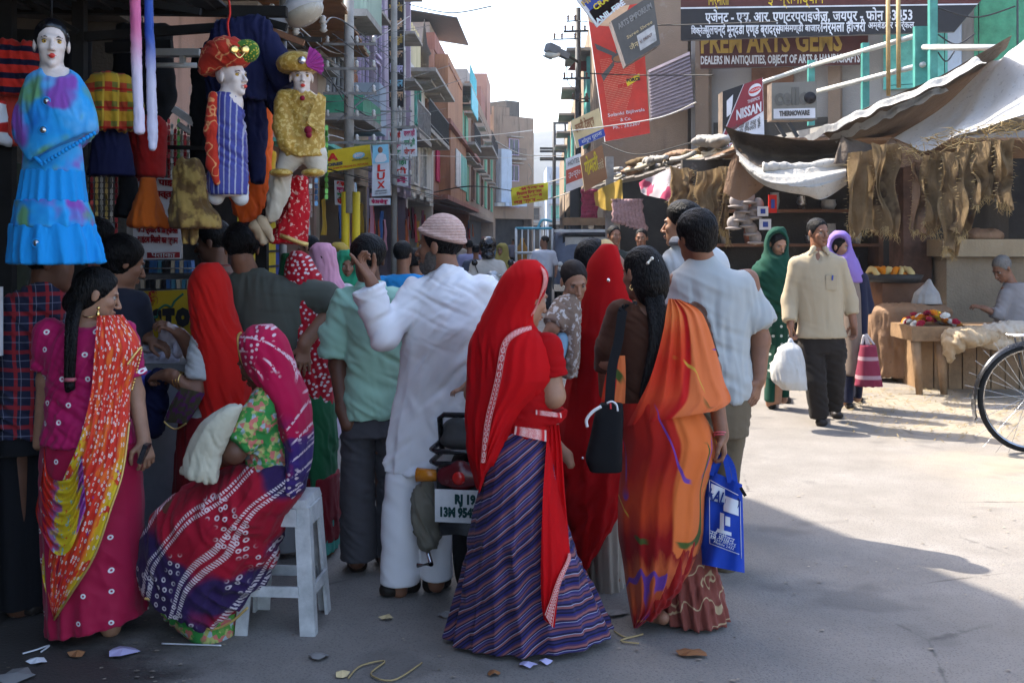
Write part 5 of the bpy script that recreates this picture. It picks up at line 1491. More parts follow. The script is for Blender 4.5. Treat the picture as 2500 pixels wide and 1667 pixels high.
f.garment('veil', RED_CHIFFON,b,folds=[((1,0,.25),.075,.010,lambda V: np.clip((1.5 - V[:, 2]) / .4,0.1,1))],seed=3)
def b(v):
 v.loft(f.rows([(880,1230,1345,.10),(960,1225,1352,.11),(1010,1215,1345,.115),(1075,1205,1338,.125)]))
 v.cone(f.W(1335,850,-.03),f.W(1349,920,-.04),.06,.056,.02,cap='end')
 v.cone(f.W(1335,1010,-.0),f.W(1342,1032,.0),.075,.072,.02,cap=True)
f.garment('blouse', RED_CHIFFON2,b,folds=[((.3,0,1),.06,.006)],seed=2)
sf = f.surf(veil,.018)
f.drape('shawl', RED_CHIFFON,[(1299,800),(1262,812),(1232,840),(1216,919),(1205,967),(1193,1015),(1186,1060),(1182,1120)],[(1303,800),(1340,826),(1354,870),(1362,922),(1340,948),(1278,1000),(1228,1082),(1190,1140)],sf,folds=2.2,amp=.009,seed=4)
f.drape('lace_border', RED_LACE,[(1297,795),(1258,806),(1226,838),(1210,919),(1199,967),(1187,1015),(1180,1060),(1174,1130)],[(1299,804),(1268,816),(1240,842),(1224,921),(1213,970),(1201,1018),(1193,1063),(1184,1130)],f.surf(veil,.024),nu=4,folds=.3,amp=.002)
f.drape('lace_border', RED_LACE,[(1320,650),(1327,680),(1320,715),(1309,745),(1296,770)],[(1332,660),(1337,682),(1330,720),(1318,750),(1302,776)],f.surf(veil,.01),nu=4,nv=30,folds=.2,amp=.001)
sk = [(1046,1200,1334,.14),(1190,1170,1360,.21),(1298,1148,1386,.235,.03),(1425,1122,1442,.25,.08),(1530,1098,1486,.255,.12),(1612,1082,1510,.26,.13)]
f.drape('sash', RED_CHIFFON,[(1334,1040),(1334,1080),(1326,1200),(1322,1298),(1320,1400),(1322,1470),(1328,1512)],[(1364,1035),(1372,1100),(1379,1200),(1389,1320),(1390,1366),(1368,1420),(1354,1532)],f.surf(sk,.03),folds=1.6,amp=.012,seed=9)
f.drape('lace_border', RED_LACE,[(1387,1350),(1383,1368),(1360,1415),(1345,1460),(1330,1500)],[(1393,1350),(1392,1370),(1371,1420),(1358,1470),(1349,1532)],f.surf(sk,.046),nu=4,nv=30,folds=.3,amp=.002)
f.drape('lace_border', RED_LACE,[(1258,1040),(1255,1060)],[(1334,1050),(1334,1078)],f.surf([(1030,1200,1342,.16),(1090,1200,1342,.16)],.02),nu=30,nv=4,folds=.3,amp=.001)
f.drape('lace_border', RED_LACE,[(1308,1000),(1308,1012)],[(1370,1008),(1372,1020)],f.surf([(980,1250,1385,.1),(1050,1250,1385,.1)],.05),nu=30,nv=4,folds=.3,amp=.001)
b = MB()
for k in range(3):
 b.tube([f.W(1357 + 12 * math.cos(a),948 + k * 7 + 5 * math.sin(a),-.03 + .055 * math.sin(a + .4)) for a in [i * math.pi / 9 for i in range(18)]],.0035,6,closed=True)
b.build('bangle', GOLD,f.root)
# ---- the baby she carries, hidden but for a hand and a foot
f = Fig('small baby on the arm of the woman in bright red, hand and foot showing', 1250,1590,SKIN_LIGHT,Y=4.42,z0=.75)
f.vol.loft([(.92,-.02,4.42,.06,.06),(1.0,-.02,4.42,.07,.07),(1.12,-.02,4.42,.065,.06),(1.18,-.02,4.42,.03,.03)])
f.vol.ell((-.02,4.42,1.26),(.062,.07,.075))
f.limb([(1245,790,.0),(1180,900,-.02),(1136,946,-.04)],[.026,.022,.016])
f.limb([(1245,990,.0),(1330,1060,-.02),(1384,1112,-.04)],[.04,.034,.02])
f.hand(f.W(1134,946,-.04),f.W(1108,956,-.04),(0,.3,-1),.42,curls=(.2,.3,.4,.5),tcurl=.2)
f.limb([(1384,1112,-.04),(1394,1134,-.06)],[.02,.016])
for k in range(4): f.limb([(1390,1128,-.06),(1388 + k * 4,1140 - k * 2,-.065)],[.008,.006],.004)
f.make()
f.garment('frock', cloth('pale_pink_cotton', (.5,.3,.3)),lambda v: v.loft([(.9,-.02,4.42,.075,.07),(1.0,-.02,4.42,.08,.08),(1.12,-.02,4.42,.075,.07),(1.18,-.02,4.42,.04,.04)]))
# ================================================================== girl in the pink suit with a long plait
f = Fig('girl in magenta dotted suit with a long black plait and orange tie-dyed scarf', 230,1548,SKIN_LIGHT)
f.head(238,718,.84,yaw=-66,pitch=18,neck=(205,800,.0),female=True)
f.limb([(118,815,-.01),(112,930,.02),(95,1085,.06)],[.04,.034,.024])
f.limb([(300,820,-.01),(330,960,.02),(352,1078,-.04)],[.04,.034,.024])
f.hand(f.W(350,1072,-.04),f.W(362,1140,-.06),(-.6,.6,0),.85,curls=(.5,.6,.7,.8),thumb=1)
kz = [(792,160,250,.05),(800,130,285,.075),(820,112,302,.095),(860,110,296,.115),(945,122,284,.11),(1000,118,300,.12),(1080,104,335,.15)]
f.vol.loft(f.rows([(778,180,232,.045)] + kz,-.012))
for x in (190,270): f.limb([(x,1080,0),(x,1530,0)],[.07,.04])
f.make()
PINK_DOT = cloth('magenta_dotted', None,pattern=dots_pattern((.40,.008,.09),(.75,.72,.72),11,.062,.105,.45),wr=.008,wscale=10,sheen=.1,rough=.6)
PINK_DOT2 = cloth('crimson_dotted', None,pattern=dots_pattern((.34,.008,.045),(.75,.72,.72),10.5,.055,.095,.45),wr=.009,wscale=9,sheen=.1,rough=.6)
def b(v):
 v.loft(f.rows(kz,.004))
 v.chain([f.W(120,815,-.01),f.W(112,900,.01)],[.062,.056],cap_end=True)
 v.chain([f.W(298,820,-.01),f.W(322,920,.01)],[.062,.056],cap_end=True)
 v.ell(f.W(205,775,-.09),(.052,.09,.052),op='s', k=.01)
f.garment('kameez', PINK_DOT,b,folds=[((.6,0,1),.07,.007),((1,0,-.5),.08,.006)],seed=6)
def b(v):
 v.loft(f.rows([(1060,112,330,.13),(1100,104,342,.15),(1200,102,346,.16),(1350,108,350,.165),(1450,114,357,.17),(1560,118,366,.18)]),fold=pleats(7,.05,0,.8,5))
 p,q = f.W(130,1556,-.1),f.W(362,1508,-.1)
 v.half(p,np.array((-(q[2] - p[2]),0,q[0] - p[0])))
f.garment('skirt', PINK_DOT2,b,folds=[((1,0,.06),.09,.009)],seed=7)
def cap_extra(v):
 q = f._q; sc = .84
 v.ell(f.W(188,738,-.0),(.055,.055,.05),k=.03)
f.hair('back', extra=cap_extra)
b = Vol(.008)
pth = catmull([f.W(186,742,-.06),f.W(176,790,-.125),f.W(172,860,-.155),f.W(170,920,-.15),f.W(171,950,-.15)],26)
for i,p in enumerate(pth):
 r = .026 - .0004 * i
 for sgn in (-1,1):
  b.ell(np.array(p) + np.array((sgn * r * .45,0,(.004 if sgn > 0 else -.004))),(r * .72,r * .8,r * .62),np.array(Matrix.Rotation(R(32 * sgn),3, 'Y')),k=.004)
V,Q = b.polygonise(.005)
link_mesh('plait', mesh_np('plait', V,Q,HAIR),f.root)
b = MB(); b.lathe(f.W(171,926,-.15),[(.02,-.007),(.024,0),(.02,.007)],14); b.build('hair_band', plain('pink_elastic', (.4,.1,.12),.6),f.root)
b = MB(); b.tube([f.W(171,935,-.15),f.W(171,948,-.152),f.W(172,953,-.15)],[.018,.02,.006],10); b.build('plait_end', HAIR,f.root)
b = MB()
b.sphere(f.W(240,752,-.075),.007); b.lathe(f.W(239,765,-.078),[(.003,.012),(.007,0),(.009,-.01),(.002,-.013)],10)
b.build('earring', GOLD,f.root)
b = MB(); b.tube(catmull([f.W(195,766,-.03),f.W(208,774,-.06),f.W(222,774,-.06),f.W(238,770,-.02)],12),.0025,6); b.build('necklace', GOLD,f.root)
def _tie():
 t = T('tie_dyed_silk')
 uv = t.co('UV'); s = t.sep(uv)
 red,org,yel = (.66,.03,.012),(.75,.13,.012),(.72,.50,.015)
 n = t.noise(3.0,2,t.map(uv,(2.2,3.4,1)))
 c = t.mix(t.step(n,.5,.64),red,org)
 lo = t.step(s[1],.35,.55)
 e = t.math('MAXIMUM', t.step(s[0],.78,.93),t.step(s[0],.22,.06))
 n2 = t.noise(4.0,2,t.map(uv,(1.5,5,1),loc=(3,1,0)))
 c = t.mix(t.math('MULTIPLY', t.math('MULTIPLY', e,lo),t.step(n2,.40,.46)),c,yel)
 n3 = t.noise(5,2,t.map(uv,(2.5,6,1),loc=(7,2,0)))
 c = t.mix(t.math('MULTIPLY', t.step(n3,.66,.70),lo),c,(.35,.04,.30))
 n4 = t.noise(5,2,t.map(uv,(2.5,6,1),loc=(1,9,0)))
 c = t.mix(t.step(n4,.70,.74),c,(.12,.50,.60))
 nd = t.n('TexVoronoi', {'Vector': t.map(uv,(9,26,1)), 'Scale': 1.6, 'Randomness': .75}, voronoi_dimensions='2D')
 d = nd.outputs['Distance']
 ring = t.math('MULTIPLY', t.step(d,.27,.22),t.step(d,.07,.12))
 pick = t.math('GREATER_THAN', t.noise(2.6,1,t.map(uv,(3,6,1))),.46)
 c = t.mix(t.math('MULTIPLY', ring,pick),c,(.8,.7,.62))
 nm = t.bump(t.noise(14,3,t.map(t.co(),(1,1,.2))),.006)
 t.put(t.b.inputs['Sheen Weight'],.1)
 m = t.done(c,.6,nm,0,.3)
 return m
TIE = _tie()
kb = [(770,190,316,.05),(800,110,330,.1),(850,100,345,.13),(945,110,322,.125),(1000,110,330,.13),(1080,100,345,.16),(1200,98,350,.18),(1350,98,355,.18),(1520,98,360,.19)]
sf = f.surf(kb,.02)
f.drape('dupatta', TIE,[(237,771),(231,855),(223,951),(211,1010),(192,1080),(150,1180),(112,1290),(103,1400),(128,1500)],[(300,768),(345,848),(320,950),(316,1030),(300,1150),(272,1238),(230,1357),(176,1445),(132,1512)],sf,folds=3.2,amp=.016,seed=3)
def _tie2():
 t = T('tie_dyed_silk_end')
 uv = t.co('UV'); s = t.sep(uv)
 n = t.noise(3.0,3,t.map(uv,(2,2,1)))
 v = t.math('ADD', s[1],t.math('MULTIPLY', t.math('SUBTRACT', n,.5),.5))
 c = t.ramp(v,[(.0,(.66,.03,.012)),(.42,(.62,.03,.015)),(.5,(.35,.12,.35)),(.56,(.72,.52,.02)),(.86,(.70,.50,.02)),(.93,(.30,.05,.30))])
 n4 = t.noise(6,2,t.map(uv,(2,2,1),loc=(1,9,0)))
 c = t.mix(t.step(n4,.62,.66),c,(.25,.5,.55))
 n5 = t.noise(7,2,t.map(uv,(2,2,1),loc=(5,4,0)))
 c = t.mix(t.step(n5,.66,.68),c,(.7,.12,.02))
 return t.done(c,.6,t.bump(t.noise(14,3),.006),0,.3)
f.drape('dupatta_end', _tie2(),[(108,1085),(115,1150),(138,1172),(172,1165),(200,1110)],[(104,1180),(88,1255),(128,1346),(172,1340),(210,1240)],f.surf(kb,.045),nu=40,nv=40,folds=3.5,amp=.02,seed=8,grow=(1,1))
b = MB()
for px,py in catmull([(318,800,0),(345,848,0),(330,900,0),(320,950,0)],26) and [(q.x,q.y) for q in catmull([(312,888,0),(330,864,0),(345,850,0),(335,900,0),(322,950,0)],30)]:
 b.sphere(sf(px,py,.012),.0055,8,6)
b.build('bead_fringe', GOLD,f.root)
b = MB(); b.tube([sf(q.x,q.y,.012) for q in catmull([(316,1030,0),(300,1150,0),(272,1238,0),(230,1357,0),(176,1445,0),(132,1512,0)],50)],.0045,6); b.build('gold_edge', GOLD_TRIM,f.root)
foot_pair(f,plain('black_sandal', (.012,.011,.011),.6),[((200,1542),(165,1552)),((285,1530),(300,1520))],.034, 'sandal')
b = MB(); b.box(f.W(352,1106,-.075),(.018,.05,.075),Matrix.Rotation(R(20),3, 'Y')); tag(b.build('mobile_phone', plain('dark_phone', (.02,.02,.025),.25),None,f.W(352,1106,-.075)), 'small dark mobile phone held in the hand of the girl in magenta', 'phone')
# ================================================================== seated woman
f = Fig('seated woman in maroon and navy tie-dyed sari with green floral blouse', 590,1535,SKIN_DARK)
f.head(634,876,.98,yaw=62,pitch=30,neck=(655,960,.02),female=True)
f.limb([(655,985,-.06),(572,1102,-.16),(500,1135,.0)],[.052,.045,.03])
f.limb([(690,985,.14),(600,1090,.2),(500,1120,.1)],[.05,.042,.03])
st = [(930,635,672,.05),(955,622,690,.08),(985,608,704,.12),(1050,602,712,.14),(1100,604,718,.14),(1160,605,725,.15)]
f.vol.loft(f.rows(st,-.015))
f.vol.loft(f.rows([(1140,560,720,.16),(1230,470,720,.18),(1300,420,640,.16)],-.01))
for dx,dy in ((0,-.1),(30,.1)): f.limb([(440 + dx,1260,dy),(470 + dx,1500,dy)],[.075,.045])
f.make()
def _floral(t):
 v = t.co()
 n1 = t.voro(55,v,out='Color'); s = t.n('SeparateColor', {0: n1}).outputs
 c = t.mix(t.step(s[0],.45,.5),(.10,.30,.055),(.42,.42,.14))
 c = t.mix(t.step(s[1],.62,.66),c,(.55,.16,.13))
 c = t.mix(t.step(s[2],.8,.84),c,(.35,.42,.45))
 return t.mix(t.step(t.noise(18,2,v),.5,.58),c,(.035,.22,.05))
FLORAL = cloth('green_floral', None,pattern=_floral,wr=.008,wscale=12)
def b(v):
 v.loft(f.rows(st[1:]))
 v.chain([f.W(658,982,-.07),f.W(612,1040,-.13),f.W(577,1084,-.16)],[.075,.066,.064],.03,cap_end=True)
 v.chain([f.W(690,985,.13),f.W(620,1060,.2)],[.07,.06],.03,cap_end=True)
f.garment('blouse', FLORAL,b,folds=[((.5,0,1),.06,.008)],seed=3)
def _bandhani(t):
 o = t.sep(t.co())
 v2 = t.comb(o[0],o[2],0)
 n = t.noise(2.3,2,t.map(v2,loc=(4.3,2.1,0)))
 c = t.mix(t.step(n,.56,.61),(.30,.006,.02),(.03,.014,.065))
 vv = t.map(v2,rot=(0,0,R(38)))
 w = t.wave(2.1,vv,5.5,1,1.2)
 line = t.math('MULTIPLY', t.step(w,.955,.985),t.math('GREATER_THAN', t.wave(34,t.map(v2,rot=(0,0,R(-50))),2,1,2),.38))
 w2 = t.wave(2.1,vv,5.5,1,1.2,phase=1.1)
 line2 = t.math('MULTIPLY', t.step(w2,.965,.99),t.math('GREATER_THAN', t.wave(34,t.map(v2,rot=(0,0,R(-50))),2,1,2),.38))
 nd = t.n('TexVoronoi', {'Vector': v2, 'Scale': 30.0, 'Randomness': .55}, voronoi_dimensions='2D').outputs['Distance']
 dot = t.math('MULTIPLY', t.math('MULTIPLY', t.step(nd,.30,.25),t.step(nd,.10,.14)),t.step(t.noise(3.4,1,v2),.52,.56))
 m = t.math('MAXIMUM', t.math('MAXIMUM', line,line2),dot)
 return t.mix(t.math('MULTIPLY', m,.75),c,(.72,.62,.62))
BANDH = cloth('maroon_bandhani', None,pattern=_bandhani,wr=.009,wscale=10,aniso=(1,1,.6))
def b(v):
 v.loft(f.rows([(1128,580,735,.16),(1160,520,745,.22),(1195,440,742,.26),(1225,402,728,.29),(1250,380,700,.30),(1300,356,686,.30),(1380,348,664,.29),(1450,352,634,.27),(1510,372,600,.25),(1540,380,585,.24)]),fold=pleats(6,.05,.05,.75,31))
 p,q = f.W(353,1462,-.2),f.W(506,1533,-.2)
 v.half(p,np.array((-(q[2] - p[2]),0,q[0] - p[0])))
 p,q = f.W(500,1533,-.2),f.W(640,1460,-.2)
 v.half(p,np.array((-(q[2] - p[2]),0,q[0] - p[0])))
f.garment('sari', BANDH,b,folds=[((.8,0,.6),.12,.014),((1,0,-.5),.09,.008)],seed=12)
f.garment('petticoat', FLORAL,lambda v: v.loft(f.rows([(1300,420,610,.15),(1490,402,588,.17),(1552,490,584,.17)])),folds=[((1,0,0),.05,.01)])
PINK_BAND = cloth('magenta_bandhani', None,pattern=lambda t: (lambda base: base)(_bandhani(t)) , wr=.008,wscale=11,aniso=(1,1,.4)) if False else None
def _veilpat(t):
 o = t.sep(t.co())
 v2 = t.comb(o[0],o[2],0)
 low = t.step(o[2],.90,.74)
 c = t.mix(t.math('MULTIPLY', low,t.step(t.noise(6,2,v2),.46,.52)),(.40,.006,.05),(.04,.018,.12))
 vv = t.math('ADD', t.math('POWER', t.math('ADD', o[0],-.04),2.0),t.math('POWER', t.math('ADD', o[2],-.98),2.0))
 rr = t.math('SQRT', vv)
 ring = t.math('MULTIPLY', t.step(t.math('ABSOLUTE', t.math('SUBTRACT', t.math('FRACT', t.math('MULTIPLY', rr,19)),.5)),.09,.05),t.math('GREATER_THAN', t.noise(90,1),.42))
 ring = t.math('MULTIPLY', ring,t.step(t.noise(4,1,v2),.42,.48))
 nd = t.n('TexVoronoi', {'Vector': v2, 'Scale': 38.0, 'Randomness': .8}, voronoi_dimensions='2D').outputs['Distance']
 dot = t.math('MULTIPLY', t.step(nd,.26,.2),t.step(t.noise(7,1,v2),.5,.56))
 m = t.math('MAXIMUM', ring,dot)
 return t.mix(t.math('MULTIPLY', m,.75),c,(.75,.6,.62))
VEILM = cloth('magenta_bandhani_veil', None,pattern=_veilpat,wr=.008,wscale=11,aniso=(1,1,.35))
sv = [(793,618,662,.05),(805,596,682,.10),(827,584,697,.125),(862,588,712,.135),(887,594,720,.135),(912,608,726,.135),(940,634,738,.14),(958,654,748,.15),(1005,674,756,.155),(1050,690,760,.155),(1100,708,760,.15),(1140,700,755,.15),(1170,685,748,.15),(1210,690,730,.12)]
def b(v):
 v.loft(f.rows(sv),fold=pleats(5,.06,.6,1.2,7))
f.garment('veil', VEILM,b,folds=[((1,0,.5),.07,.009)],seed=9)
sf = f.surf(sv,.006)
b = MB(); b.tube([f.W(q.x,q.y,-.06) for q in catmull([(590,812,0),(581,822,0),(585,862,0),(598,895,0),(615,920,0),(642,938,0),(662,956,0),(676,1005,0),(694,1053,0),(713,1101,0),(704,1139,0),(684,1166,0)],60)],.0055,6); b.build('gold_edge', GOLD_TRIM,f.root)
b = MB(); b.tube([f.W(q.x,q.y,-.22) for q in catmull([(353,1460,0),(385,1468,0),(430,1497,0),(506,1534,0),(560,1520,0),(605,1482,0)],40)],.005,6); b.build('gold_hem', GOLD_TRIM,f.root)
f.make if False else None
CREAM_WOOL = cloth('cream_wool', (.50,.47,.36),wr=.006,wscale=26,aniso=(1,1,1))
v = Vol(.03)
F0 = f
v.loft(F0.rows([(988,556,592,.03),(1000,530,590,.05),(1030,490,578,.06),(1070,466,560,.06),(1110,452,540,.06),(1150,440,536,.06),(1176,438,534,.05)],dy=-.22),fold=pleats(4,.08,.6,1.2,3))
p,q = F0.W(437,1148,-.2),F0.W(530,1178,-.2)
v.half(p,np.array((-(q[2] - p[2]),0,q[0] - p[0])))
V,Q = v.polygonise(.008)
V = crease(V,normals_np(V,Q),[((1,0,.4),.05,.008)],3)
tag(link_mesh('shawl', mesh_np('shawl', V,Q,CREAM_WOOL),None,F0.W(490,1176,-.22)), 'cream wool shawl folded over the arm of the seated woman', 'shawl')
# ================================================================== woman in the orange sari with a plait
f = Fig('woman in orange and red sari with brown blouse and a long loose plait', 1610,1530,SKIN)
f.head(1566,668,.88,yaw=32,pitch=6,neck=(1588,770,.0),female=True)
f.limb([(1515,770,0),(1484,885,.0),(1480,960,.16)],[.046,.042,.03])
f.limb([(1690,775,0),(1735,900,.02),(1762,1060,-.04)],[.046,.04,.027])
f.hand(f.W(1762,1056,-.04),f.W(1772,1130,-.05),(-.9,.2,0),.9,curls=(.7,.8,.85,.9),thumb=1)
bt = [(745,1548,1640,.06),(762,1512,1690,.085),(790,1500,1706,.10),(840,1503,1700,.115),(900,1510,1690,.11),(970,1512,1690,.12),(1010,1510,1700,.14)]
f.vol.loft(f.rows([(742,1565,1620,.05)] + bt,-.012))
f.limb([(1590,1000,0),(1590,1240,0),(1592,1490,-.02)],[.09,.06,.038])
f.limb([(1650,1000,0.1),(1680,1240,.12),(1700,1470,.12)],[.09,.06,.038])
f.limb([(1592,1495,-.02),(1618,1508,-.08)],[.036,.026])
f.make()
BROWN = cloth('brown_cotton', (.055,.022,.012),wr=.006)
def b(v):
 v.loft(f.rows(bt))
 v.chain([f.W(1517,768,0),f.W(1488,850,0),f.W(1482,905,.02)],[.062,.056,.055],cap_end=True)
 v.chain([f.W(1690,775,0),f.W(1722,880,0)],[.06,.055],cap_end=True)
 v.ell(f.W(1592,738,-.10),(.055,.10,.062),op='s', k=.01)
f.garment('blouse', BROWN,b,folds=[((.6,0,1),.06,.005)])
def ex(v):
 v.ell(f.W(1590,690,-.03),(.072,.075,.10),k=.03)
f.hair('back', extra=ex)
v = Vol(.006)
pth = catmull([f.W(1594,715,-.06),f.W(1604,775,-.115),f.W(1603,830,-.135),f.W(1590,890,-.14),f.W(1575,945,-.14),f.W(1567,985,-.14)],30)
for i,p in enumerate(pth):
 r = .027 * (1 - i / 30) ** .8 + .010
 for sg in (-1,1):
  v.ell(np.array(p) + np.array((sg * r * .42,0,sg * .005)),(r * .7,r * .55,r * .75),np.array(Matrix.Rotation(R(30 * sg),3, 'Y')),k=.006)
V,Q = v.polygonise(.006)
link_mesh('plait', mesh_np('plait', V,Q,HAIR),f.root)
b = MB(); b.tube([f.W(1578,645,-.1),f.W(1592,631,-.105)],.004,6); b.sphere(f.W(1592,631,-.105),.007); b.sphere(f.W(1582,642,-.105),.006)
b.tube([f.W(1606,636,-.085),f.W(1618,649,-.06)],.003,6); b.build('hair_clip', plain('pearl', (.7,.68,.6),.25),f.root)
b = MB(); b.tube([f.W(1542,694,-.04),f.W(1537,702,-.045),f.W(1542,709,-.045),f.W(1547,702,-.045),f.W(1542,694,-.04)],.0022,6); b.build('earring', GOLD,f.root)
def _sari(name,low):
 def pat(t):
  uv = t.co('UV'); s = t.sep(uv)
  o = t.sep(t.co())
  n = t.noise(3.0,3,t.map(uv,(2.5,1.8,1)))
  vv = t.math('ADD', s[1],t.math('MULTIPLY', t.math('SUBTRACT', n,.5),.22))
  if low: c = t.ramp(vv,[(.0,(.40,.015,.008)),(.30,(.33,.012,.008)),(.42,(.50,.05,.012)),(.52,(.27,.008,.008)),(.62,(.25,.008,.008)),(.68,(.52,.10,.03)),(.82,(.50,.09,.03)),(.90,(.35,.012,.012))])
  else: c = t.ramp(vv,[(.0,(.70,.17,.045)),(.22,(.70,.16,.04)),(.40,(.66,.07,.02)),(.55,(.58,.03,.012)),(.80,(.60,.06,.02)),(1.0,(.45,.012,.01))])
  if low:
   c = t.mix(t.math('MULTIPLY', t.step(s[0],.62,.66),t.step(vv,.62,.60)),c,(.66,.15,.035))
  else:
   c = t.mix(t.step(s[0],.42,.47),c,t.mix(t.step(s[0],.56,.52),(.66,.16,.05),(.48,.012,.012)))
  nn = t.noise(2.0,1,t.map(t.co(),(1,1,1),loc=(2,0,4)))
  ln = t.step(t.math('ABSOLUTE', t.math('SUBTRACT', nn,.5)),.006,.003)
  c = t.mix(t.math('MULTIPLY', ln,t.step(t.noise(3.5,1),.5,.55)),c,(.60,.36,.05))
  nn = t.noise(1.7,1,t.map(t.co(),(1,1,1),loc=(9,0,1)))
  ln = t.step(t.math('ABSOLUTE', t.math('SUBTRACT', nn,.5)),.007,.004)
  c = t.mix(t.math('MULTIPLY', ln,t.step(t.noise(4,1,t.map(t.co(),loc=(4,4,4))),.48,.54)),c,(.15,.05,.30))
  nn = t.noise(1.5,1,t.map(t.co(),(1,1,1),loc=(5,0,8)))
  ln = t.step(t.math('ABSOLUTE', t.math('SUBTRACT', nn,.5)),.010,.006)
  c = t.mix(t.math('MULTIPLY', ln,t.step(t.noise(4,1,t.map(t.co(),loc=(1,7,4))),.55,.6)),c,(.06,.09,.02))
  return c
 return cloth(name,None,wr=.009,wscale=10,aniso=(1,1,.3),pattern=pat,sheen=.05,trans=.1)
SARI_LOW = _sari('orange_sari_skirt', True); SARI_TOP = _sari('orange_sari_end', False)
low = [(985,1512,1705,.15),(1040,1512,1735,.18),(1100,1518,1750,.20),(1200,1510,1722,.21),(1300,1509,1717,.22),(1350,1518,1704,.22),(1400,1527,1684,.21),(1440,1532,1656,.19),(1490,1538,1612,.15),(1534,1545,1556,.10)]
SARI_RED = cloth('dark_red_sari', (.27,.009,.008),wr=.009,wscale=10,aniso=(1,1,.3))
def b(v): v.loft(f.rows(low[:-1],-.02),fold=pleats(7,.04,.2,1.1,3))
f.garment('sari_underlayer', SARI_RED,b,folds=[((1,0,.2),.08,.008)])
sf = f.surf(low,.012)
f.drape('sari_skirt', SARI_LOW,[(1512,985),(1520,1060),(1522,1100),(1510,1200),(1509,1300),(1519,1360),(1530,1440),(1540,1500),(1547,1533)],[(1700,985),(1735,1040),(1752,1100),(1724,1200),(1718,1300),(1705,1350),(1682,1400),(1640,1465),(1556,1533)],sf,folds=2.6,amp=.022,seed=5,nu=40,nv=70)
PETTI = cloth('rust_patterned_petticoat', None,pattern=lambda t: t.mix(t.step(t.math('ABSOLUTE', t.math('SUBTRACT', t.noise(9,1),.5)),.02,.008),(.20,.055,.04),(.42,.30,.17)),wr=.008)
f.garment('petticoat', PETTI,lambda v: v.loft(f.rows([(1280,1600,1720,.12),(1400,1604,1752,.16),(1470,1604,1770,.18),(1500,1606,1776,.19)],dy=.10),fold=pleats(9,.12,0,.35,9)),folds=[((1,0,0),.06,.008)])
top = [(725,1560,1690,.07),(750,1505,1712,.09),(800,1495,1735,.12),(900,1500,1760,.135),(1010,1510,1785,.17)]
f.drape('sari_end', SARI_TOP,[(1632,729),(1626,765),(1621,799),(1606,863),(1586,926),(1560,980),(1530,1040)],[(1660,731),(1706,756),(1727,792),(1750,863),(1768,930),(1784,978),(1748,1003)],f.surf(top,.022),folds=2.4,amp=.02,seed=2,nu=40,nv=60)
f.drape('sari_front', SARI_TOP,[(1492,868),(1478,920),(1466,985)],[(1526,868),(1528,920),(1526,985)],f.surf([(860,1480,1540,.05),(990,1455,1540,.06)],.06),nu=12,nv=16,folds=1,amp=.006)
shoe(f,plain('black_rubber', (.012,.012,.012),.7),gp(f,1592,1512),gp(f,1636,1530),.036, 'sandal')
b = MB()
for k in range(2): b.tube([f.W(1759 + 17 * math.cos(a),1058 + k * 6 + 4 * math.sin(a),-.04 + .032 * math.sin(a)) for a in [i * math.pi / 8 for i in range(16)]],.003,6,closed=True)
b.build('bangle', plain('pink_bangle', (.6,.1,.12),.3),f.root)
# ---- her black shoulder bag
bagY = -.22
hb = thing('shoulder_bag', 'black shoulder bag with white piped flap hanging by a long black strap', 'handbag', f.W(1473,1148,bagY))
v = Vol(.01)
v.loft(f.rows([(984,1466,1520,.03),(1010,1452,1522,.045),(1060,1443,1520,.055),(1120,1428,1519,.055),(1150,1440,1518,.045)],dy=bagY),pw=3.2)
p,q = f.W(1427,1124,0),f.W(1480,1150,0)
v.half(p,np.array((-(q[2] - p[2]),0,q[0] - p[0])))
V,Q = v.polygonise(.006)
link_mesh('bag_body', mesh_np('bag_body', V,Q,BLACK_CLOTH),hb)
b = MB(); b.tube(catmull([f.W(1434,1042,bagY - .055),f.W(1432,1024,bagY - .055),f.W(1448,1004,bagY - .055),f.W(1468,992,bagY - .05)],14),.006,6)
b.tube(catmull([f.W(1482,984,bagY - .05),f.W(1494,980,bagY - .055),f.W(1505,988,bagY - .055),f.W(1508,1004,bagY - .06)],12),.004,6); b.build('piping', plain('white_vinyl', (.7,.7,.7),.4),hb)
b = MB(); b.bar(f.W(1490,984,bagY - .06),f.W(1491,998,bagY - .062),.006,.004); b.build('zip_pull', plain('red_tag', (.5,.02,.03),.5),hb)
b = MB()
stp = catmull([f.W(1530,752,-.02),f.W(1520,760,-.10),f.W(1510,830,-.14),f.W(1494,900,-.18),f.W(1488,985,bagY)],24)
for i in range(len(stp) - 1): b.bar(stp[i],stp[i + 1] + (stp[i + 1] - stp[i]) * .1,.036,.006,up=(0,1,.2))
b.build('strap', BLACK_CLOTH,hb)
# ---- her blue carrier bag
BLUE_NW = cloth('blue_shopping_cloth', (.012,.05,.36),wr=.010,wscale=9,aniso=(1,1,1),sheen=0,rough=.6)
cb = thing('carrier_bag', 'bright blue shopping bag with white print carried by the woman in orange', 'shopping bag', f.W(1765,1410,0))
BD = -.07
tl,tr,bl,br = (1722,1142),(1812,1182),(1708,1376),(1818,1398)
def bagpt(u,v_,side):
 x = (tl[0] + (tr[0] - tl[0]) * u) * (1 - v_) + (bl[0] + (br[0] - bl[0]) * u) * v_
 y = (tl[1] + (tr[1] - tl[1]) * u) * (1 - v_) + (bl[1] + (br[1] - bl[1]) * u) * v_
 d = (.010 + .05 * v_) * (1 - (2 * u - 1) ** 6)
 d *= 1 + .2 * math.sin(u * 9 + v_ * 5)
 tilt = -.06 * u
 return Vector(f.W(x,y,BD + .06 + tilt + side * d + .006 * math.sin(u * 13 + v_ * 8)))
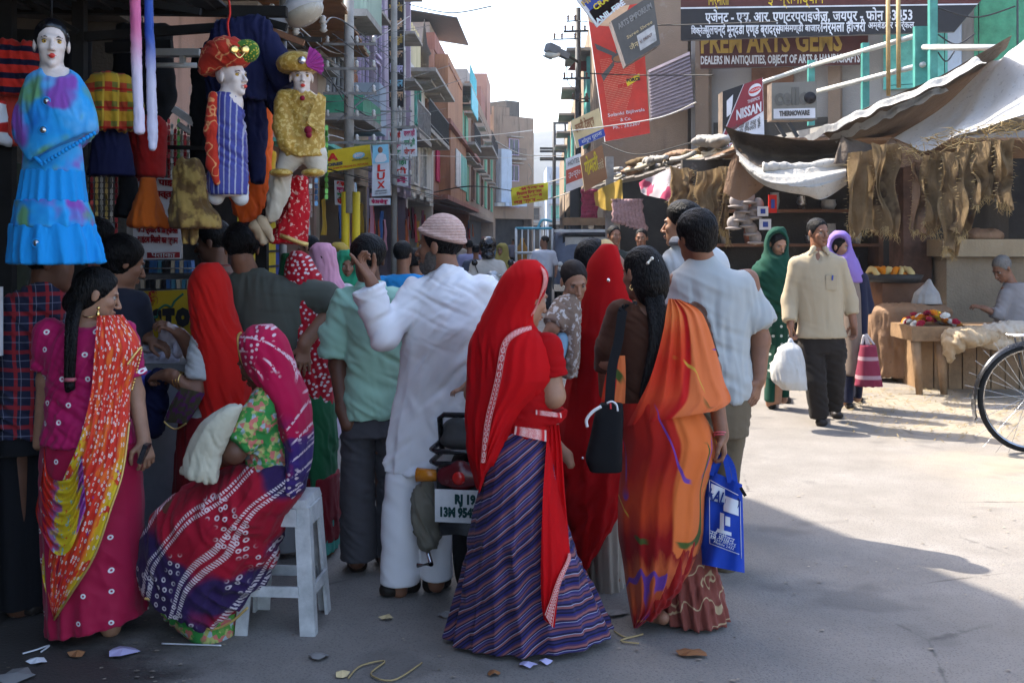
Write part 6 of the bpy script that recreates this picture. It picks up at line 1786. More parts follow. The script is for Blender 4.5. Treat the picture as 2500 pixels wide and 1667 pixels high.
b = MB(); b.grid(lambda u,v_: bagpt(u,v_,-1),20,26); b.grid(lambda u,v_: bagpt(1 - u,v_,1),20,26)
b.grid(lambda u,v_: bagpt(u,1,-1).lerp(bagpt(u,1,1),v_),20,4)
b.grid(lambda u,v_: bagpt(0,u,-1).lerp(bagpt(0,u,1),v_),20,4); b.grid(lambda u,v_: bagpt(1,u,1).lerp(bagpt(1,u,-1),v_),20,4)
b.build('bag_body', BLUE_NW,cb)
for (xa,xb,dd,tp) in ((1735,1782,-.012,1112),(1742,1795,.012,1108)):
 b = MB(); pp = catmull([f.W(xa,1160,BD + .04 + dd),f.W(xa + 12,1130,BD + .03 + dd),f.W(1766,tp,BD + .03),f.W(xb - 8,1136,BD + .03 + dd),f.W(xb,1178,BD + .02 + dd)],20)
 for i in range(19): b.bar(pp[i],pp[i + 1],.02,.003,up=(0,1,0))
 b.build('handle', BLUE_NW,cb)
WPRINT = plain('white_print', (.62,.64,.68),.7,var=.1)
DBLUE = plain('navy_print', (.012,.03,.16),.7)
def onbag(u,v_,off=.004): return bagpt(u,v_,-1) + Vector((0,-off,0))
ub = (onbag(.85,.3) - onbag(.2,.3)).normalized(); vb = (onbag(.5,.2) - onbag(.5,.8)).normalized(); vb = (vb - ub * vb.dot(ub)).normalized()
b = MB()
for k0,k1 in (((.12,.10),(.88,.14)),((.12,.10),(.20,.76)),((.20,.76),(.88,.80)),((.93,.20),(.93,.84))):
 pts = [onbag(k0[0] + (k1[0] - k0[0]) * i / 12,k0[1] + (k1[1] - k0[1]) * i / 12,.004) for i in range(13)]
 b.tube(pts,.0016,4)
b.build('print_border', WPRINT,cb)
b = MB()
b.grid(lambda u,v_: onbag(.17 + .36 * u,.13 + .17 * v_,.005),8,4); b.grid(lambda u,v_: onbag(.50 + .38 * u,.20 + .17 * v_,.007),8,4)
b.grid(lambda u,v_: onbag(.42 + .10 * u,.40 + .18 * v_,.005),4,4); b.grid(lambda u,v_: onbag(.36 + .34 * u,.58 + .04 * v_,.005),4,2); b.grid(lambda u,v_: onbag(.55 + .12 * u,.42 + .10 * v_,.005),3,3)
b.build('print_emblem', WPRINT,cb)
lettering('RALCO', DBLUE,onbag(.50,.245,.012),ub,vb,.062,cb,width=.125,bold=.002)
lettering('नई जीवन', WPRINT,onbag(.46,.66,.009),ub,vb,.032,cb,width=.10)
lettering('RALCO SERVICE', WPRINT,onbag(.50,.70,.009),ub,vb,.018,cb,width=.10)
lettering('Mobile 2432', WPRINT,onbag(.52,.74,.009),ub,vb,.013,cb,width=.08)
b = MB(); b.box(f.W(1814,1200,BD - .03),(.012,.012,.035),Matrix.Rotation(R(-30),3, 'Y')); b.build('zip_pull', BLACK_CLOTH,cb)
# ================================================================== red veiled woman with the baby
f = Fig('woman hidden under a long plain red veil carrying a baby on her left', 1450,1425,SKIN)
f.head(1488,676,.98,yaw=10,pitch=15,neck=(1480,760,.0),female=True,face=False)
vt = [(598,1468,1506,.06),(606,1450,1518,.10),(640,1438,1526,.12),(690,1424,1532,.13),(740,1410,1545,.14),(820,1402,1550,.16),(920,1392,1550,.18),(1020,1366,1550,.2),(1120,1362,1540,.22),(1200,1366,1520,.23),(1280,1378,1492,.22),(1340,1395,1448,.18),(1392,1408,1424,.12)]
f.vol.loft(f.rows(vt[4:9],-.05))
f.limb([(1400,1150,0),(1420,1400,0)],[.08,.045]); f.limb([(1480,1150,.0),(1492,1400,.02)],[.08,.045])
f.limb([(1492,1400,.02),(1504,1412,-.05)],[.036,.026])
f.make()
def b(v): v.loft(f.rows(vt),fold=pleats(6,.07,.2,1.4,41))
f.garment('veil', RED_CHIFFON2,b,folds=[((1,0,.15),.09,.012),((1,0,-.8),.14,.014,lambda V: np.clip((.7 - V[:, 2]) / .3,0,1))],seed=17)
f.garment('petticoat', cloth('silver_grey_satin', (.30,.25,.20),wr=.012,rough=.45,wscale=9),lambda v: v.loft(f.rows([(1180,1420,1525,.15),(1320,1436,1520,.17),(1428,1440,1520,.19)],dy=.05),fold=pleats(7,.10,0,.5,4)),folds=[((1,0,.3),.07,.012)],seed=3)
b = MB(); b.sphere(f.W(1485,684,-.155),(.008,.003,.008)); b.sphere(f.W(1422,1118,-.25),(.006,.003,.006)); b.build('mirror_disc', plain('silver_disc', (.8,.75,.75),.2,.8),f.root)
# the baby
f = Fig('baby with fine dark hair in a brown floral coat held by the veiled woman', 1400,1425,SKIN_LIGHT,Y=4.78,z0=.95)
f.head(1402,687,.72,yaw=-165,pitch=24,roll=4,neck=(1392,730,.0),neck_r=.045)
f.vol.loft(f.rows([(728,1375,1412,.05),(760,1370,1415,.07),(840,1375,1412,.075),(900,1375,1408,.07)]))
f.limb([(1378,760,-.03),(1350,800,-.08),(1334,815,-.08)],[.032,.028,.02])
f.hand(f.W(1336,815,-.08),f.W(1318,826,-.09),(0,.6,-.8),.45)
f.make()
f.hair('short', plain('baby_hair', (.02,.014,.012),.7))
COAT = cloth('brown_floral_coat', None,pattern=lambda t: t.mix(t.step(t.noise(38,2),.54,.6),(.23,.16,.12),(.52,.48,.45)),wr=.008,wscale=14)
def b(v):
 v.loft(f.rows([(714,1388,1410,.04),(724,1370,1416,.065),(760,1364,1420,.085),(840,1374,1416,.09),(868,1370,1416,.095),(918,1366,1410,.10)]))
 v.chain([f.W(1378,752,-.03),f.W(1350,795,-.08)],[.055,.05],cap_end=True)
f.garment('coat', COAT,b,folds=[((.4,0,1),.04,.005)])
f.garment('leggings', cloth('pale_blue_cotton', (.25,.42,.55)),lambda v: v.cone(f.W(1372,830,-.06),f.W(1352,900,-.1),.035,.03))
# woman whose dark head shows behind
f = Fig('woman with black hair and beige head scarf behind the red veil', 1440,1290,SKIN,Y=5.9)
f.head(1448,635,.95,yaw=-150,pitch=5,neck=(1455,700,0),female=True,face=False)
f.vol.loft(f.rows([(690,1420,1500,.07),(720,1395,1520,.1),(860,1400,1510,.12),(1000,1395,1515,.14),(1280,1400,1510,.12)]))
f.make(); f.hair('back', extra=lambda v: v.ell(f.W(1440,628,0),(.085,.09,.10)))
f.garment('scarf', cloth('beige_scarf', (.42,.32,.15)),lambda v: (v.ell(f.W(1478,622,.02),(.06,.12,.085)),v.loft(f.rows([(640,1470,1505,.08),(720,1425,1525,.11),(900,1400,1520,.13)],dy=.02))))
f.garment('sari', cloth('purple_pink_sari', (.30,.05,.22)),lambda v: v.loft(f.rows([(715,1390,1525,.11),(860,1396,1516,.13),(1000,1390,1520,.15),(1285,1385,1530,.17)]),fold=pleats(7,.06,0,.9)))
# ================================================================== man in the pale blue shirt
f = Fig('man in pale grey-blue short sleeved shirt seen from behind', 1740,1400,SKIN)
f.head(1700,578,1.02,yaw=24,pitch=4,neck=(1716,640,.0),face=True)
f.limb([(1825,684,0),(1856,830,.02),(1853,925,-.03)],[.052,.046,.031])
f.hand(f.W(1853,925,-.03),f.W(1836,990,-.06),(-.6,.5,0),1.0,curls=(.25,.35,.4,.45),thumb=1)
f.limb([(1655,690,0),(1640,840,.05),(1640,950,.0)],[.052,.046,.031])
tb = [(648,1668,1762,.07),(662,1648,1800,.095),(690,1638,1836,.12),(760,1640,1832,.135),(860,1634,1832,.14),(940,1634,1840,.15)]
f.vol.loft(f.rows(tb + [(1010,1660,1830,.13)],-.02))
f.limb([(1690,1000,0),(1688,1200,0),(1688,1380,.02)],[.07,.045,.035]); f.limb([(1780,1000,.05),(1764,1190,.08),(1765,1375,.1)],[.07,.045,.035])
f.make(); f.hair('short', extra=lambda v: (v.ell(f.W(1700,556,-.01),(.092,.10,.085),k=.02),v.ell(f.W(1712,592,-.045),(.07,.055,.055),k=.03)))
PALE = cloth('heather_blue_cotton', (.38,.395,.39),wr=.006,wscale=7,aniso=(1,1,.15),var=.05)
def b(v):
 v.loft(f.rows([(622,1684,1744,.06),(636,1676,1756,.068)] + tb + [(975,1640,1832,.15)]),fold=pleats(6,.03,.8,1.3,5))
 v.chain([f.W(1816,690,0),f.W(1846,770,.01),f.W(1856,792,.01)],[.062,.066,.072],.04,cap_end=True)
 v.chain([f.W(1664,694,0),f.W(1636,790,.02)],[.06,.068],.04,cap_end=True)
f.garment('shirt', PALE,b,folds=[((1,0,.08),.11,.015,lambda V: np.clip((1.42 - V[:, 2]) / .3,.05,1)),((.5,0,1),.14,.004)],seed=14)
KHAKI = cloth('brown_khaki_cotton', (.13,.10,.065),wr=.01)
def b(v):
 v.loft(f.rows([(950,1640,1836,.14),(1000,1650,1832,.15),(1060,1660,1825,.14)]))
 v.loft(f.rows([(1000,1730,1832,.11,.05),(1090,1725,1814,.1,.06),(1190,1728,1800,.09,.08),(1385,1730,1800,.09,.1)]))
 v.loft(f.rows([(1000,1650,1740,.11),(1190,1645,1730,.1),(1385,1650,1725,.09)]))
f.garment('trousers', KHAKI,b,folds=[((.5,0,1),.09,.009)])
foot_pair(f,SHOE,[((1690,1395),(1690,1372)),((1768,1385),(1775,1365))])
f = Fig('dark haired man in light grey shirt with a dark collar, half hidden', 1690,1270,SKIN_LIGHT)
f.head(1664,548,1.0,yaw=62,pitch=2,neck=(1682,612,.0))
f.vol.loft(f.rows([(618,1640,1760,.08),(650,1625,1780,.11),(800,1635,1770,.13),(960,1635,1770,.14)],-.02))
for x in (1670,1740): f.limb([(x,940,0),(x,1250,0)],[.08,.045])
f.limb([(1630,650,0),(1615,780,.0),(1620,880,-.02)],[.05,.042,.03])
f.make(); f.hair('short', extra=lambda v: v.ell(f.W(1668,520,0),(.09,.1,.075)))
f.garment('shirt', cloth('light_grey_cotton', (.44,.46,.47),wr=.008),lambda v: (v.loft(f.rows([(588,1648,1712,.06),(612,1632,1770,.085),(640,1618,1782,.115),(800,1625,1778,.14),(960,1622,1780,.15)])),v.chain([f.W(1636,645,0),f.W(1615,780,0)],[.072,.065],cap_end=True)),folds=[((1,0,.3),.1,.008)])
f.garment('collar', cloth('grey_striped_collar', (.16,.17,.2)),lambda v: v.cone(f.W(1664,604,-.03),f.W(1668,586,-.02),.075,.068,cap=True))
f.garment('trousers', cloth('dark_grey_trouser_cloth', (.05,.05,.055)),lambda v: (v.loft(f.rows([(940,1628,1778,.14),(1060,1635,1770,.13)])),v.loft(f.rows([(1040,1635,1700,.1),(1260,1645,1695,.09)])),v.loft(f.rows([(1040,1706,1770,.1),(1260,1712,1765,.09)]))))
# ================================================================== man in the mint green shirt
f = Fig('man in mint green shirt and grey trousers with a hand in his pocket', 890,1395,SKIN_DARK)
f.head(897,634,.93,yaw=16,pitch=6,neck=(905,705,.0),face=False)
f.limb([(842,738,0),(826,890,.03),(838,1000,-.06)],[.05,.045,.032])
f.limb([(838,1000,-.06),(850,1035,-.08)],[.034,.036])
tb = [(700,862,958,.07),(712,842,990,.095),(745,838,995,.12),(820,848,988,.13),(900,843,982,.135),(960,838,975,.14)]
f.vol.loft(f.rows(tb + [(1010,845,970,.13)],-.02))
f.limb([(870,1000,0),(872,1200,0),(872,1370,.0)],[.075,.055,.04]); f.limb([(945,1000,.04),(945,1200,.06),(945,1370,.06)],[.075,.055,.04])
f.make(); f.hair('short', extra=lambda v: v.ell(f.W(900,612,.0),(.084,.1,.075),k=.02))
MINT = cloth('mint_cotton', (.32,.52,.40),wr=.005,wscale=8,var=.04)
def b(v):
 v.loft(f.rows(tb + [(1000,836,968,.14),(1018,842,962,.14)]))
 v.chain([f.W(845,735,0),f.W(822,820,.02),f.W(816,872,.02)],[.068,.072,.076],.03,cap_end=True)
 v.chain([f.W(985,740,0),f.W(1002,860,.02)],[.068,.072],.03,cap_end=True)
f.garment('shirt', MINT,b,folds=[((.6,0,.8),.12,.013),((1,0,.2),.12,.008)],seed=4)
f.garment('collar', MINT,lambda v: v.cone(f.W(905,712,.0),f.W(907,684,.005),.085,.062,cap=True))
GREYT = cloth('charcoal_trouser_cloth', (.065,.062,.068),wr=.009)
def b(v):
 v.loft(f.rows([(1004,846,960,.11),(1060,836,970,.125)]))
 v.loft(f.rows([(1030,834,912,.1),(1200,832,914,.1),(1362,830,918,.1)]))
 v.loft(f.rows([(1030,915,980,.1,.05),(1200,922,978,.1,.06),(1350,922,975,.1,.06)]))
f.garment('trousers', GREYT,b,folds=[((.4,0,1),.1,.008)])
foot_pair(f,plain('brown_sandal', (.03,.018,.012),.6),[((868,1384),(878,1400)),((940,1370),(948,1360))],.044, 'sandal')
# ================================================================== man in the olive grey shirt, arm akimbo
f = Fig('man in olive grey shirt from behind with one hand on his hip', 650,1355,SKIN)
f.head(590,606,1.0,yaw=18,pitch=14,neck=(605,672,.0))
f.limb([(742,712,0),(814,742,.05),(742,842,-.1)],[.05,.046,.032])
w = f.W(742,842,-.1)
f.hand(w,f.W(738,905,-.13),(-.3,.9,0),.95,curls=(.2,.25,.3,.35),thumb=1,spread=.12)
f.limb([(565,720,0),(540,850,.1),(480,850,.25)],[.05,.046,.032])
tb = [(668,570,650,.07),(680,555,720,.095),(705,550,757,.12),(780,562,752,.13),(860,572,738,.13),(890,574,735,.13)]
f.vol.loft(f.rows(tb,-.02))
f.vol.loft(f.rows([(880,575,735,.12),(1000,575,735,.12)],-.02))
for x in (610,695): f.limb([(x,980,0),(x,1330,0)],[.08,.045])
f.make(); f.hair('short', extra=lambda v: v.ell(f.W(588,588,-.01),(.088,.1,.08),k=.02))
OLIVE = cloth('olive_grey_cotton', (.075,.078,.062),wr=.010,wscale=8)
def b(v):
 v.loft(f.rows([(655,575,645,.06)] + tb))
 v.chain([f.W(740,712,0),f.W(790,732,.03),f.W(800,745,.03)],[.075,.085,.088],.03,cap_end=True)
 v.chain([f.W(570,712,0),f.W(548,800,.06)],[.075,.08],.03,cap_end=True)
f.garment('shirt', OLIVE,b,folds=[((1,0,.3),.14,.009),((.3,0,1),.12,.005)],seed=3)
PGREY = cloth('pale_grey_trouser_cloth', (.24,.24,.25),wr=.008)
f.garment('trousers', PGREY,lambda v: (v.loft(f.rows([(880,574,736,.13),(960,570,742,.14),(1020,570,742,.13)])),v.loft(f.rows([(1000,572,652,.1),(1340,580,645,.09)])),v.loft(f.rows([(1000,660,742,.1),(1340,665,735,.09)]))))
# ================================================================== woman in plain red veil at the counter
f = Fig('woman under a sheer scarlet veil holding cloth at the counter with gold bangles', 530,1400,SKIN)
f.head(514,712,.84,yaw=55,pitch=14,neck=(525,770,0),female=True,face=False)
f.limb([(500,830,-.05),(478,955,-.12),(412,915,-.14)],[.045,.04,.029])
f.hand(f.W(414,915,-.14),f.W(385,915,-.1),(0,.4,-.9),1.0,curls=(.8,.85,.9,.95),tcurl=.9)
f.limb([(500,830,.1),(470,860,.18),(440,815,.12)],[.045,.04,.029])
f.hand(f.W(442,818,.12),f.W(415,800,.1),(-.3,.2,-.9),.95,curls=(.5,.6,.7,.8),tcurl=.6)
vt = [(642,490,532,.06),(654,470,546,.10),(690,462,562,.12),(760,468,572,.125),(830,470,596,.14),(920,480,612,.15),(1000,486,615,.155),(1100,500,615,.16),(1180,520,612,.16)]
f.vol.loft(f.rows(vt[4:],-.03))
for x in (500,560): f.limb([(x,1150,0),(x,1380,0)],[.07,.045])
f.make()
f.garment('veil', cloth('scarlet_chiffon', (.58,.012,.008),wr=.009,wscale=11,aniso=(1,1,.25),trans=.15),lambda v: v.loft(f.rows(vt),fold=pleats(6,.06,.5,1.3,8)),folds=[((1,0,.35),.07,.009)],seed=31)
f.garment('blouse', cloth('pale_patterned_blouse', (.42,.42,.40)),lambda v: (v.loft(f.rows([(850,462,560,.1),(1030,455,560,.12)])),v.chain([f.W(498,835,-.05),f.W(480,930,-.12)],[.062,.056],cap_end=True)),folds=[((.4,0,1),.06,.006)])
f.garment('skirt', cloth('dark_crimson_cotton', (.20,.008,.010)),lambda v: v.loft(f.rows([(1010,440,600,.14),(1100,432,610,.17),(1385,420,640,.22)]),fold=pleats(7,.07,0,.8)),folds=[((1,0,0),.08,.008)])
f.drape('scarf_end', cloth('dark_patterned_scarf', None,pattern=lambda t: t.mix(t.step(t.noise(30,2),.5,.6),(.06,.05,.025),(.10,.02,.09))),[(440,945),(415,990),(400,1030)],[(500,960),(480,1000),(455,1035)],f.surf([(930,400,520,.1),(1050,380,520,.1)],.1),nu=16,nv=20,folds=2,amp=.012)
b = MB(); b.tube([f.W(q.x,q.y,-.22) for q in catmull([(400,1028,0),(412,1040,0),(430,1047,0),(455,1033,0)],16)],.004,6); b.build('gold_edge', GOLD_TRIM,f.root)
for k in range(3):
 b = MB(); c0 = f.W(432 + k * 7,925 + k * 2,-.135)
 b.tube([c0 + np.array((.010 * math.cos(a),.034 * math.cos(a),.036 * math.sin(a))) for a in [i * math.pi / 9 for i in range(18)]],.0035,6,closed=True)
 b.build('bangle', GOLD,f.root)
# ================================================================== woman in red and green behind
f = Fig('woman in green and dark red sari with white dotted veil, back turned', 760,1345,SKIN)
f.head(738,676,.80,yaw=10,pitch=8,neck=(748,730,.0),female=True,face=False)
bt = [(700,700,782,.1),(760,690,805,.12),(860,712,815,.13),(960,730,818,.14),(1100,742,824,.16),(1250,752,826,.17),(1310,756,822,.17)]
f.vol.loft(f.rows(bt,-.04)); f.limb([(800,1290,0),(800,1340,-.05)],[.05,.035])
f.make()
DOTRED = cloth('crimson_white_bandhani', None,pattern=dots_pattern((.38,.008,.02),(.62,.5,.5),42,.08,.24,.95,False),wr=.008)
f.garment('veil', DOTRED,lambda v: v.loft(f.rows([(614,714,744,.05),(624,702,762,.1),(650,698,774,.12),(700,694,790,.13),(780,690,806,.14),(900,715,815,.15),(1000,735,815,.15)]),fold=pleats(5,.05,.6,1.3)),folds=[((1,0,.5),.08,.008)])
f.garment('green_cloth', cloth('dark_green_sari', (.015,.10,.04),wr=.01),lambda v: v.loft(f.rows([(620,690,720,.08,.06),(700,680,740,.1,.06),(980,735,818,.16),(1100,745,822,.175),(1200,750,820,.17)]),fold=pleats(5,.05,.3,.9)),folds=[((1,0,.3),.08,.009)])
f.garment('skirt', cloth('dark_maroon_sari', (.16,.010,.016)),lambda v: v.loft(f.rows([(1150,745,826,.17),(1250,752,828,.19),(1310,756,826,.19)]),fold=pleats(6,.06,.1,.6)),folds=[((1,0,.3),.08,.009)])
f.garment('petticoat', cloth('teal_cotton', (.06,.30,.25)),lambda v: v.loft(f.rows([(1200,752,822,.15),(1335,760,826,.19)]),fold=pleats(9,.08,0,.5)))
# ------------------------------------------------------------------ left stall: frame, hanging clothes, mannequins, counter
STD = plain('black_timber', (.012,.011,.010),.8,var=.4)
fr = thing('stall_framework', 'black timber frame and tin roof of the children clothes stall', 'stall frame', (-1.9,5.2,0))
b = MB()
for k in range(26): b = MB(); b.box((-2.66 + k * .05,4.9,2.66 + .012 * (k % 2)),(.05,1.15,.012)); b.build('roof_rib', DARKIRON,fr)
b = MB(); b.box((-1.85,5.6,3.36),(1.9,4.2,.02)); b.build('unseen_shade_canopy', cloth('black_shade_cloth', (.02,.018,.016)),fr)  # added above the view to block the sky and darken the stall
for px,Y in ((195,5.2),(640,5.45),(20,5.0),(690,7.4)):
 p = P(px,600,Y)
 if px == 690: continue
 b = MB(); b.box((p.x,Y,1.34),(.055,.055,2.68)); b.build('post', STD,fr)
for (xa,ya),(xb,yb),Y,w_ in (((0,88),(190,95),5.2,.06),((190,92),(560,66),5.2,.04),((250,-10),(490,30),4.9,.03),((60,0),(190,78),5,.02),((260,118),(420,112),5.6,.05),((560,30),(700,68),5.3,.035),((410,360),(500,362),5.6,.02),((0,350),(200,346),5.5,.03),((660,75),(742,106),5.2,.028),((0,20),(700,30),5.4,.05)):
 b = MB(); b.bar(P(xa,ya,Y),P(xb,yb,Y),w_); b.build('beam', WOODC['brown'] if xa == 660 else STD,fr)
def hang(name,label,rows,Y,m,ry=.07,cat='garment', fold=None,sleeves=(),cr=.012,seed=1,group='clothes hung along the stall', parent=None,h=None,wl=.07):
 v = Vol(.02); s_ = F / Y
 R_ = [(CH - (r[0] - HY) / s_,((r[1] + r[2]) / 2 - CX) / s_,Y,(r[2] - r[1]) / 2 / s_,r[3] if len(r) > 3 else ry) for r in rows]
 if R_: v.loft(R_,fold=fold)
 for pts,rs in sleeves: v.chain([P(px,py,Y + (q[0] if q else 0)) for px,py, *q in pts],rs,.02,cap_end=True)
 V,Q = v.polygonise(h or .0085)
 V = crease(V,normals_np(V,Q),[((1,0,.25),wl,cr),((.4,0,1),wl,cr * .5)],seed)
 me = mesh_np(name,V,Q,m)
 if parent is not None: return link_mesh(name,me,parent)
 c = V.mean(0); return tag(link_mesh(name,me,None,(c[0],c[1],float(V[:, 2].min()))),label,cat,group)
DOLL = plain('doll_plastic', (.66,.56,.50),.3,var=.05)
def mannequin(label,px,py,sc,Y,yaw,pitch=0,base_py=None):
 f = Fig(label,px,1,DOLL,Y=Y,name='child_mannequin', cat='mannequin', z0=0,group='child mannequins hung at the stall')
 f.base = Vector((P(px,py,Y).x,Y,P(px,base_py or py + 200,Y).z))
 f.head(px,py,sc,yaw=yaw,pitch=pitch,neck=(px + 2,py + 95 * sc * 4.2 / Y,0),neck_r=.05)
 return f
def doll_face(f):
 for c in f.root.children:
  if c.name.startswith('eye') and not c.name.startswith('eyeb') and not c.name.startswith('eyel'): c.data.materials[0] = plain('doll_amber', (.55,.32,.03),.3)
  if c.name.startswith('mouth'):
   c.data.materials[0] = plain('doll_red_lip', (.60,.035,.02),.3)
 q = f._q; sc = f.hd[2]; b = MB(); b.sphere(q(0,.098,-.066),(.016 * sc,.008 * sc,.012 * sc)); b.build('lips', plain('doll_red_lip', (.60,.035,.02),.3),f.root)
f = mannequin('child mannequin with painted black hair in a blue tie-dyed dress', 126,110,.80,4.2,203,0,640)
f.vol.loft(f.rows([(166,104,166,.04),(190,80,180,.07),(300,80,180,.07),(420,70,190,.07)])); f.make(); doll_face(f)
f.hair('short', plain('painted_black_hair', (.006,.006,.008),.25))
def _blue(t):
 o = t.co(); n = t.noise(5,3,o); n2 = t.noise(6.5,2,t.map(o,loc=(4,1,2))); n3 = t.noise(6,2,t.map(o,loc=(8,3,2)))
 c = t.ramp(n,[(.3,(.012,.14,.50)),(.5,(.02,.30,.66)),(.7,(.16,.42,.70))])
 c = t.mix(t.step(n2,.48,.62),c,(.22,.07,.36)); return t.mix(t.step(n3,.52,.66),c,(.12,.30,.14))
BLUET = cloth('blue_tie_dye', None,pattern=_blue,wr=.008,wscale=12); BLUEP = cloth('plain_blue_voile', (.012,.26,.64),wr=.009,wscale=12,aniso=(1,1,.25))
g = f.garment
g('skirt_tier', BLUET,lambda v: v.loft(f.rows([(300,66,186,.075),(365,60,198,.09),(424,57,203,.10)]),fold=pleats(6,.05,.9,1.9)))
g('skirt_tier', BLUEP,lambda v: v.loft(f.rows([(415,56,202,.10),(460,50,206,.11),(496,44,210,.12)]),fold=pleats(9,.10,1.6,1.9,3)))
g('skirt_tier', BLUET,lambda v: v.loft(f.rows([(488,43,208,.12),(530,38,222,.13),(556,34,226,.135)]),fold=pleats(8,.09,1.5,1.8,4)))
g('skirt_tier', BLUEP,lambda v: v.loft(f.rows([(548,33,226,.13),(600,31,240,.15),(644,30,250,.16)]),fold=pleats(8,.12,1.4,1.7,6)),folds=[((1,0,0),.06,.008)])
def b_(v):
 v.loft(f.rows([(168,102,168,.045),(178,72,190,.065),(220,54,214,.09),(270,40,230,.11),(310,32,238,.12),(335,36,232,.125),(398,66,186,.13)]))
 for px,py,qx,qy in ((34,330,102,398),(102,398,240,318)):
  p,q = f.W(px,py),f.W(qx,qy); v.half(p,np.array((-(q[2] - p[2]),0,q[0] - p[0])),k=.002)
 v.ell(f.W(136,160,-.06),(.055,.07,.045),op='s', k=.008)
g('poncho', BLUET,b_,folds=[((1,0,.2),.07,.007)])
b = MB()
for pa in (((38,332),(102,396)),((102,396),(238,316))):
 n_ = 16
 for i in range(n_):
  t_ = i / n_; x = pa[0][0] + (pa[1][0] - pa[0][0]) * t_; y = pa[0][1] + (pa[1][1] - pa[0][1]) * t_
  q_ = (x - 135) / 108; b.sphere(f.W(x,y + 5,-.128 * math.sqrt(max(.05,1 - q_ * q_))),.009,7,5)
b.build('pompom_trim', BLUEP,f.root,kind='stuff')
for px,py,d in ((113,248,-.100),(105,318,-.122),(88,594,-.15)):
 b = MB(); b.lathe(f.W(px,py,d),[(.014,.0),(.014,.006)],14,axis=(0,-1,0)); o = b.build('mirror_disc', plain('mirror', (.5,.5,.5),.1,.9),f.root)
 b = MB(); b.tube([f.W(px + 10 * math.cos(a),py + 10 * math.sin(a),d - .003) for a in [i * .52 for i in range(12)]],.004,5,closed=True); b.build('ring', BLUEP,o)
b = MB(); b.tube([f.W(126,50),f.W(126,-10)],.004,5); b.build('cord', STD,f.root)
f = mannequin('child mannequin in a red and green turban and blue striped coat in plastic', 566,190,.72,4.75,-120,-4,495)
f.vol.loft(f.rows([(215,545,575,.04),(240,520,590,.06),(480,520,600,.07)])); f.make(); doll_face(f)
TURB = cloth('red_printed_turban', None,pattern=lambda t: t.mix(t.step(t.math('ABSOLUTE', t.math('SUBTRACT', t.noise(16,1),.5)),.03,.012),(.42,.03,.015),(.60,.25,.10)),wr=.006)
def b_(v):
 v.ell(f.W(556,134,.0),(.10,.115,.075)); v.ell(f.W(525,150,.02),(.06,.09,.08)); v.chain([f.W(512,170,.0),f.W(518,205,-.03),f.W(520,240,-.05)],[.05,.03,.03])
 v.half(f.W(565,168,0),(-.25,0,1))
g = f.garment
g('turban', TURB,b_,folds=[((.5,0,1),.04,.006)])
g('turban_tail', TURB,lambda v: v.chain([f.W(520,235,-.06),f.W(514,320,-.085),(f.W(518,400,-.09)),f.W(530,446,-.09)],[.02,.026,.024,.014]),folds=[((1,0,0),.03,.005)])
g('turban_band', cloth('green_gold_band', None,pattern=lambda t: t.mix(t.step(t.voro(90),.35,.28),(.05,.14,.02),(.60,.45,.06))),lambda v: v.cone(f.W(548,130,-.06),f.W(605,125,-.015),.045,.05))
b = MB()
for x in (571,598):
 b.lathe(f.W(x,122,-.115 if x < 580 else -.075),[(.004,.004),(.016,.006),(.020,.0)],12,axis=(.2,-1,0))
b.tube(catmull([f.W(571,128,-.115),f.W(584,142,-.11),f.W(598,128,-.08)],10),.004,5); b.build('brooch', GOLD,f.root)
STRI = cloth('blue_striped_silk', None,pattern=lambda t: t.mix(t.math('MULTIPLY', t.math('GREATER_THAN', t.wave(14,t.co(),.6,1,1, 'X'),.86),.8),(.05,.055,.24),(.36,.36,.44)),rough=.3,wr=.012,wscale=16)
g('coat', STRI,lambda v: v.loft(f.rows([(226,530,582,.05),(240,516,590,.07),(330,512,600,.08),(450,508,606,.09),(476,512,604,.09)]),fold=pleats(5,.05,1.7,2.2)),folds=[((.4,0,1),.05,.006)])
g('leggings', cloth('white_silk_leggings', (.60,.58,.55),rough=.3),lambda v: (v.cone(f.W(532,460),f.W(528,482),.05,.034),v.cone(f.W(580,460),f.W(588,484),.05,.034)))
b = MB(); b.tube(catmull([f.W(562,98),f.W(556,60),f.W(562,30),f.W(556,-20)],12),.005,5); b.build('red_cord', K['red'],f.root)
f = mannequin('child mannequin in gold coat and turban with a pink fan plume', 736,190,.66,5.05,196,0,432)
f.vol.loft(f.rows([(220,718,752,.03),(240,700,780,.05),(380,705,780,.06)])); f.make(); doll_face(f)
GOLDC = cloth('gold_brocade', None,pattern=lambda t: t.mix(t.step(t.noise(60,2),.5,.6),(.42,.25,.045),(.62,.44,.14)),rough=.28,wr=.012,wscale=18,weave=False)
g = f.garment
g('turban', GOLDC,lambda v: (v.ell(f.W(728,158,.0),(.10,.10,.06)),v.half(f.W(728,178,0),(0,0,1))),folds=[((.7,0,1),.03,.006)])
b = MB(); c = f.W(745,160,-.09); b.grid(lambda u,v_: Vector(c) + Vector((math.sin(R(15 + 105 * u)) * .075 * (v_ + .12),-.015 * math.cos(u * 40) * v_,math.cos(R(15 + 105 * u)) * .075 * (v_ + .12))),30,6); b.build('plume', cloth('pink_net', (.52,.08,.38),wr=0.001,trans=.3),f.root)
b = MB(); b.lathe(f.W(737,148,-.105),[(.006,.008),(.018,.004),(.018,0)],12,axis=(0,-1,0)); b.build('brooch', plain('silver_disc', (.8,.75,.75),.2,.8),f.root)
g('coat', GOLDC,lambda v: (v.loft(f.rows([(222,712,758,.045),(236,694,786,.06),(300,694,790,.07),(384,690,796,.08)])),v.chain([f.W(700,245),f.W(690,310,-.03),f.W(700,350,-.06)],[.05,.045,.04])),folds=[((.5,0,1),.06,.009),((1,0,.3),.05,.005)])
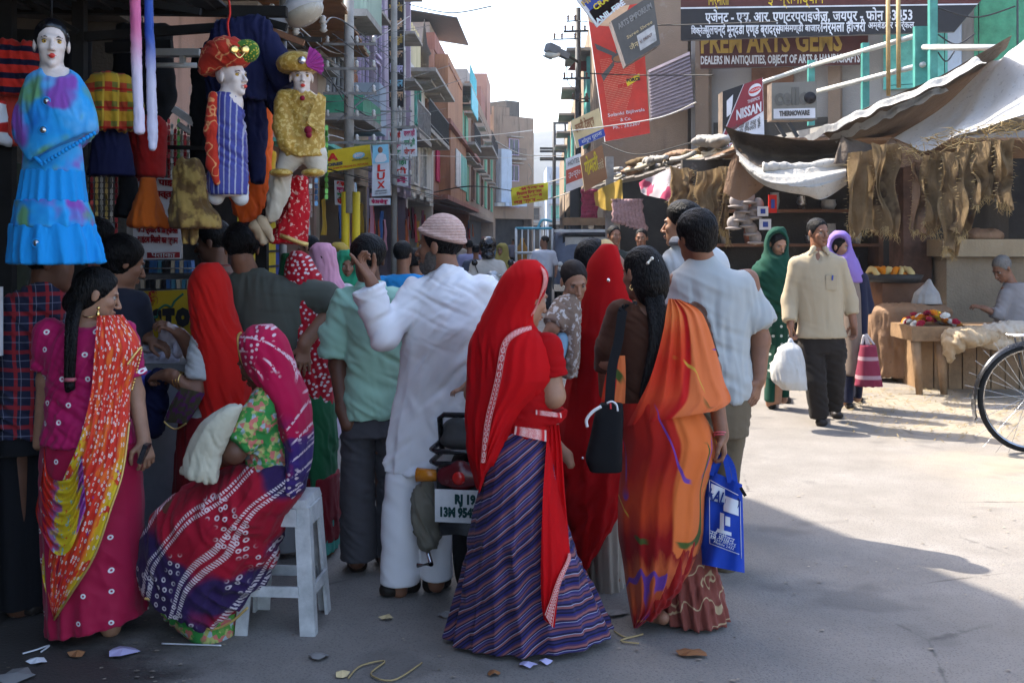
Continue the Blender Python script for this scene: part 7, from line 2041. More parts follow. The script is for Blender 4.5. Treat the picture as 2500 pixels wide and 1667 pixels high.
b = MB(); pz = [f.W(750,300,-.085),f.W(778,226,-.075),f.W(796,238,-.06),f.W(792,330,-.07),f.W(760,310,-.09)]; b.prism(pz,(0,-.008,0)); b.build('folded_stole', GOLDC,f.root)
g('trousers', cloth('ivory_silk', (.56,.50,.40),rough=.35),lambda v: (v.cone(f.W(714,380),f.W(696,410),.06,.042),v.cone(f.W(768,380),f.W(776,410),.06,.042)),folds=[((.4,0,1),.05,.006)])
for x in (686,764): b = MB(); b.sphere(f.W(x,422,-.03),(.055,.05,.02)); b.build('slipper', GOLDC,f.root)
b = MB(); b.sphere(f.W(752,318,-.10),.018); b.sphere(f.W(754,330,-.10),.014); b.sphere(f.W(738,240,-.08),.012); b.build('tassel', plain('crimson_tassel', (.22,.01,.03),.7),f.root)
NAVY = cloth('navy_denim', (.010,.012,.045),wr=.008,wscale=12,sheen=0)
hang('denim_jacket', 'navy blue denim jacket with one arm stretched to the right', [(50,545,610,.05),(64,516,636,.08),(110,500,642,.1),(246,504,652,.1)],5.15,NAVY,.1,sleeves=[(((625,78),(668,140),(702,212)),[.075,.065,.055]),(((640,185,.1),(668,226,.1),(700,268,.1)),[.07,.065,.065])])
hang('trousers', 'navy blue denim trousers hanging below the jacket', [(246,588,650,.08),(330,594,648,.07),(446,616,644,.05)],5.2,NAVY)
hang('dress', 'long bright orange pointed dress behind the navy trousers', [(250,600,660),(330,590,662),(400,572,664),(470,560,655),(520,575,640),(545,590,615)],5.45,cloth('bright_orange_cotton', (.66,.10,.012),wr=.01),.10,fold=pleats(4,.1,1.5,2.2))
hang('cloth_length', 'mustard yellow cloth hanging right of the orange dress', [(370,648,674),(508,640,672)],5.5,cloth('mustard_cotton', (.50,.28,.02)),.04)
hang('dhoti_trousers', 'ivory gathered trousers with curled shoes hanging under the gold coat', [(425,662,716,.07),(470,660,706,.08),(520,652,688,.06),(545,640,672,.04)],5.15,cloth('ivory_cotton', (.52,.46,.36),wr=.01),fold=pleats(3,.08,1.6,2))
for k,(xa,ya,xb,yb) in enumerate(((640,540,664,588),(625,550,652,596))): hang('curled_shoe', ('front', 'rear')[k] + ' beige curled shoe hung under the ivory trousers', [],5.1,plain('beige_leather', (.42,.30,.18),.6),sleeves=[(((xa,ya),(xb,yb)),[.03,.018])],cat='shoe', group=None)
hang('bridal_skirt', 'bright red bridal skirt with white embroidery hanging by the street', [(432,694,748,.05),(500,688,752,.07),(560,672,752,.10),(594,652,752,.11)],5.3,cloth('red_embroidered_silk', None,pattern=lambda t: t.mix(t.math('MULTIPLY', t.step(t.noise(45,2),.58,.62),.7),(.42,.006,.012),(.66,.45,.36)),wr=.008),fold=pleats(4,.08,1.5,1.9))
b = MB(); b.tube([P(x,y,5.19) for x,y in ((684,575),(710,584),(735,594),(752,598))],.012,6); tag(b.build('gold_border', GOLD_TRIM,None,P(715,596,5.19)), 'pale gold border braid along the red bridal skirt', 'braid')
plaid1 = plaid((.36,.05,.02),[(0,.075,.5,0,(.10,.16,.03),.8),(2,.085,.5,.2,(.50,.30,.02),.75),(0,.075,.12,.6,(.6,.4,.05),.8),(2,.085,.12,.6,(.35,.01,.01),.9)])
hang('plaid_shirt', 'child shirt in red, green and yellow plaid', [(178,252,290,.04),(192,232,306,.07),(320,226,316,.08)],5.0,cloth('bright_plaid', None,pattern=plaid1,wr=.008),sleeves=[(((240,205),(222,262),(212,300)),[.05,.05,.045]),(((302,205),(318,262),(326,316)),[.05,.05,.045])])
hang('denim_skirt', 'child navy denim skirt under the plaid shirt', [(316,232,312,.06),(430,214,330,.08)],5.05,NAVY,cr=.005)
hang('striped_jersey', 'red jersey with black stripes at the left edge', [(100,-10,40,.05),(125,-30,70,.09),(235,-20,56,.09)],4.9,cloth('red_black_stripes', None,pattern=lambda t: t.mix(t.math('GREATER_THAN', t.wave(5.2,t.co(),.3,1,1, 'Z'),.62),(.40,.02,.012),(.006,.006,.02)),wr=.008),sleeves=[(((60,135),(70,190),(62,232)),[.06,.055,.05])])
hang('red_trousers', 'red child trousers under the striped jersey', [(232,-20,54,.07),(355,-10,44,.05)],4.95,cloth('dull_red_cotton', (.30,.03,.02),wr=.01))
hang('red_bag', 'red bag with white spots at the very left edge', [(248,-15,12),(300,-15,18),(356,-15,18)],4.3,cloth('red_white_spots', None,pattern=dots_pattern((.5,.02,.015),(.7,.7,.7),8,.1,.3,.2,False)),.03)
CAN = lambda n,a,c,z: cloth(n,None,pattern=lambda t: t.mix(t.step(t.sep(t.co())[2],z + .12,z - .12),a,c),wr=.006,wscale=26,rough=.35)
hang('cloth_roll', 'pink to white cloth roll in plastic hanging at the stall front', [(-20,316,342),(180,322,346),(312,328,352),(328,330,350)],4.4,CAN('pink_roll', (.62,.14,.30),(.62,.56,.68),.33),.025,cr=.006,wl=.03)
hang('cloth_roll', 'blue to white cloth roll in plastic beside the pink one', [(-20,352,372),(200,358,380),(340,362,384),(368,366,380)],4.45,CAN('blue_roll', (.02,.07,.34),(.50,.50,.62),.36),.025,cr=.006,wl=.03)
hang('red_jacket', 'dark red child jacket hanging behind the blue roll', [(286,350,392,.05),(310,330,408,.08),(432,334,402,.09)],5.3,cloth('deep_red_felt', (.28,.01,.008),wr=.01),sleeves=[(((338,315),(322,390),(316,430)),[.05,.045,.04])])
hang('black_frock', 'black flared frock hanging left of the orange frock', [(430,300,326),(470,298,336),(528,284,348)],5.2,BLACK_CLOTH,.08)
hang('orange_frock', 'orange gauze frock with gathered skirt', [(434,345,378,.05),(460,340,382,.05),(500,330,392,.08),(545,316,408,.11),(556,318,406,.1)],5.1,cloth('orange_gauze', (.55,.12,.015),wr=.008,trans=.2),fold=pleats(6,.12,1.5,1.85))
BRF = cloth('brown_gold_print', None,pattern=lambda t: t.mix(t.step(t.noise(14,3),.45,.6),(.14,.08,.03),(.36,.24,.07)),wr=.012)
hang('print_frock', 'brown and gold printed child frock with wide skirt', [(388,440,478,.05),(410,428,494,.08),(470,424,500,.08),(540,414,538,.13),(556,420,536,.12)],5.0,BRF,fold=pleats(5,.09,1.5,1.9))
for k,x in enumerate((452,472)): hang('frock_legging', ('left', 'right')[k] + ' legging dangling under the printed frock', [(545,x - 9,x + 9),(598,x - 6,x + 8)],5.0,BRF,.03)
hang('dark_cloth', 'black cloth panel added as dark backdrop deep in the stall at the left', [(90,70,220),(300,60,225),(560,70,230),(640,90,220)],6.1,BLACK_CLOTH,.06,fold=pleats(5,.1,1,2.5),h=.02)  # dark panel put in behind the clothes to blacken the gaps
hang('dark_cloth', 'black cloth panel added as dark backdrop behind the pink cloth roll', [(60,280,420),(240,270,430),(300,290,410)],6.2,BLACK_CLOTH,.06,h=.02)  # second dark backing panel, added like the one before
hang('dark_cloth', 'dark olive garment low at the left edge', [(400,-20,60),(640,-10,75),(730,-20,66)],5.4,cloth('dark_olive', (.04,.045,.03)),.06,h=.02)
hang('black_dress', 'black dress behind the turbaned mannequin', [(120,470,560),(300,460,560),(420,470,540)],5.7,BLACK_CLOTH,.06,h=.02)
# sachet strips, beaded strings
r_ = random.Random(5)
SAC = [plain('sachet_' + n,c,.3,.3,var=.1) for n,c in (('red', (.35,.02,.03)),('silver', (.45,.45,.42)),('green', (.10,.32,.06)),('gold', (.45,.32,.08)),('blue', (.08,.22,.40)))]
for k in range(24):
 if k < 13: px,y0,y1,Y,cs = 412 + k * 8,290 + (k % 3) * 12,520,5.95,(0,1,0,2,1)
 elif k < 20: px,y0,y1,Y,cs = 212 + (k - 13) * 12,418,560,5.6,(3,1,3,1,0)
 else: px,y0,y1,Y,cs = (745,758,772,797)[k - 20],(432,434,434,306)[k - 20],(505,525,500,482)[k - 20],5.4,((0,),(3,1),(4,1),(2,))[k - 20]
 m_ = SAC[cs[k % len(cs)]]; b = MB(); y = y0; w_ = .014 if k < 20 else .016
 while y < y1:
  c = P(px,y + 7,Y + r_.uniform(-.01,.01)); hh = 13 * Y / F
  b.box(c,(w_,.004,hh * .86),Matrix.Rotation(r_.uniform(-.12,.12),3, 'Y') @ Matrix.Rotation(r_.uniform(-.5,.5),3, 'Z')); b.bar(c + Vector((0,0,hh * .4)),c + Vector((0,0,hh * .7)),.003); y += 14
 tag(b.build('sachet_strip', m_,None,P(px,y1,Y)),('%s strip of small sachets deep behind the printed frock' % ('leftmost', 'second', 'third', 'fourth', 'fifth', 'sixth', 'middle', 'eighth', 'ninth', 'tenth', 'eleventh', 'twelfth', 'rightmost')[min(k,12)], '%s strip of pale packets behind the denim skirt' % ('leftmost', 'second', 'third', 'middle', 'fifth', 'sixth', 'rightmost')[max(0,min(k - 13,6))])[k >= 13] if k < 20 else ('red', 'gold and silver', 'blue and silver', 'long green')[k - 20] + ' sachet strip beside the bridal skirt', 'sachet strip', ('sachet strips deep in the stall', 'packet strips on the left', 'sachet strips by the street')[(k >= 13) + (k >= 20)])
for k,(cx_,cy_,Y,rot) in enumerate(((432,142,5.6,0),(474,312,5.7,.6))):
 o = thing('tube_light', ('upper horizontal', 'lower tilted')[k] + ' white fluorescent lamp fixture', 'lamp', P(cx_,cy_,Y)); M = Matrix.Rotation(rot,3, 'Y')
 b = MB(); b.box(P(cx_,cy_ - 12,Y),(.24,.07,.035),M); b.box(P(cx_,cy_,Y) + M @ Vector((.03,0,.0)),(.02,.05,.06),M); b.build('housing', plain('pale_metal', (.42,.42,.40),.4),o)
 b = MB(); b.tube([P(cx_,cy_ + 18,Y) + M @ Vector((-.1,0,0)),P(cx_,cy_ + 18,Y) + M @ Vector((.1,0,0))],.014,10); b.build('tube', plain('white_tube', (.62,.62,.6),.2),o)
# boards, cassette rack, counter and wares
s = quadboard('stall_board', 'white board with red Devanagari lines in the middle of the stall', ((326,432),(442,436),(442,632),(324,634)),5.8,K['white'],.03)
RM = paint('crimson_letter', (.26,.015,.02))
for c,tx in ((.06, 'थाली पाईप'),(.20, 'दोना पत्तल'),(.52, 'प्लेट ट्रे'),(.64, 'सभी प्रकार के डिस्पोजल'),(.765, 'आईटम मिलने का स्थान')): word(s,tx,.52,c,.10,RM,.86,bold=.002)
patch(s,.3,.915,.98,.985,RM); word(s, 'पताका', .64,.95,.08,K['white'],.5)
s = quadboard('stall_board', 'yellow painted board with black letters ST and a red Om', ((335,712),(480,706),(480,826),(337,828)),5.62,paint('board_yellow', (.46,.30,.015)),.04)
word(s, 'S T O R E', .78,.58,.42,K['black'],1.05,bold=.014); word(s, 'ॐ', .25,.22,.34,paint('om_red', (.35,.03,.02)),.22,bold=.008)
b = MB(); cv = catmull([s['at'](.13,.85),s['at'](.16,.62),s['at'](.25,.52),s['at'](.33,.55),s['at'](.36,.40),s['at'](.48,.30),s['at'](.58,.34),s['at'](.64,.22),s['at'](.78,.08)],50); b.tube(cv,.006,5); b.build('painted_line', paint('dark_green', (.03,.14,.09)),s['o'])
rk = thing('cassette_rack', 'wire rack packed with small boxes above the yellow board', 'rack', P(410,708,5.75))
for y in (668,706): b = MB(); b.box(P(412,y,5.75),(.29,.08,.01)); b.build('shelf', DARKIRON,rk)
b = MB(); b.tube([P(345,655,5.70),P(478,655,5.70)],.004,5); b.build('wire', STEEL,rk)
for k in range(22):
 row = k >= 12; px = 352 + (k % 12 if not row else (k - 12)) * (10.5 if not row else 12.5); y0,y1 = (636,666) if not row else (682,704)
 b = MB(); b.box(P(px,(y0 + y1) / 2,5.75),(.018,.06,(y1 - y0) * 5.75 / F),Matrix.Rotation(r_.uniform(-.1,.1),3, 'Y')); i = r_.randrange(4)
 tag(b.build('small_box', (plain('box_blue', (.03,.09,.22),.5),plain('box_beige', (.40,.33,.24),.6),plain('box_black', (.012,.012,.014),.5),plain('box_teal', (.05,.16,.22),.5))[i],None,P(px,y1,5.75)),('navy', 'beige', 'black', 'teal')[i] + ' boxed packet on the %s wire shelf' % ('lower' if row else 'upper'), 'box', 'small boxes on the wire rack')
ct = thing('counter', 'white painted counter of the stall between the girl and the seated woman', 'counter', (P(385,0,5.5).x,5.6,0))
b = MB(); b.box((P(330,0,5.5).x,5.75,.45),(.62,.55,.9)); b.build('cabinet', plain('white_tin', (.42,.44,.48),.5,var=.2),ct)
b = MB(); b.box((P(330,0,5.5).x,5.7,.92),(.70,.70,.035)); b.build('top', WOODC['grey'],ct)
j = thing('glass_jar', 'glass jar with a red lid on the counter', 'jar', P(317,812,5.4)); c = P(317,812,5.4)
b = MB(); b.lathe(c,[(.03,0),(.034,.01),(.034,.07),(.026,.085)],14); b.build('glass', plain('jar_glass', (.30,.32,.33),.1,var=.3,scale=30),j)
b = MB(); b.lathe(c + Vector((0,0,.086)),[(.03,0),(.03,.02),(.027,.022)],14); b.build('lid', K['red'],j)
def pile(name,label,blobs,m,Y,seed,ax=((1,0,.5),.06,.012)):
 v = Vol(.03)
 for px,py,rx,rz in blobs: v.ell(P(px,py,Y),(rx,.07,rz))
 V,Q = v.polygonise(.009); V = crease(V,normals_np(V,Q),[ax],seed); c = P(blobs[0][0],blobs[0][1],Y)
 tag(link_mesh(name,mesh_np(name,V,Q,m),None,(c.x,Y,float(V[:, 2].min()))),label, 'cloth')
pile('cloth_bundle', 'violet blue cloth bundle on the counter', [(350,922,.06,.03),(372,930,.05,.035),(335,930,.05,.03)],cloth('violet_blue', (.07,.08,.42)),5.15,3)
pile('cloth_bundle', 'navy cloth hanging down the counter front', [(385,930,.05,.06),(380,980,.055,.08),(375,1030,.05,.07)],NAVY,5.1,4)
pile('white_cloth', 'white cloth held up between the hands over the counter', [(350,850,.07,.022),(385,842,.07,.028),(415,815,.05,.045),(436,850,.025,.05)],cloth('thin_white_cloth', (.55,.52,.60)),5.35,5)
pile('white_cloth', 'crumpled white cloth on the counter below the held one', [(360,880,.09,.03),(405,880,.06,.035)],cloth('thin_white_cloth', (.55,.52,.60)),5.45,6)
pile('silver_wrap', 'crumpled silver foil wrapping on the counter', [(338,985,.035,.03),(345,1010,.025,.03)],plain('silver_foil', (.5,.5,.52),.2,.9),5.1,7,((1,0,.5),.02,.01))
b = MB(); c = P(-22,784,4.35); b.box(c,(.087,.02,.27)); b.box((c.x,4.37,.6),(.03,.018,1.2)); tag(b.build('white_board', K['white'],None,(c.x,4.35,0)), 'edge of a white board at the far left border', 'board')
# street lamp, pole with insulators beside the stall
pz = thing('lamp_post', 'grey pipe pole with insulators and wires behind the gold mannequin', 'utility pole', (P(690,0,7.6).x,7.6,0))
b = MB(); x_ = P(691,0,7.6).x; b.tube([(x_,7.6,0),(x_,7.6,3.6)],.026,10); b.build('shaft', STEEL,pz)
b = MB(); b.bar(P(640,92,7.55),P(785,98,7.55),.03); b.build('cross_arm', DARKIRON,pz)
for x,y in ((722,78),(722,86),(788,60),(790,80),(664,32)):
 b = MB(); b.lathe(P(x,y,7.5),[(.012,0),(.028,.015),(.018,.03),(.024,.045),(.01,.06)],9); b.build('insulator', plain('white_porcelain', (.45,.43,.40),.3),pz)
lp = thing('street_lamp', 'big white street lamp head tilted over the stall', 'street lamp', P(716,40,5.6))
b = MB(); b.bar(P(668,60,5.6),P(704,34,5.6),.075,.09); b.build('neck', plain('lamp_white', (.42,.43,.46),.45),lp)
v = Vol(.03); v.ell(P(738,14,5.6),(.115,.10,.06),np.array(Matrix.Rotation(R(-28),3, 'Y'))); V,Q = v.polygonise(.008); link_mesh('hood', mesh_np('hood', V,Q,plain('lamp_white', (.42,.43,.46),.45)),lp)
v = Vol(.03); v.ell(P(742,32,5.6),(.105,.095,.065),np.array(Matrix.Rotation(R(-28),3, 'Y'))); V,Q = v.polygonise(.008); link_mesh('glass_bowl', mesh_np('glass_bowl', V,Q,plain('dusty_glass', (.36,.33,.27),.25)),lp)
b = MB(); b.bar(P(588,20,5.5),P(668,60,5.6),.02); b.build('arm', STEEL,lp)
# ================================================================== people at the stall
PL1 = plaid((.018,.02,.045),[(0,.07,.22,0,(.30,.02,.025),.85),(2,.075,.22,.3,(.28,.02,.025),.8),(0,.07,.05,.6,(.22,.23,.30),.6),(2,.075,.05,.7,(.22,.23,.30),.5)])
f = Fig('man in dark blue and red plaid shirt at the left edge behind the blue dress', 70,1500,SKIN_DARK)
f.head(128,640,.98,yaw=-72,pitch=10,neck=(110,715,0),face=False); f.limb([(40,760,-.02),(62,920,-.05),(110,985,-.06)],[.055,.048,.034])
tb = [(688,88,142,.06),(710,40,150,.09),(740,12,158,.115),(850,0,148,.13),(1000,-8,140,.14)]
f.vol.loft(f.rows(tb,-.02)); f.limb([(40,1000,0),(45,1480,0)],[.09,.05]); f.limb([(100,1000,.06),(100,1470,.06)],[.09,.05]); f.make(); f.hair('short')
f.garment('shirt', cloth('dark_plaid', None,pattern=PL1,wr=.010),lambda v: (v.loft(f.rows(tb + [(1060,-8,142,.15)])),v.chain([f.W(36,765,-.02),f.W(58,915,-.06),f.W(105,980,-.07)],[.075,.065,.058],.03,cap_end=True)),folds=[((.4,0,1),.09,.01)])
f.garment('trousers', cloth('black_trousers', (.010,.010,.012)),lambda v: (v.loft(f.rows([(1030,-5,140,.14),(1100,-5,135,.14)])),v.loft(f.rows([(1080,-8,70,.11),(1480,5,80,.09)])),v.loft(f.rows([(1080,62,135,.11),(1470,62,125,.09)],dy=.06))))
foot_pair(f,SHOE,[((60,1485),(90,1505))],.045)
PL2 = plaid((.36,.30,.28),[(0,.022,.5,0,(.30,.04,.05),.8),(2,.022,.5,.3,(.28,.04,.05),.7)])
f = Fig('young man in a small red check shirt looking down over the stall', 205,1340,SKIN,Y=5.6)
f.head(240,592,1.0,yaw=-82,pitch=14,neck=(222,660,0)); f.vol.loft(f.rows([(655,195,250,.06),(680,150,270,.1),(800,140,260,.12),(1300,150,250,.12)])); f.make(); f.hair('short', extra=lambda v: v.ell(f.W(236,566,0),(.085,.10,.07),k=.02))
f.garment('shirt', cloth('red_check', None,pattern=PL2,wr=.008),lambda v: v.loft(f.rows([(648,200,246,.065),(672,160,268,.11),(720,140,272,.13),(900,138,264,.14)])),folds=[((.5,0,1),.08,.008)])
f.garment('trousers', cloth('black_trousers', (.010,.010,.012)),lambda v: v.loft(f.rows([(890,145,258,.13),(1330,150,250,.12)])))
f = Fig('man with full dark hair bent over the counter, seen from the back', 300,1390,SKIN)
f.head(302,640,.98,yaw=-52,pitch=20,neck=(282,712,0)); f.vol.loft(f.rows([(705,240,320,.07),(730,215,345,.11),(900,215,335,.13),(1370,230,320,.12)]))
f.limb([(335,745,0),(352,810,.1),(362,828,.12)],[.045,.035,.03]); f.hand(f.W(362,828,.1),f.W(385,838,.1),(0,.2,-1),.9,curls=(.4,.5,.6,.7)); f.make(); f.hair('short', extra=lambda v: (v.ell(f.W(296,618,0),(.095,.11,.09),k=.02),v.ell(f.W(282,655,-.02),(.06,.06,.06),k=.03)))
f.garment('shirt', cloth('dark_navy_shirt', (.02,.022,.035)),lambda v: (v.loft(f.rows([(702,245,318,.075),(726,212,348,.12),(900,210,340,.14)])),v.cone(f.W(335,740),f.W(350,800,.08),.06,.055,cap='end')))
f.garment('trousers', cloth('black_trousers', (.010,.010,.012)),lambda v: v.loft(f.rows([(890,215,335,.13),(1380,230,320,.12)])))
f = Fig('dark man in profile facing left at the back of the stall', 520,1180,SKIN_DARK)
f.head(520,592,1.1,yaw=80,pitch=10,neck=(530,650,0)); f.vol.loft(f.rows([(650,480,570,.09),(700,465,585,.12),(900,470,580,.13),(1170,480,570,.13)])); f.make(); f.hair('short', extra=lambda v: v.ell(f.W(524,570,0),(.09,.1,.07),k=.02))
f.garment('shirt', cloth('dark_rust_shirt', (.12,.03,.02)),lambda v: v.loft(f.rows([(645,495,560,.08),(668,470,580,.12),(900,462,588,.15),(1175,470,580,.14)])))
# ================================================================== trio walking towards the camera, old man
f = Fig('man in cream shirt and dark trousers walking towards the camera', 2000,1036,SKIN)
f.head(1998,569,1.0,yaw=-158,pitch=2,neck=(1998,622,0))
tb = [(612,1976,2024,.06),(624,1950,2046,.09),(645,1936,2056,.11),(720,1945,2056,.13),(790,1950,2060,.13),(824,1944,2066,.135)]
f.vol.loft(f.rows(tb,-.02)); f.limb([(1944,650,0),(1928,735,.02),(1930,795,-.06)],[.05,.042,.03]); f.limb([(2050,650,0),(2074,735,.03),(2084,790,-.02)],[.05,.042,.03])
f.hand(f.W(1930,793,-.06),f.W(1932,845,-.07),(.8,-.3,0),1,curls=(.8,.85,.9,.9)); f.hand(f.W(2084,788,-.02),f.W(2088,840,-.05),(-.8,-.3,0),1,curls=(.4,.5,.5,.6),thumb=-1)
f.limb([(1975,850,0),(1990,930,-.06),(2000,1015,-.02)],[.08,.06,.042]); f.limb([(2032,850,0),(2034,925,.02),(2036,990,.22)],[.08,.06,.042])
f.make(); f.hair('short')
CREAM = cloth('cream_shirt_cotton', (.38,.31,.21),wr=.010,wscale=9)
def b_(v):
 v.loft(f.rows(tb[:-1] + [(824,1942,2068,.14)])); v.chain([f.W(1946,646,0),f.W(1927,735,.02),f.W(1928,785,-.05)],[.07,.062,.06],.03,cap_end=True); v.chain([f.W(2048,646,0),f.W(2075,735,.03),f.W(2082,768,0)],[.07,.065,.06],.03,cap_end=True)
 v.ell(f.W(2000,612,-.11),(.035,.06,.10),op='s', k=.01)
f.garment('shirt', CREAM,b_,folds=[((1,0,.25),.16,.007),((.5,0,1),.13,.004)],seed=3)
for sx in (-1,1): f.garment('collar', CREAM,lambda v: v.cone(f.W(2000 + sx * 14,606,-.06),f.W(2000 + sx * 24,622,-.11),.026,.014))
b = MB(); b.box(f.W(2030,690,-.128),(.09,.012,.12)); b.build('pocket', CREAM,f.root); b = MB(); b.bar(f.W(2033,672,-.138),f.W(2032,684,-.138),.01); b.build('pen', K['blue'],f.root)
f.garment('trousers', cloth('dark_brown_trousers', (.022,.017,.014),wr=.01),lambda v: (v.loft(f.rows([(805,1952,2060,.12),(860,1955,2062,.12)])),v.chain([f.W(1978,850),f.W(1990,930,-.06),f.W(2001,1018,-.03)],[.11,.09,.075],.02,cap_end=True),v.chain([f.W(2034,850),f.W(2036,925,.02),f.W(2035,994,.2)],[.11,.09,.075],.02,cap_end=True)),folds=[((.4,0,1),.12,.01)])
foot_pair(f,SHOE,[((2002,1022),(2006,1042))],.048); shoe(f,SHOE,gp(f,2034,1008),gp(f,2046,1024),.048)
def sack(name,label,cat,rows,Y,m,handle,hm,fold=None,cr=.012):
 o = thing(name,label,cat,P((rows[-1][1] + rows[-1][2]) / 2,rows[-1][0],Y)); s_ = F / Y; v = Vol(.02)
 v.loft([(CH - (r[0] - HY) / s_,((r[1] + r[2]) / 2 - CX) / s_,Y,(r[2] - r[1]) / 2 / s_,r[3]) for r in rows],fold=fold,pw=2.6)
 V,Q = v.polygonise(.012); V = crease(V,normals_np(V,Q),[((1,0,.4),.09,cr)],3); link_mesh('bag_body', mesh_np('bag_body', V,Q,m),o)
 for hp in handle: b = MB(); b.tube(catmull([P(x,y,Y) for x,y in hp],12),.012,6); b.build('handle', hm,o)
 return o
sack('plastic_sack', 'full white plastic carrier bag held by the man in the cream shirt', 'bag', [(836,1922,1940,.03),(850,1898,1955,.09),(900,1884,1964,.13),(930,1885,1968,.13),(950,1910,1968,.09)],9.0,plain('white_polythene', (.46,.45,.43),.4,var=.08,bump=.01,bscale=8),[((1926,840),(1930,828),(1936,840))],K['white'])
f = Fig('woman wrapped in a dark green shawl with bowed head', 1895,998,SKIN_LIGHT)
f.head(1900,596,.98,yaw=-166,pitch=22,neck=(1892,650,.02),female=True)
f.vol.loft(f.rows([(650,1850,1925,.09),(760,1855,1925,.12),(900,1872,1922,.12),(985,1872,1915,.1)],-.03)); f.limb([(1880,900,0),(1880,985,0)],[.06,.04]); f.limb([(1910,900,.05),(1912,975,.1)],[.06,.04]); f.make(); f.hair('back')
GREEN = cloth('dark_green_shawl', (.005,.050,.030),wr=.012,wscale=8)
def b_(v):
 v.loft(f.rows([(554,1888,1912,.06),(564,1874,1922,.10),(590,1866,1926,.115),(620,1864,1924,.12),(640,1846,1930,.13),(662,1834,1942,.16),(720,1838,1938,.18),(762,1848,1928,.17)]))
 v.ell(f.W(1904,597,-.16),(.088,.20,.118),op='s', k=.02)
f.garment('shawl', GREEN,b_,folds=[((.8,0,.7),.12,.012)],seed=4)
f.garment('tunic', cloth('green_white_dots', None,pattern=dots_pattern((.008,.05,.03),(.5,.55,.5),12,.02,.14,.3,False)),lambda v: v.loft(f.rows([(745,1858,1924,.15),(850,1866,1926,.16),(925,1868,1930,.16)])),folds=[((1,0,.2),.1,.01)])
f.garment('trousers', GREEN,lambda v: (v.loft(f.rows([(900,1868,1896,.09),(980,1866,1892,.08)])),v.loft(f.rows([(900,1896,1928,.09),(968,1900,1926,.08)],dy=.05))))
foot_pair(f,SHOE,[((1882,984),(1884,1000)),((1916,972),(1922,986))],.04)
f = Fig('woman in lilac head scarf and dark navy coat beside the cream shirt', 2075,997,SKIN_LIGHT)
f.head(2054,603,.95,yaw=-140,pitch=6,neck=(2062,660,0),female=True)
f.vol.loft(f.rows([(655,2048,2098,.08),(700,2050,2108,.11),(820,2062,2112,.12),(900,2060,2108,.12)],-.03)); f.limb([(2070,880,0),(2068,980,0)],[.07,.045]); f.limb([(2095,880,.05),(2092,970,.15)],[.07,.045])
f.limb([(2106,680,0),(2116,745,.02),(2110,780,-.02)],[.042,.035,.026]); f.hand(f.W(2110,778,-.02),f.W(2113,825,-.03),(-.8,-.3,0),.9,curls=(.7,.8,.8,.8),thumb=-1); f.make(); f.hair('back')
LIL = cloth('lilac_scarf', (.26,.17,.48),wr=.01,trans=.15)
def b_(v):
 v.loft(f.rows([(564,2040,2062,.06),(574,2026,2074,.10),(604,2020,2080,.115),(630,2024,2090,.12),(660,2040,2104,.13),(690,2050,2108,.12)])); v.chain([f.W(2082,640,.05),f.W(2104,700,.03),f.W(2116,738,.02)],[.05,.05,.03])
 v.ell(f.W(2056,603,-.16),(.085,.19,.105),op='s', k=.02)
f.garment('scarf', LIL,b_,folds=[((.8,0,.6),.1,.01)])
f.garment('tunic', cloth('taupe_tunic', (.20,.15,.12)),lambda v: v.loft(f.rows([(660,2048,2096,.1),(720,2052,2102,.13),(860,2056,2104,.14),(915,2052,2104,.14)])))
f.garment('coat', cloth('navy_coat', (.012,.014,.035)),lambda v: (v.loft(f.rows([(668,2074,2112,.12),(760,2082,2116,.14),(900,2084,2112,.13)],dy=.03)),v.chain([f.W(2104,680),f.W(2118,745,.02),f.W(2114,764,0)],[.06,.055,.05],cap_end=True)))
f.garment('trousers', cloth('navy_coat', (.012,.014,.035)),lambda v: (v.loft(f.rows([(890,2054,2084,.1),(982,2056,2082,.08)])),v.loft(f.rows([(890,2082,2108,.1,.08),(970,2080,2102,.08,.14)]))))
foot_pair(f,SHOE,[((2068,984),(2074,1000)),((2092,972),(2098,984))],.038)
b = MB()
for k in range(5): b.tube([f.W(2110 + 9 * math.cos(a),767 + k * 3,-.01 + .03 * math.sin(a)) for a in [i * .63 for i in range(10)]],.003,4,closed=True)
b.build('bangles', plain('silver_disc', (.8,.75,.75),.2,.8),f.root)
sack('shopping_bag', 'maroon woven shopping bag with pale bands held by the lilac scarfed woman', 'bag', [(842,2100,2138,.06),(880,2096,2142,.08),(925,2090,2150,.10),(942,2086,2154,.09)],9.85,cloth('maroon_woven', None,pattern=lambda t: t.mix(t.math('GREATER_THAN', t.wave(1.9,t.co(),0,0,0, 'Z'),.9),(.20,.025,.05),(.36,.22,.24))),[((2104,842),(2110,818),(2116,842)),((2122,842),(2114,816),(2134,842))],plain('clear_handle', (.42,.38,.38),.3),cr=.005)
f = Fig('old man with cropped grey hair bent over his wares at the right edge', 2460,900,SKIN,Y=12.0,z0=.5)
f.head(2446,656,1.12,yaw=112,pitch=34,neck=(2478,712,0)); f.vol.loft(f.rows([(700,2440,2510,.09),(760,2430,2530,.14),(850,2425,2540,.16)],-.02)); f.limb([(2450,725,-.05),(2440,770,-.12),(2400,752,-.14)],[.05,.042,.03]); f.hand(f.W(2402,752,-.14),f.W(2376,746,-.12),(0,.4,-1),1); f.make(); f.hair('short', plain('grey_hair', (.16,.15,.14),.8,var=.3,scale=60))
f.garment('shirt', cloth('dull_grey_kurta', (.26,.24,.24)),lambda v: (v.loft(f.rows([(690,2452,2500,.09),(725,2438,2520,.13),(800,2425,2540,.17),(870,2420,2545,.18)])),v.chain([f.W(2455,722,-.05),f.W(2440,768,-.12),f.W(2420,762,-.13)],[.075,.065,.06],cap_end=True)),folds=[((.6,0,1),.1,.012)])
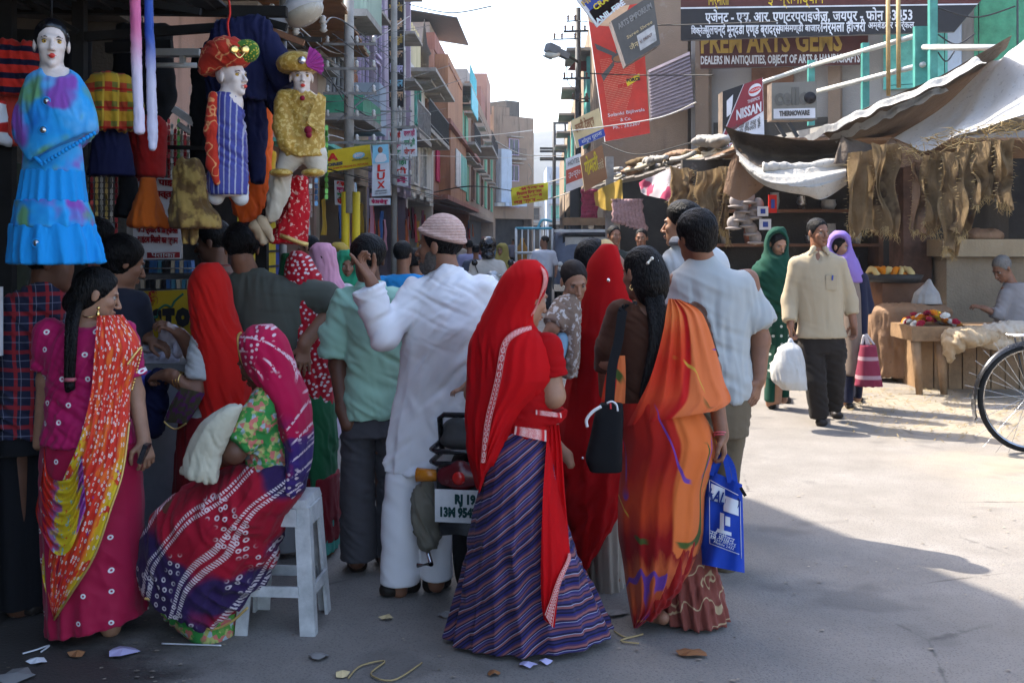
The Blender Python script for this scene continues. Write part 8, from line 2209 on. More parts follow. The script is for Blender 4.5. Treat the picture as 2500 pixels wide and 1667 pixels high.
# ================================================================== distant street people
def walker(label,px,py,gy,top,low,yaw=0,sc=1.0,veil=None,skin=SKIN,w=34,face=True):
 f = Fig(label,px,gy,skin,group='people farther along the street'); m = f.m; q = lambda d: d * m
 f.head(px,py,sc,yaw=yaw,neck=(px,py + q(.2),0),female=veil is not None,face=face and f.m > 90)
 S = [(py + q(.17),px - q(.09),px + q(.09),.06),(py + q(.21),px - q(.19),px + q(.19),.10),(py + q(.45),px - q(.17),px + q(.17),.12),(py + q(.75),px - q(.17),px + q(.17),.13)]
 f.vol.loft(f.rows(S,-.02))
 for sx in (-1,1): f.limb([(px + sx * q(.2),py + q(.26),0),(px + sx * q(.26),py + q(.52),.02),(px + sx * q(.24),py + q(.74),-.08)],[.05,.042,.034]); f.limb([(px + sx * q(.09),py + q(.75),0),(px + sx * q(.09),gy,.04 * sx)],[.08,.045])
 f.make(); f.hair('back' if veil is not None else 'short')
 f.garment('shirt', top,lambda v: (v.loft(f.rows(S,.015)),[v.chain([f.W(px + sx * q(.19),py + q(.25)),f.W(px + sx * q(.26),py + q(.50),.02)],[.07,.06],.03,cap_end=True) for sx in (-1,1)]),folds=[((.6,0,1),.1,.01)])
 if veil is not None:
  def b_(v):
   v.loft(f.rows([(py - q(.135),px - q(.05),px + q(.05),.06),(py - q(.11),px - q(.10),px + q(.10),.11),(py,px - q(.115),px + q(.115),.125),(py + q(.13),px - q(.13),px + q(.13),.13),(py + q(.25),px - q(.22),px + q(.22),.15),(py + q(.6),px - q(.2),px + q(.2),.15)]),fold=pleats(5,.05,.8,1.5))
   d = np.array(f.hd[1]) @ np.array((0,.16,0)); v.ell(f.W(px,py + q(.01)) + d,(.09,.11,.11),op='s', k=.02)
  f.garment('veil', veil,b_,folds=[((1,0,.3),.1,.01)])
  f.garment('skirt', low,lambda v: v.loft(f.rows([(py + q(.7),px - q(.18),px + q(.18),.14),(gy,px - q(.3),px + q(.3),.25)]),fold=pleats(8,.07,0,.8)))
 else: f.garment('trousers', low,lambda v: (v.loft(f.rows([(py + q(.72),px - q(.17),px + q(.17),.13),(py + q(.85),px - q(.17),px + q(.17),.12)])),[v.loft(f.rows([(py + q(.8),px + sx * q(.09) - q(.08),px + sx * q(.09) + q(.08),.09),(gy - q(.04),px + sx * q(.09) - q(.07),px + sx * q(.09) + q(.07),.08)])) for sx in (-1,1)]))
 return f
cl = lambda n,c: cloth(n,c)
DT = cl('dark_trousers', (.03,.03,.035))
walker('woman in a pale pink veil with her back turned in the street', 789,636,1060,cl('white_voile', (.5,.45,.48)),cl('pale_lilac', (.40,.32,.38)),10,veil=cl('pale_pink_veil', (.52,.25,.34)))
walker('woman in mustard head scarf facing the camera down the street', 826,626,960,cl('orange_print', (.45,.18,.06)),cl('rust_skirt', (.25,.08,.04)),175,veil=cl('mustard_scarf', (.36,.24,.05)))
walker('woman in green and red scarf with her mouth covered', 846,650,1030,cl('red_voile', (.35,.02,.04)),cl('green_skirt', (.03,.2,.08)),-165,veil=cl('emerald_scarf', (.02,.20,.10)))
walker('woman in aqua sleeve standing beyond the mustard scarf', 812,640,920,cl('aqua_cotton', (.18,.45,.45)),DT,20,face=False)
walker('person with long black hair in a bright blue top', 985,622,1010,cl('bright_blue_cotton', (.02,.22,.50)),DT,-20,face=False)
walker('man in white shirt under the red bridal skirt', 752,605,960,cl('white_shirt_cloth', (.5,.52,.58)),DT,80)
walker('man in olive jacket behind the kurta man', 1020,640,1000,cl('olive_jacket', (.12,.10,.06)),DT,-60)
walker('man in dark shirt facing the camera beside the truck', 1500,576,900,cl('dark_green_shirt', (.03,.035,.03)),DT,-160)
walker('man in black cap hair standing beyond the dark shirt', 1566,582,880,cl('brown_shirt', (.15,.08,.05)),DT,165)
walker('man in lavender shirt far down the street', 1146,600,760,cl('lavender_shirt', (.30,.28,.42)),DT,0,face=False)
walker('man in dark grey shirt far down the street', 1162,612,775,cl('dark_grey_shirt', (.08,.09,.12)),DT,0,face=False)
walker('woman in olive veil beside the motorcyclist', 1226,612,790,cl('pink_print', (.5,.3,.3)),cl('pink_skirt', (.4,.15,.15)),150,veil=cl('olive_veil', (.22,.18,.05)))
walker('man in white shirt leaning at the truck cage', 1328,590,760,cl('white_shirt_cloth', (.5,.52,.58)),DT,100,face=False)
for k,(px,py,gy,c,wv) in enumerate(((1182,588,690,(.3,.1,.08),1),(1202,590,700,(.1,.2,.3),0),(1120,592,700,(.4,.35,.3),0),(1275,590,680,(.35,.2,.05),1),(1252,588,665,(.2,.2,.25),0))):
 walker(('woman in rust veil among the farthest walkers', 'man in teal shirt among the farthest walkers', 'man in beige shirt among the farthest walkers', 'woman in amber veil among the farthest walkers', 'man in slate shirt among the farthest walkers')[k],px,py,gy,cl('far_cloth_%s' % 'abcde'[k],c),DT,20 * k,veil=cl('far_cloth_%s' % 'abcde'[k],c) if wv else None,face=False)
# ------------------------------------------------------------------ stool, motorcycles, bicycle, truck
PLW = plain('worn_white_plastic', (.50,.50,.49),.5,var=.3,scale=9)
so = thing('plastic_stool', 'grubby white plastic stool under the seated woman', 'stool', (P(668,0,4.25).x,4.28,0)); sc_ = Vector((P(692,0,4.44).x,4.46,0))
def sp(x,y,z):
 k = .152 - .034 * z / .5; return sc_ + Matrix.Rotation(R(-4),3, 'Z') @ Vector((x * k,y * k,z))
b = MB(); b.box(sc_ + Vector((0,0,.505)),(.245,.245,.03),Matrix.Rotation(R(-4),3, 'Z'),.94); b.build('seat', PLW,so)
for x in (-1,1):
 for y in (-1,1):
  for dx,dy in ((0,1),(1,0)):
   b = MB(); a = [sp(x,y,0),sp(x * (1 - .32 * dx),y * (1 - .32 * dy),0),sp(x * (1 - .40 * dx),y * (1 - .40 * dy),.49),sp(x,y,.49)]; n_ = (a[1] - a[0]).cross(a[3] - a[0]).normalized() * .012; b.prism(a,n_); b.build('leg', PLW,so)
for x0,y0,x1,y1 in ((-1,-1,1,-1),(-1,1,1,1),(-1,-1,-1,1),(1,-1,1,1)):
 for z0,z1 in ((.15,.19),(.42,.488)):
  q_ = .70; b = MB(); a = [sp(x0 * (q_ if x0 != x1 else 1),y0 * (q_ if y0 != y1 else 1),z0),sp(x1 * (q_ if x0 != x1 else 1),y1 * (q_ if y0 != y1 else 1),z0),sp(x1 * (q_ if x0 != x1 else 1),y1 * (q_ if y0 != y1 else 1),z1),sp(x0 * (q_ if x0 != x1 else 1),y0 * (q_ if y0 != y1 else 1),z1)]
  n_ = (a[1] - a[0]).cross(a[3] - a[0]).normalized() * .014; b.prism(a,n_); b.build('crossbar', PLW,so)
RUB = plain('tyre_rubber', (.012,.012,.013),.8,var=.3); CHR = plain('chrome', (.5,.5,.5),.18,.95,var=.05); BLKP = plain('black_gloss_paint', (.012,.012,.014),.25,var=.2)
def wheel(X,c,r,w,parent,ax,spokes=14,rimm=CHR):
 A = X(Vector(c) + Vector(ax)) - X(Vector(c)); b = MB(); b.lathe(X(Vector(c)) - A * 0,[(r - w,-w * .5),(r - w * .3,-w * .55),(r,0),(r - w * .3,w * .55),(r - w,w * .5)],40,A,cap=False); t_ = b.build('wheel', RUB,parent)
 b = MB(); b.lathe(X(Vector(c)),[(r - w * 1.0,-w * .35),(r - w * 1.35,-w * .2),(r - w * 1.35,w * .2),(r - w,w * .35)],40,A,cap=False); b.build('rim', rimm,t_)
 b = MB(); b.lathe(X(Vector(c)),[(.03,-.05),(.03,.05)],12,A); b.build('hub', CHR,t_)
 x_ = A.normalized().orthogonal(); y_ = A.normalized().cross(x_)
 for k in range(spokes):
  a = k * 6.2832 / spokes; b = MB(); d = x_ * math.cos(a) + y_ * math.sin(a); e = x_ * math.cos(a + .35 * (-1) ** k) + y_ * math.sin(a + .35 * (-1) ** k)
  b.tube([X(Vector(c)) + e * .03 + A * .03 * (-1) ** k,X(Vector(c)) + d * (r - w * 1.3)],.0018 if r > .35 else .004,4,cap=False); b.build('spoke', CHR,t_)
 return t_
def moto(label,base,ang,paint_m,near=False):
 Rm = Matrix.Rotation(R(-ang),3, 'Z'); base = Vector((*base,0)); X = lambda p: base + Rm @ Vector(p)
 o = thing('motorcycle', label, 'motorcycle', base)
 def tb(name,m,pts,r,n=8): b = MB(); b.tube([X(p) for p in pts],r,n); return b.build(name,m,o)
 def vol(name,m,els,h=.012):
  v = Vol(.03)
  for c,r in els: v.ell(X(c),r,np.array(Rm))
  V,Q = v.polygonise(h); return link_mesh(name,mesh_np(name,V,Q,m),o)
 wheel(X,(0,-.62,.30),.30,.09,o,(1,0,0)); wheel(X,(0,.66,.30),.30,.08,o,(1,0,0))
 for s_ in (-1,1):
  tb('fork', CHR,[(s_ * .08,.66,.30),(s_ * .08,.48,.85)],.02); tb('grip', RUB,[(s_ * .22,.38,.99),(s_ * .36,.34,.99)],.018); tb('shock', CHR,[(s_ * .13,-.58,.32),(s_ * .12,-.48,.66)],.026)
  tb('mirror_stem', BLKP,[(s_ * .22,.40,.99),(s_ * .28,.42,1.14)],.007,5); b = MB(); b.lathe(X((s_ * .28,.42,1.16)),[(.045,0),(.05,.02)],12,Rm @ Vector((0,1,0))); b.build('mirror', BLKP,o)
  tb('indicator', plain('amber_lens', (.50,.17,.01),.25),[(s_ * .09,-.93,.575),(s_ * .19,-.93,.575)],[.022,.03],10)
 tb('handlebar', CHR,[(-.24,.38,.99),(-.1,.46,.96),(.1,.46,.96),(.24,.38,.99)],.012)
 vol('headlamp', paint_m,[((0,.60,.86),(.11,.12,.11)),((0,.52,.98),(.09,.06,.06))]); b = MB(); b.lathe(X((0,.70,.86)),[(.085,0),(.08,.03)],18,Rm @ Vector((0,1,0))); b.build('lens', plain('lamp_lens', (.6,.6,.58),.08),o)
 vol('tank', paint_m,[((0,.22,.78),(.14,.26,.12))]); vol('seat', plain('grey_vinyl', (.06,.058,.055),.55,var=.3,scale=12),[((0,-.30,.72),(.13,.36,.07)),((0,-.55,.73),(.13,.25,.07))])
 vol('side_panel', paint_m,[((0,-.35,.55),(.12,.22,.11))]); vol('engine', plain('engine_metal', (.12,.12,.12),.4,.6),[((0,.10,.38),(.15,.2,.18)),((0,-.05,.32),(.16,.18,.13))])
 tb('exhaust', CHR,[(.14,.15,.28),(.16,-.2,.24),(.17,-.75,.30)],[.025,.04,.05],10); tb('frame', BLKP,[(0,.5,.8),(0,.1,.2),(0,-.3,.22),(0,-.62,.3)],.025)
 for c in ((0,-.62,.30),(0,.66,.30)):
  b = MB(); b.grid(lambda u,v_: X((((u - .5) * .15),c[1] + .345 * math.cos(R(10 + 160 * v_)) - (0 if c[1] > 0 else .05),c[2] + .345 * math.sin(R(10 + 160 * v_)) - .02 * abs(u - .5))),6,20); b.build('mudguard', BLKP,o)
 pl_ = MB(); pl_.box(X((0,-1.0,.47)),(.19,.012,.13),Rm); po = pl_.build('number_plate', plain('white_plate', (.62,.62,.62),.4),o)
 b = MB(); b.box(X((0,-.93,.56)),(.2,.06,.1),Rm); b.build('tail_bracket', BLKP,o)
 hs = vol('tail_light', plain('maroon_lens', (.10,.008,.012),.25),[((x,-.96,.58 + z),(.045,.03,.04)) for x,z in ((-.055,0),(.055,0),(0,.028),(0,-.02))],.006)
 b = MB(); b.lathe(X((0,-.985,.58)),[(.027,-.01),(.027,.008),(.02,.014)],16,Rm @ Vector((0,-1,0))); b.build('red_lens', plain('red_lens', (.55,.015,.012),.2),o)
 for k in range(2 if near else 1):
  z = .63 + .05 * k; tb('grab_rail', BLKP,[(-.12,-.55,z + .02),(-.13,-.92,z),(-.10,-.96,z),(.10,-.96,z),(.13,-.92,z),(.12,-.55,z + .02)],.011)
 if near:
  u_ = Rm @ Vector((1,0,0)); INK = plain('dark_green_ink', (.01,.05,.05),.6)
  lettering('RJ 19', INK,X((.03,-1.009,.498)),u_,(0,0,1),.05,po,.085,bold=.003,depth=.003); lettering('13M 9542', INK,X((0,-1.009,.445)),u_,(0,0,1),.05,po,.15,bold=.003,depth=.003)
  tb('backrest_frame', BLKP,[(-.11,-.82,.66),(-.11,-.86,.80),(-.09,-.87,.815),(.09,-.87,.815),(.11,-.86,.80),(.11,-.82,.66)],.012); vol('backrest', plain('grey_vinyl', (.06,.058,.055),.55),[((x,-.80,.73),(.07,.06,.065)) for x in (-.05,.05)] + [((0,-.84,.70),(.115,.05,.035))])
  tb('saddle_guard', CHR,[(-.16,-.82,.50),(-.20,-.78,.42),(-.23,-.66,.24),(-.13,-.93,.21),(-.19,-.92,.20)],.011)
  v = Vol(.03)
  for c,r in (((-.18,-.84,.42),(.055,.06,.12)),((-.17,-.82,.31),(.05,.06,.08))): v.ell(X(c),r,np.array(Rm))
  V,Q = v.polygonise(.008); V = crease(V,normals_np(V,Q),[((1,0,.5),.06,.012)],4); link_mesh('side_bag', mesh_np('side_bag', V,Q,cloth('olive_canvas_bag', (.17,.155,.12),wr=.01)),o)
 return o
moto('parked black motorcycle seen from behind with a white number plate', (-.043,5.435),10,plain('dark_blue_paint', (.02,.025,.04),.25),True)
moto('parked silver motorcycle facing the camera beyond the green shirt man', (-1.22,9.3),195,plain('silver_paint', (.30,.30,.31),.3,.4))
moto('silver motorcycle with a rider in a black helmet coming down the street', (P(1198,0,17.2).x,17.6),176,plain('pale_silver_paint', (.42,.44,.46),.25,.3))
f = Fig('motorcyclist in a black helmet and pale beige shirt riding towards the camera', 1192,824,SKIN,Y=17.3,group='people farther along the street')
f.head(1191,603,1.0,yaw=178,neck=(1191,640,0),face=False); f.vol.loft(f.rows([(636,1168,1216,.09),(660,1158,1226,.12),(720,1168,1214,.13)],-.02))
for s_ in (-1,1): f.limb([(1191 + s_ * 32,648,0),(1191 + s_ * 44,690,-.1),(1191 + s_ * 46,700,-.28)],[.05,.045,.035]); f.limb([(1191 + s_ * 15,720,0),(1191 + s_ * 34,735,-.35),(1191 + s_ * 26,790,-.2)],[.085,.07,.05])
f.make()
f.garment('shirt', cloth('beige_white_shirt', (.46,.42,.37)),lambda v: (v.loft(f.rows([(632,1178,1204,.07),(642,1156,1226,.11),(660,1150,1232,.14),(722,1160,1222,.15)])),[v.chain([f.W(1191 + s_ * 31,648),f.W(1191 + s_ * 44,688,-.1),f.W(1191 + s_ * 46,698,-.24)],[.08,.07,.06],.03,cap_end=True) for s_ in (-1,1)]),folds=[((.5,0,1),.1,.012)])
f.garment('helmet', BLKP,lambda v: (v.ell(f.W(1191,600,0),(.135,.155,.145)),v.ell(f.W(1191,624,-.02),(.11,.13,.07)),v.ell(f.W(1191,603,-.19),(.085,.10,.036),op='s', k=.01)),h=.012)
f.garment('trousers', cl('dark_trousers', (.03,.03,.035)),lambda v: [v.chain([f.W(1191 + s_ * 15,720),f.W(1191 + s_ * 34,735,-.35),f.W(1191 + s_ * 26,785,-.2)],[.1,.085,.07]) for s_ in (-1,1)])
# bicycle
bc = thing('bicycle', 'black roadster bicycle cut off by the right edge', 'bicycle', (3.75,7.97,0)); bX = lambda p: Vector((3.745,7.97,0)) + Vector(p)
wheel(bX,(0,0,.392),.392,.035,bc,(0,1,0),32); wheel(bX,(1.12,0,.392),.392,.035,bc,(0,1,0),16)
b = MB(); b.grid(lambda u,v_: bX((.418 * math.cos(R(200 - 150 * v_)),(u - .5) * .07,.392 + .418 * math.sin(R(200 - 150 * v_)) - .03 * (2 * u - 1) ** 2)),6,30); b.build('mudguard', BLKP,bc)
b = MB(); b.grid(lambda u,v_: bX((.424 * math.cos(R(199 - 22 * v_)),(u - .5) * .066,.392 + .424 * math.sin(R(199 - 22 * v_)) - .03 * (2 * u - 1) ** 2)),6,8); b.build('chrome_flap', CHR,bc)
for p0,p1,r_0 in (((0,.06,.392),(.45,0,.34),.012),((0,.06,.392),(.30,.02,.86),.010),((0,-.06,.392),(.30,-.02,.86),.010),((.45,0,.34),(.28,0,.95),.016),((.45,0,.34),(.92,0,.78),.018),((.29,0,.88),(.90,0,.90),.016),((.88,0,.98),(1.12,.05,.392),.014)): b = MB(); b.tube([bX(p0),bX(p1)],r_0,8); b.build('frame_tube', BLKP,bc)
for y in (-.06,-.02,.02,.06): b = MB(); b.tube([bX((-.16,y,.845)),bX((.25,y,.85))],.007,6); b.build('carrier_bar', CHR,bc)
for y in (-.06,.06): b = MB(); b.tube([bX((0,y,.392)),bX((-.10,y,.845))],.006,6); b.build('carrier_stay', BLKP,bc)
v = Vol(.03); v.ell(bX((.24,0,.99)),(.14,.09,.04)); v.ell(bX((.36,0,.98)),(.10,.035,.03)); V,Q = v.polygonise(.012); link_mesh('saddle', mesh_np('saddle', V,Q,SHOE),bc)
b = MB(); b.tube([bX((.86,-.26,1.05)),bX((.95,-.1,1.06)),bX((.95,.1,1.06)),bX((.86,.26,1.05))],.012,8); b.build('handlebar', CHR,bc); b = MB(); b.lathe(bX((.45,-.05,.34)),[(.09,0),(.09,.006)],20,(0,1,0)); b.build('chainwheel', CHR,bc)
# goods truck
tk = thing('goods_truck', 'small blue grey goods truck with a turquoise railed cage and roof box', 'truck', (P(1410,0,25).x,25.6,0)); TB = plain('truck_blue_grey', (.10,.12,.17),.35,var=.15); TW = plain('truck_white', (.55,.55,.53),.4); TC = plain('truck_turquoise', (.10,.36,.46),.4)
x0,x1 = P(1352,0,25).x,P(1500,0,25).x; xm = (x0 + x1) / 2; W_ = x1 - x0
v = Vol(.06); v.loft([(.35,xm,25.7,W_ / 2,.75),(1.0,xm,25.7,W_ / 2,.75),(1.6,xm,25.75,W_ / 2 * .95,.68),(1.74,xm,25.8,W_ / 2 * .85,.55)],pw=6); V,Q = v.polygonise(.03); link_mesh('cab', mesh_np('cab', V,Q,TB),tk)
def tbox(nm,c,s_,m): b = MB(); b.box(c,s_); return b.build(nm,m,tk)
tbox('windscreen', (xm + .08,25.06,1.30),(W_ * .74,.06,.52),plain('windscreen_glass', (.42,.40,.36),.08,var=.35,scale=3)); tbox('windscreen_frame', (xm + .08,25.075,1.30),(W_ * .82,.05,.62),RUB); tbox('roof_visor', (xm,25.05,1.70),(W_ * .98,.2,.06),TW); tbox('bumper', (xm,24.9,.42),(W_,.1,.16),CHR); tbox('roof_box', (xm + .1,25.7,1.92),(W_ * .8,.7,.18),plain('box_wood', (.22,.13,.07),.7)); tbox('door_mirror', (x0 - .14,25.1,1.35),(.16,.06,.24),BLKP)
for sx in (x0 + .14,x1 - .14):
 for z in (.86,.94): b = MB(); b.lathe((sx,24.93,z),[(.07,0),(.06,.03)],12,(0,-1,0)); b.build('headlight', plain('lamp_lens', (.6,.6,.58),.08),tk)
 b = MB(); b.lathe((sx,25.5,.3),[(.3,-.1),(.3,.1)],20,(1,0,0)); b.build('wheel', RUB,tk)
b = MB(); b.lathe((xm - .2,24.92,1.0),[(.08,0),(.07,.02)],14,(0,-1,0)); b.build('badge', TC,tk)
cx0,cx1 = P(1260,0,25.4).x,x0 - .02
for z,m_ in ((1.76,TC),(1.2,TW),(.75,TW)): b = MB(); b.tube([(cx0,25.4,z),(cx1,25.4,z)],.03,8); b.build('cage_rail', m_,tk); b = MB(); b.tube([(cx0,25.4,z),(cx0,28.4,z)],.03,8); b.build('cage_rail', m_,tk)
for k in range(7): x = cx0 + (cx1 - cx0) * k / 6; b = MB(); b.tube([(x,25.4,.6),(x,25.4,1.76)],.018 if 0 < k < 6 else .03,8); b.build('cage_bar', TW,tk)
tbox('bed', ((cx0 + cx1) / 2,26.9,.6),(cx1 - cx0,3,.12),TW); b = MB(); b.tube(catmull([(cx0 + .5,25.45,1.76),(cx0 + .6,25.45,1.95),(cx1,25.45,1.92)],10),.03,8); b.build('cage_hoop', TC,tk)
for k in range(4):
 b = MB(); x = cx0 + .12 + k * .17; b.lathe((x,25.7,.68),[(.05,0),(.05,.16),(.02,.22),(.02,.27)],8); tag(b.build('bottle', plain('amber_bottle', (.40,.20,.05),.2),None,(x,25.7,.66)), 'amber topped bottle standing in the truck cage', 'bottle', 'bottles in the truck cage')
# ------------------------------------------------------------------ signs and shop fronts on the left, banner
s = quadboard('shop_signboard', 'yellow board with big red letters PA and a blue oval', ((770,372),(903,353),(909,404),(772,426)),15.5,K['yellow'],.12,STEEL)
word(s, 'P A', .22,.35,.42,K['red'],.36,bold=.008); word(s, 'STORES', .28,.68,.18,K['darkgrey'],.42,bold=.004); word(s, 'T SHIRTS SHIRTS FROM PS. POWAL', .5,.87,.12,K['red'],.9); word(s, 'ENDURWEAR', .80,.63,.10,K['darkgrey'],.3)
b = MB(); b.add([s['at'](.78 + .11 * math.cos(q * .314),.44 + .15 * math.sin(q * .314),.006) for q in range(20)],[tuple(range(20))]); b.build('emblem', K['sky'],s['o']); word(s, 'HSP', .78,.44,.17,K['white'],.16,off=.012,bold=.006)
s = quadboard('lux_sign', 'tall pale blue sign with red letters LUX under a man in a vest', ((910,356),(948,352),(954,477),(908,480)),15.2,paint('pale_sign', (.50,.52,.56)),.14,STEEL)
patch(s,0,0,1,.36,K['sky'])
for ch,c in (('L', .46),('U', .62),('X', .79)): word(s,ch,.5,c,.185,K['red'],.5,bold=.004)
word(s, 'UNDERGARMENTS', .5,.90,.04,K['darkgrey'],.75); word(s, 'M/s. BHARAT', .5,.95,.035,K['darkgrey'],.8)
b = MB(); b.sphere(s['at'](.48,.10,.004),(.035,.006,.045),10,8); b.build('printed_face', SKIN,s['o']); b = MB(); b.add([s['at'](a,c,.006) for a,c in ((.30,.19),(.42,.16),(.56,.16),(.80,.20),(.88,.30),(.70,.34),(.20,.34),(.14,.28))],[tuple(range(8))[::-1]]); b.build('printed_vest', K['white'],s['o'])
s = quadboard('vertical_banner', 'tall black vertical banner with coloured Devanagari words', ((946,-60),(986,-60),(986,262),(950,262)),27.4,K['black'],.15)
for c,tx,m_ in ((.08, 'कपड़े', 'yellow'),(.25, 'कपड़ेकोई', 'gold'),(.37, 'राजपूती', 'peach'),(.49, 'राजपूती', 'gold'),(.60, 'पोशाक', 'peach'),(.71, 'डिजाईन', 'lilac'),(.82, 'चौहान', 'sky'),(.91, 'एण्ड सन्स', 'peach')): word(s,tx,.5,c,.07,K[m_],.8,bold=.01)
for k,(cn,tx) in enumerate(((((948,320),(981,320),(982,383),(950,383)),('राजशाही', 'राजपूती', 'पोशाक')),(((982,316),(1016,314),(1018,382),(983,383)),('राजशाही', 'राजपूती', 'पोशाक')),(((958,386),(996,384),(996,454),(962,452)),('शाही', 'की', 'में')),(((816,440),(868,446),(872,502),(818,500)),('आपके यहाँ', 'ज्ञान सेवा', 'सुथरी व', 'के चौक')),(((902,484),(952,484),(952,500),(902,502)),('पोशाक जोधपुर',)))):
 s = quadboard('shop_signboard', ('white cloth shop board left of the thin pole', 'white cloth shop board right of the thin pole', 'white board with red and green letters below the cloth shop boards', 'pink lettered white board behind the grey pole', 'small green and red strip board under the LUX sign')[k],cn,(25,25.2,24.5,16.4,16.2)[k],K['white'],.08,K['sky'])
 for i,w_ in enumerate(tx): word(s,w_,.5,(i + .5) / len(tx),.26 if len(tx) > 1 else .6,(K['red'],paint('magenta', (.50,.03,.12)),K['green'])[(i + k) % 3],.8,bold=.006)
bn = sheet('cloth_banner', 'yellow cloth banner with Devanagari lettering strung across the street', 'banner', [W3([(1247,460,44),(1290,452,44),(1338,445,44)]),W3([(1248,480,43.9),(1290,474,44.1),(1338,466,43.9)]),W3([(1250,503,44),(1292,496,44),(1338,488,44)])],plain('yellow_banner_cloth', (.66,.60,.03),.8,var=.06),20,8,wavy((0,-1,0),1.5,.05,3))
k_ = 44 / F; u_ = (P(1338,466,44) - P(1248,480,44)).normalized(); v_ = Vector((-u_.z,0,u_.x))
for px,py,sz,tx,wd in ((1298,459,7, 'सोने से ऊपर का', 60),(1292,470,9, 'निवारण विज्ञापन', 62),(1294,480,7, 'आपके शहर में', 60),(1290,491,13, 'जल साधन —', 70)): lettering(tx,K['red'],P(px,py,43.7),u_,v_,sz * k_,bn,wd * k_,bold=.01)
yp = h1.blk('painted_panel', K['yellow'],5.9,7.6,.3,2.74,-.19,-.02); h1.blk('painted_panel', K['blue'],7.62,7.9,.3,2.74,-.19,-.03); word(dict(at=lambda a,c,off: h1.pt(7.0,2.2,.0),u=-h1.u if False else h1.u,v=Vector((0,0,1)),h=1,w=1,o=h1.o), '27', 0,0,.22,K['black'])
for k in range(9): h1.blk('rail_bar', DARKIRON,6.9,7.95,.6 + k * .24,.63 + k * .24,-.015,.005)
for k,(x,Y,h) in enumerate(((852,15.8,5.2),(962,24.2,7.2))):
 o = thing('utility_pole', ('grey concrete pole with a yellow painted foot beside the PA board', 'thin grey pole between the cloth shop boards')[k], 'utility pole', (P(x,0,Y).x,Y,0)); X_ = P(x,0,Y).x
 b = MB(); b.tube([(X_,Y,1.9 if k == 0 else 0),(X_,Y,h)],.07,10); b.build('shaft', CONC,o)
 if k == 0:
  for dx in (-.05,.1): b = MB(); b.tube([(X_ + dx,Y,0),(X_ + dx,Y,2.2)],.06,10); b.build('painted_foot', K['yellow'],o)
 for z in (2.9,3.25,3.6,3.95,4.3):
  b = MB(); b.bar((X_ - .36,Y - .05,z),(X_ + .4,Y - .05,z),.035); b.build('cross_arm', STEEL,o)
  for dx in (-.3,.12,.36): b = MB(); b.lathe((X_ + dx,Y - .05,z + .02),[(.015,0),(.035,.02),(.02,.05),(.03,.07),(.012,.10)],8); b.build('insulator', plain('white_porcelain', (.45,.43,.40),.3),o)
r_ = random.Random(21)
def shoprow(h,u0,u1,n):
 GC = ((.30,.02,.03),(.42,.10,.02),(.10,.03,.06),(.45,.20,.25),(.35,.45,.45),(.5,.06,.10),(.40,.24,.03),(.05,.12,.30))
 for k in range(n):
  u = u0 + (u1 - u0) * k / n; c = r_.choice(GC); z1 = r_.uniform(1.9,2.5); z0 = z1 - r_.uniform(.6,1.1); w_ = r_.uniform(.28,.5); d = r_.uniform(.1,.7)
  sheet('hung_cloth', ('crimson', 'orange', 'plum', 'rose', 'pale teal', 'magenta', 'mustard', 'blue')[GC.index(c)] + ' cloth hanging before the shops of the ' + str(h.o['label']).split(' house')[0] + ' house', 'cloth', [[h.pt(u,z1,d),h.pt(u + w_ / 2,z1 + .04,d),h.pt(u + w_,z1,d)],[h.pt(u - .02,z0,d),h.pt(u + w_ / 2,z0,d + .05),h.pt(u + w_ + .02,z0,d)]],cloth('shop_cloth_%s' % 'abcdefgh'[GC.index(c)],c),10,10,wavy(tuple(h.n),2,.03,k),None, 'cloths hanging at the left shops')
 for k in range(int((u1 - u0) / 1.2)):
  u = u0 + k * 1.2; b = MB(); z = 2.62 + r_.uniform(-.12,.2)
  b.add([h.pt(u,z + .35,0),h.pt(u + 1.16,z + .35,0),h.pt(u + 1.16,z - .05,1.5),h.pt(u,z - .05,1.5)],[(0,1,2,3),(3,2,1,0)]); b.build('awning_sheet', plain('rusted_sheet', (.30,.27,.24),.7,.2,var=.4),h.o)
shoprow(h2,.3,6,10); shoprow(h3,.3,8,12); shoprow(h4,.2,8.5,10); shoprow(h5,.3,22,18); shoprow(h1,8.2,11,4)
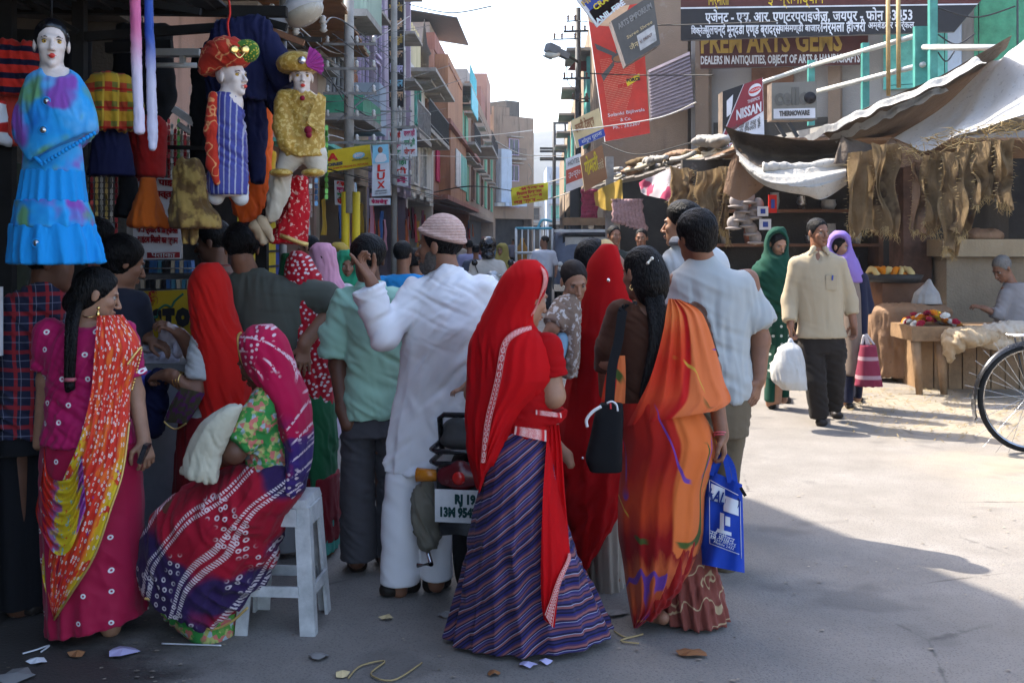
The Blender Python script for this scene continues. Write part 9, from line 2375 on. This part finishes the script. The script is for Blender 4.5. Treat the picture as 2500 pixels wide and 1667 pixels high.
# ------------------------------------------------------------------ overhead wires
WIREM = plain('cable_black', (.018,.018,.018),.6); WIREL = plain('cable_pale', (.42,.40,.37),.5)
def wire(pts,m,r): b = MB(); b.tube(catmull([P(*p) for p in pts],24),r,4,cap=False); return tag(b.build('cable', m,None,P(*pts[0])),None)
wl = [((690,95,14),(820,60,20),(1000,8,27),0),((690,60,14),(800,95,20),(990,60,27),0),((720,60,13),(850,130,20),(1000,40,27),1),((700,150,12),(860,95,20),(985,130,27),0),((700,130,12),(840,140,20),(985,118,27),0),((820,210,16),(960,245,26),(1140,190,45),0),((860,265,16),(960,205,26),(1100,160,45),0),((800,330,15),(1000,345,26),(1300,320,60),1),((1005,345,26),(1200,330,45),(1300,318,60),1),((860,375,16),(1100,382,40),(1350,388,62),1),((1210,345,50),(1280,378,58),(1380,380,62),1),((1000,12,27),(1100,32,26),(1200,16,25),0),((1290,400,50),(1300,420,50),(1292,438,50),1),((1338,446,44),(1390,430,35),(1460,400,21),1),((1340,486,44),(1390,470,35),(1440,440,21),1),((1395,320,22),(1600,290,21),(1700,250,20),1),((1412,52,23.8),(1600,62,22),(1900,54,20),0),((1440,180,22),(1560,184,22),(1740,184,20),0),((1470,350,20),(1560,378,19),(1700,345,17),0),((790,410,15),(900,440,16),(962,452,24),0),((850,300,15.8),(900,320,18),(962,300,24),0),((850,250,15.8),(905,285,18),(962,270,24),0),((1250,466,44),(1150,455,40),(1060,470,45),0),((692,88,7.5),(730,130,9),(850,240,15.8),0),((665,32,7.5),(740,90,9),(850,262,15.8),0),((790,60,7.5),(850,60,12),(962,150,24),0)]
for k,(a,b_,c,pal) in enumerate(wl): tag(wire((a,b_,c),WIREL if pal else WIREM,.006 * a[2] / 14 + .004),('pale sunlit' if pal else 'black') + ' overhead cable ' + ('from the lamp pole by the stall' if a[0] < 700 else 'between the left poles and the black banner' if b_[0] < 960 else 'sagging along the left houses' if b_[0] < 1130 else 'near the yellow banner' if b_[0] < 1400 else 'over the right boards'), 'cable', 'overhead cables')
r_ = random.Random(31)
for k in range(16):
 a = (r_.uniform(700,860),r_.uniform(60,300),r_.uniform(13,16)); c = (r_.uniform(960,1090),r_.uniform(20,330),r_.uniform(25,42)); m_ = ((a[0] + c[0]) / 2,(a[1] + c[1]) / 2 + r_.uniform(8,45),20)
 tag(wire((a,m_,c),WIREM,.006), 'thin dark cable in the tangle before the left houses', 'cable', 'tangled cables before the left houses')
# ------------------------------------------------------------------ litter on the near ground
b = MB(); r_ = random.Random(6)
for k in range(900):
 y = 3.3 + 3.4 * r_.random() ** 1.4; x = r_.uniform(-1,1) * .47 * y
 if r_.random() > (1.0 if x < -.25 * y else .35): continue
 p = Vector((x,y,.006)); q = r_.uniform(0,6.3); s_ = r_.uniform(.002,.011); b.add([p + Vector((math.cos(q + i * 1.57) * s_ * (1 + .5 * (i % 2)),math.sin(q + i * 1.57) * s_,r_.uniform(-.001,.002))) for i in range(4)],[(0,1,2,3)])
b.build('litter', plain('litter_scraps', (.26,.22,.17),.9,var=.7,scale=25),None,(0,4.5,0),kind='stuff')
for k,(px,py,s_,m_,lb) in enumerate(((300,1595,.055, 'lilac', 'torn grey paper lying right of the dark wet patch'),(190,1600,.035, 'brown', 'brown leaf scrap on the dark wet patch'),(90,1618,.03, 'white', 'small pinkish paper at the lower left'),(780,1607,.04, 'grey', 'grey torn paper below the white stool'),(945,1512,.03, 'cream', 'folded paper scrap behind the striped skirt'),(1085,1505,.028, 'grey', 'small folded paper at the hem of the striped skirt'),(1290,1628,.03, 'lilac', 'left pale torn paper at the bottom middle'),(1332,1620,.03, 'lilac', 'right pale torn paper at the bottom middle'),(1205,1648,.028, 'brown', 'brown dry leaf at the bottom middle'),(1505,1500,.05, 'grey', 'flattened dark paper between the two saris'),(1690,1600,.05, 'brown', 'crushed brown leaf cup at the lower right'),(835,1650,.03, 'cream', 'cream paper shred at the bottom edge'),(40,1655,.07, 'grey', 'crumpled pale plastic at the bottom left corner'))):
 p = gp(None,px,py) if False else Vector((*(P(px,py,GY(py)).xy),.004)); r0 = random.Random(k); n_ = 9
 b = MB(); ctr = p + Vector((0,0,.018)); ring = [p + Vector((math.cos(i * 6.283 / n_) * s_ * r0.uniform(.7,1.3),math.sin(i * 6.283 / n_) * s_ * r0.uniform(.6,1.1),r0.uniform(0,.014))) for i in range(n_)]
 b.add([ctr] + ring,[(0,i + 1,(i + 1) % n_ + 1) for i in range(n_)]); tag(b.build('paper_scrap', K[m_],None,p),lb, 'litter')
for k,(pts,lb) in enumerate((([(395,1575),(540,1580)], 'white drinking straw lying in front of the seated woman'),([(850,1660),(880,1630),(940,1618),(905,1650),(960,1665),(1030,1622)], 'loose looping twine on the ground at the bottom'),([(1500,1545),(1530,1560),(1570,1552),(1515,1568),(1560,1575)], 'tangled dry straw behind the orange sari'),([(55,1600),(90,1590),(120,1580),(100,1596)], 'knotted white string at the lower left'))):
 b = MB(); b.tube([q + Vector((0,0,.004)) for q in catmull([Vector((*(P(x,y,GY(y)).xy),.004)) for x,y in pts],24)],.0035,5); tag(b.build('twine', K['white'] if k in (0,3) else STRAW,None,Vector((*(P(*pts[0],GY(pts[0][1])).xy),0))),lb, 'litter')
# ------------------------------------------------------------------ dusty air
t = T('dusty_air'); t.t.nodes.remove(t.b)
pv = t.n('VolumePrincipled', {'Color': (.80,.86,.95,1), 'Density': .0007, 'Anisotropy': .2})
t.t.links.new(pv.outputs[0],t.t.nodes['Material Output'].inputs['Volume'])
b = MB(); b.box((0,360,30.5),(1700,1800,64)); tag(b.build('haze', t.m),kind='stuff')
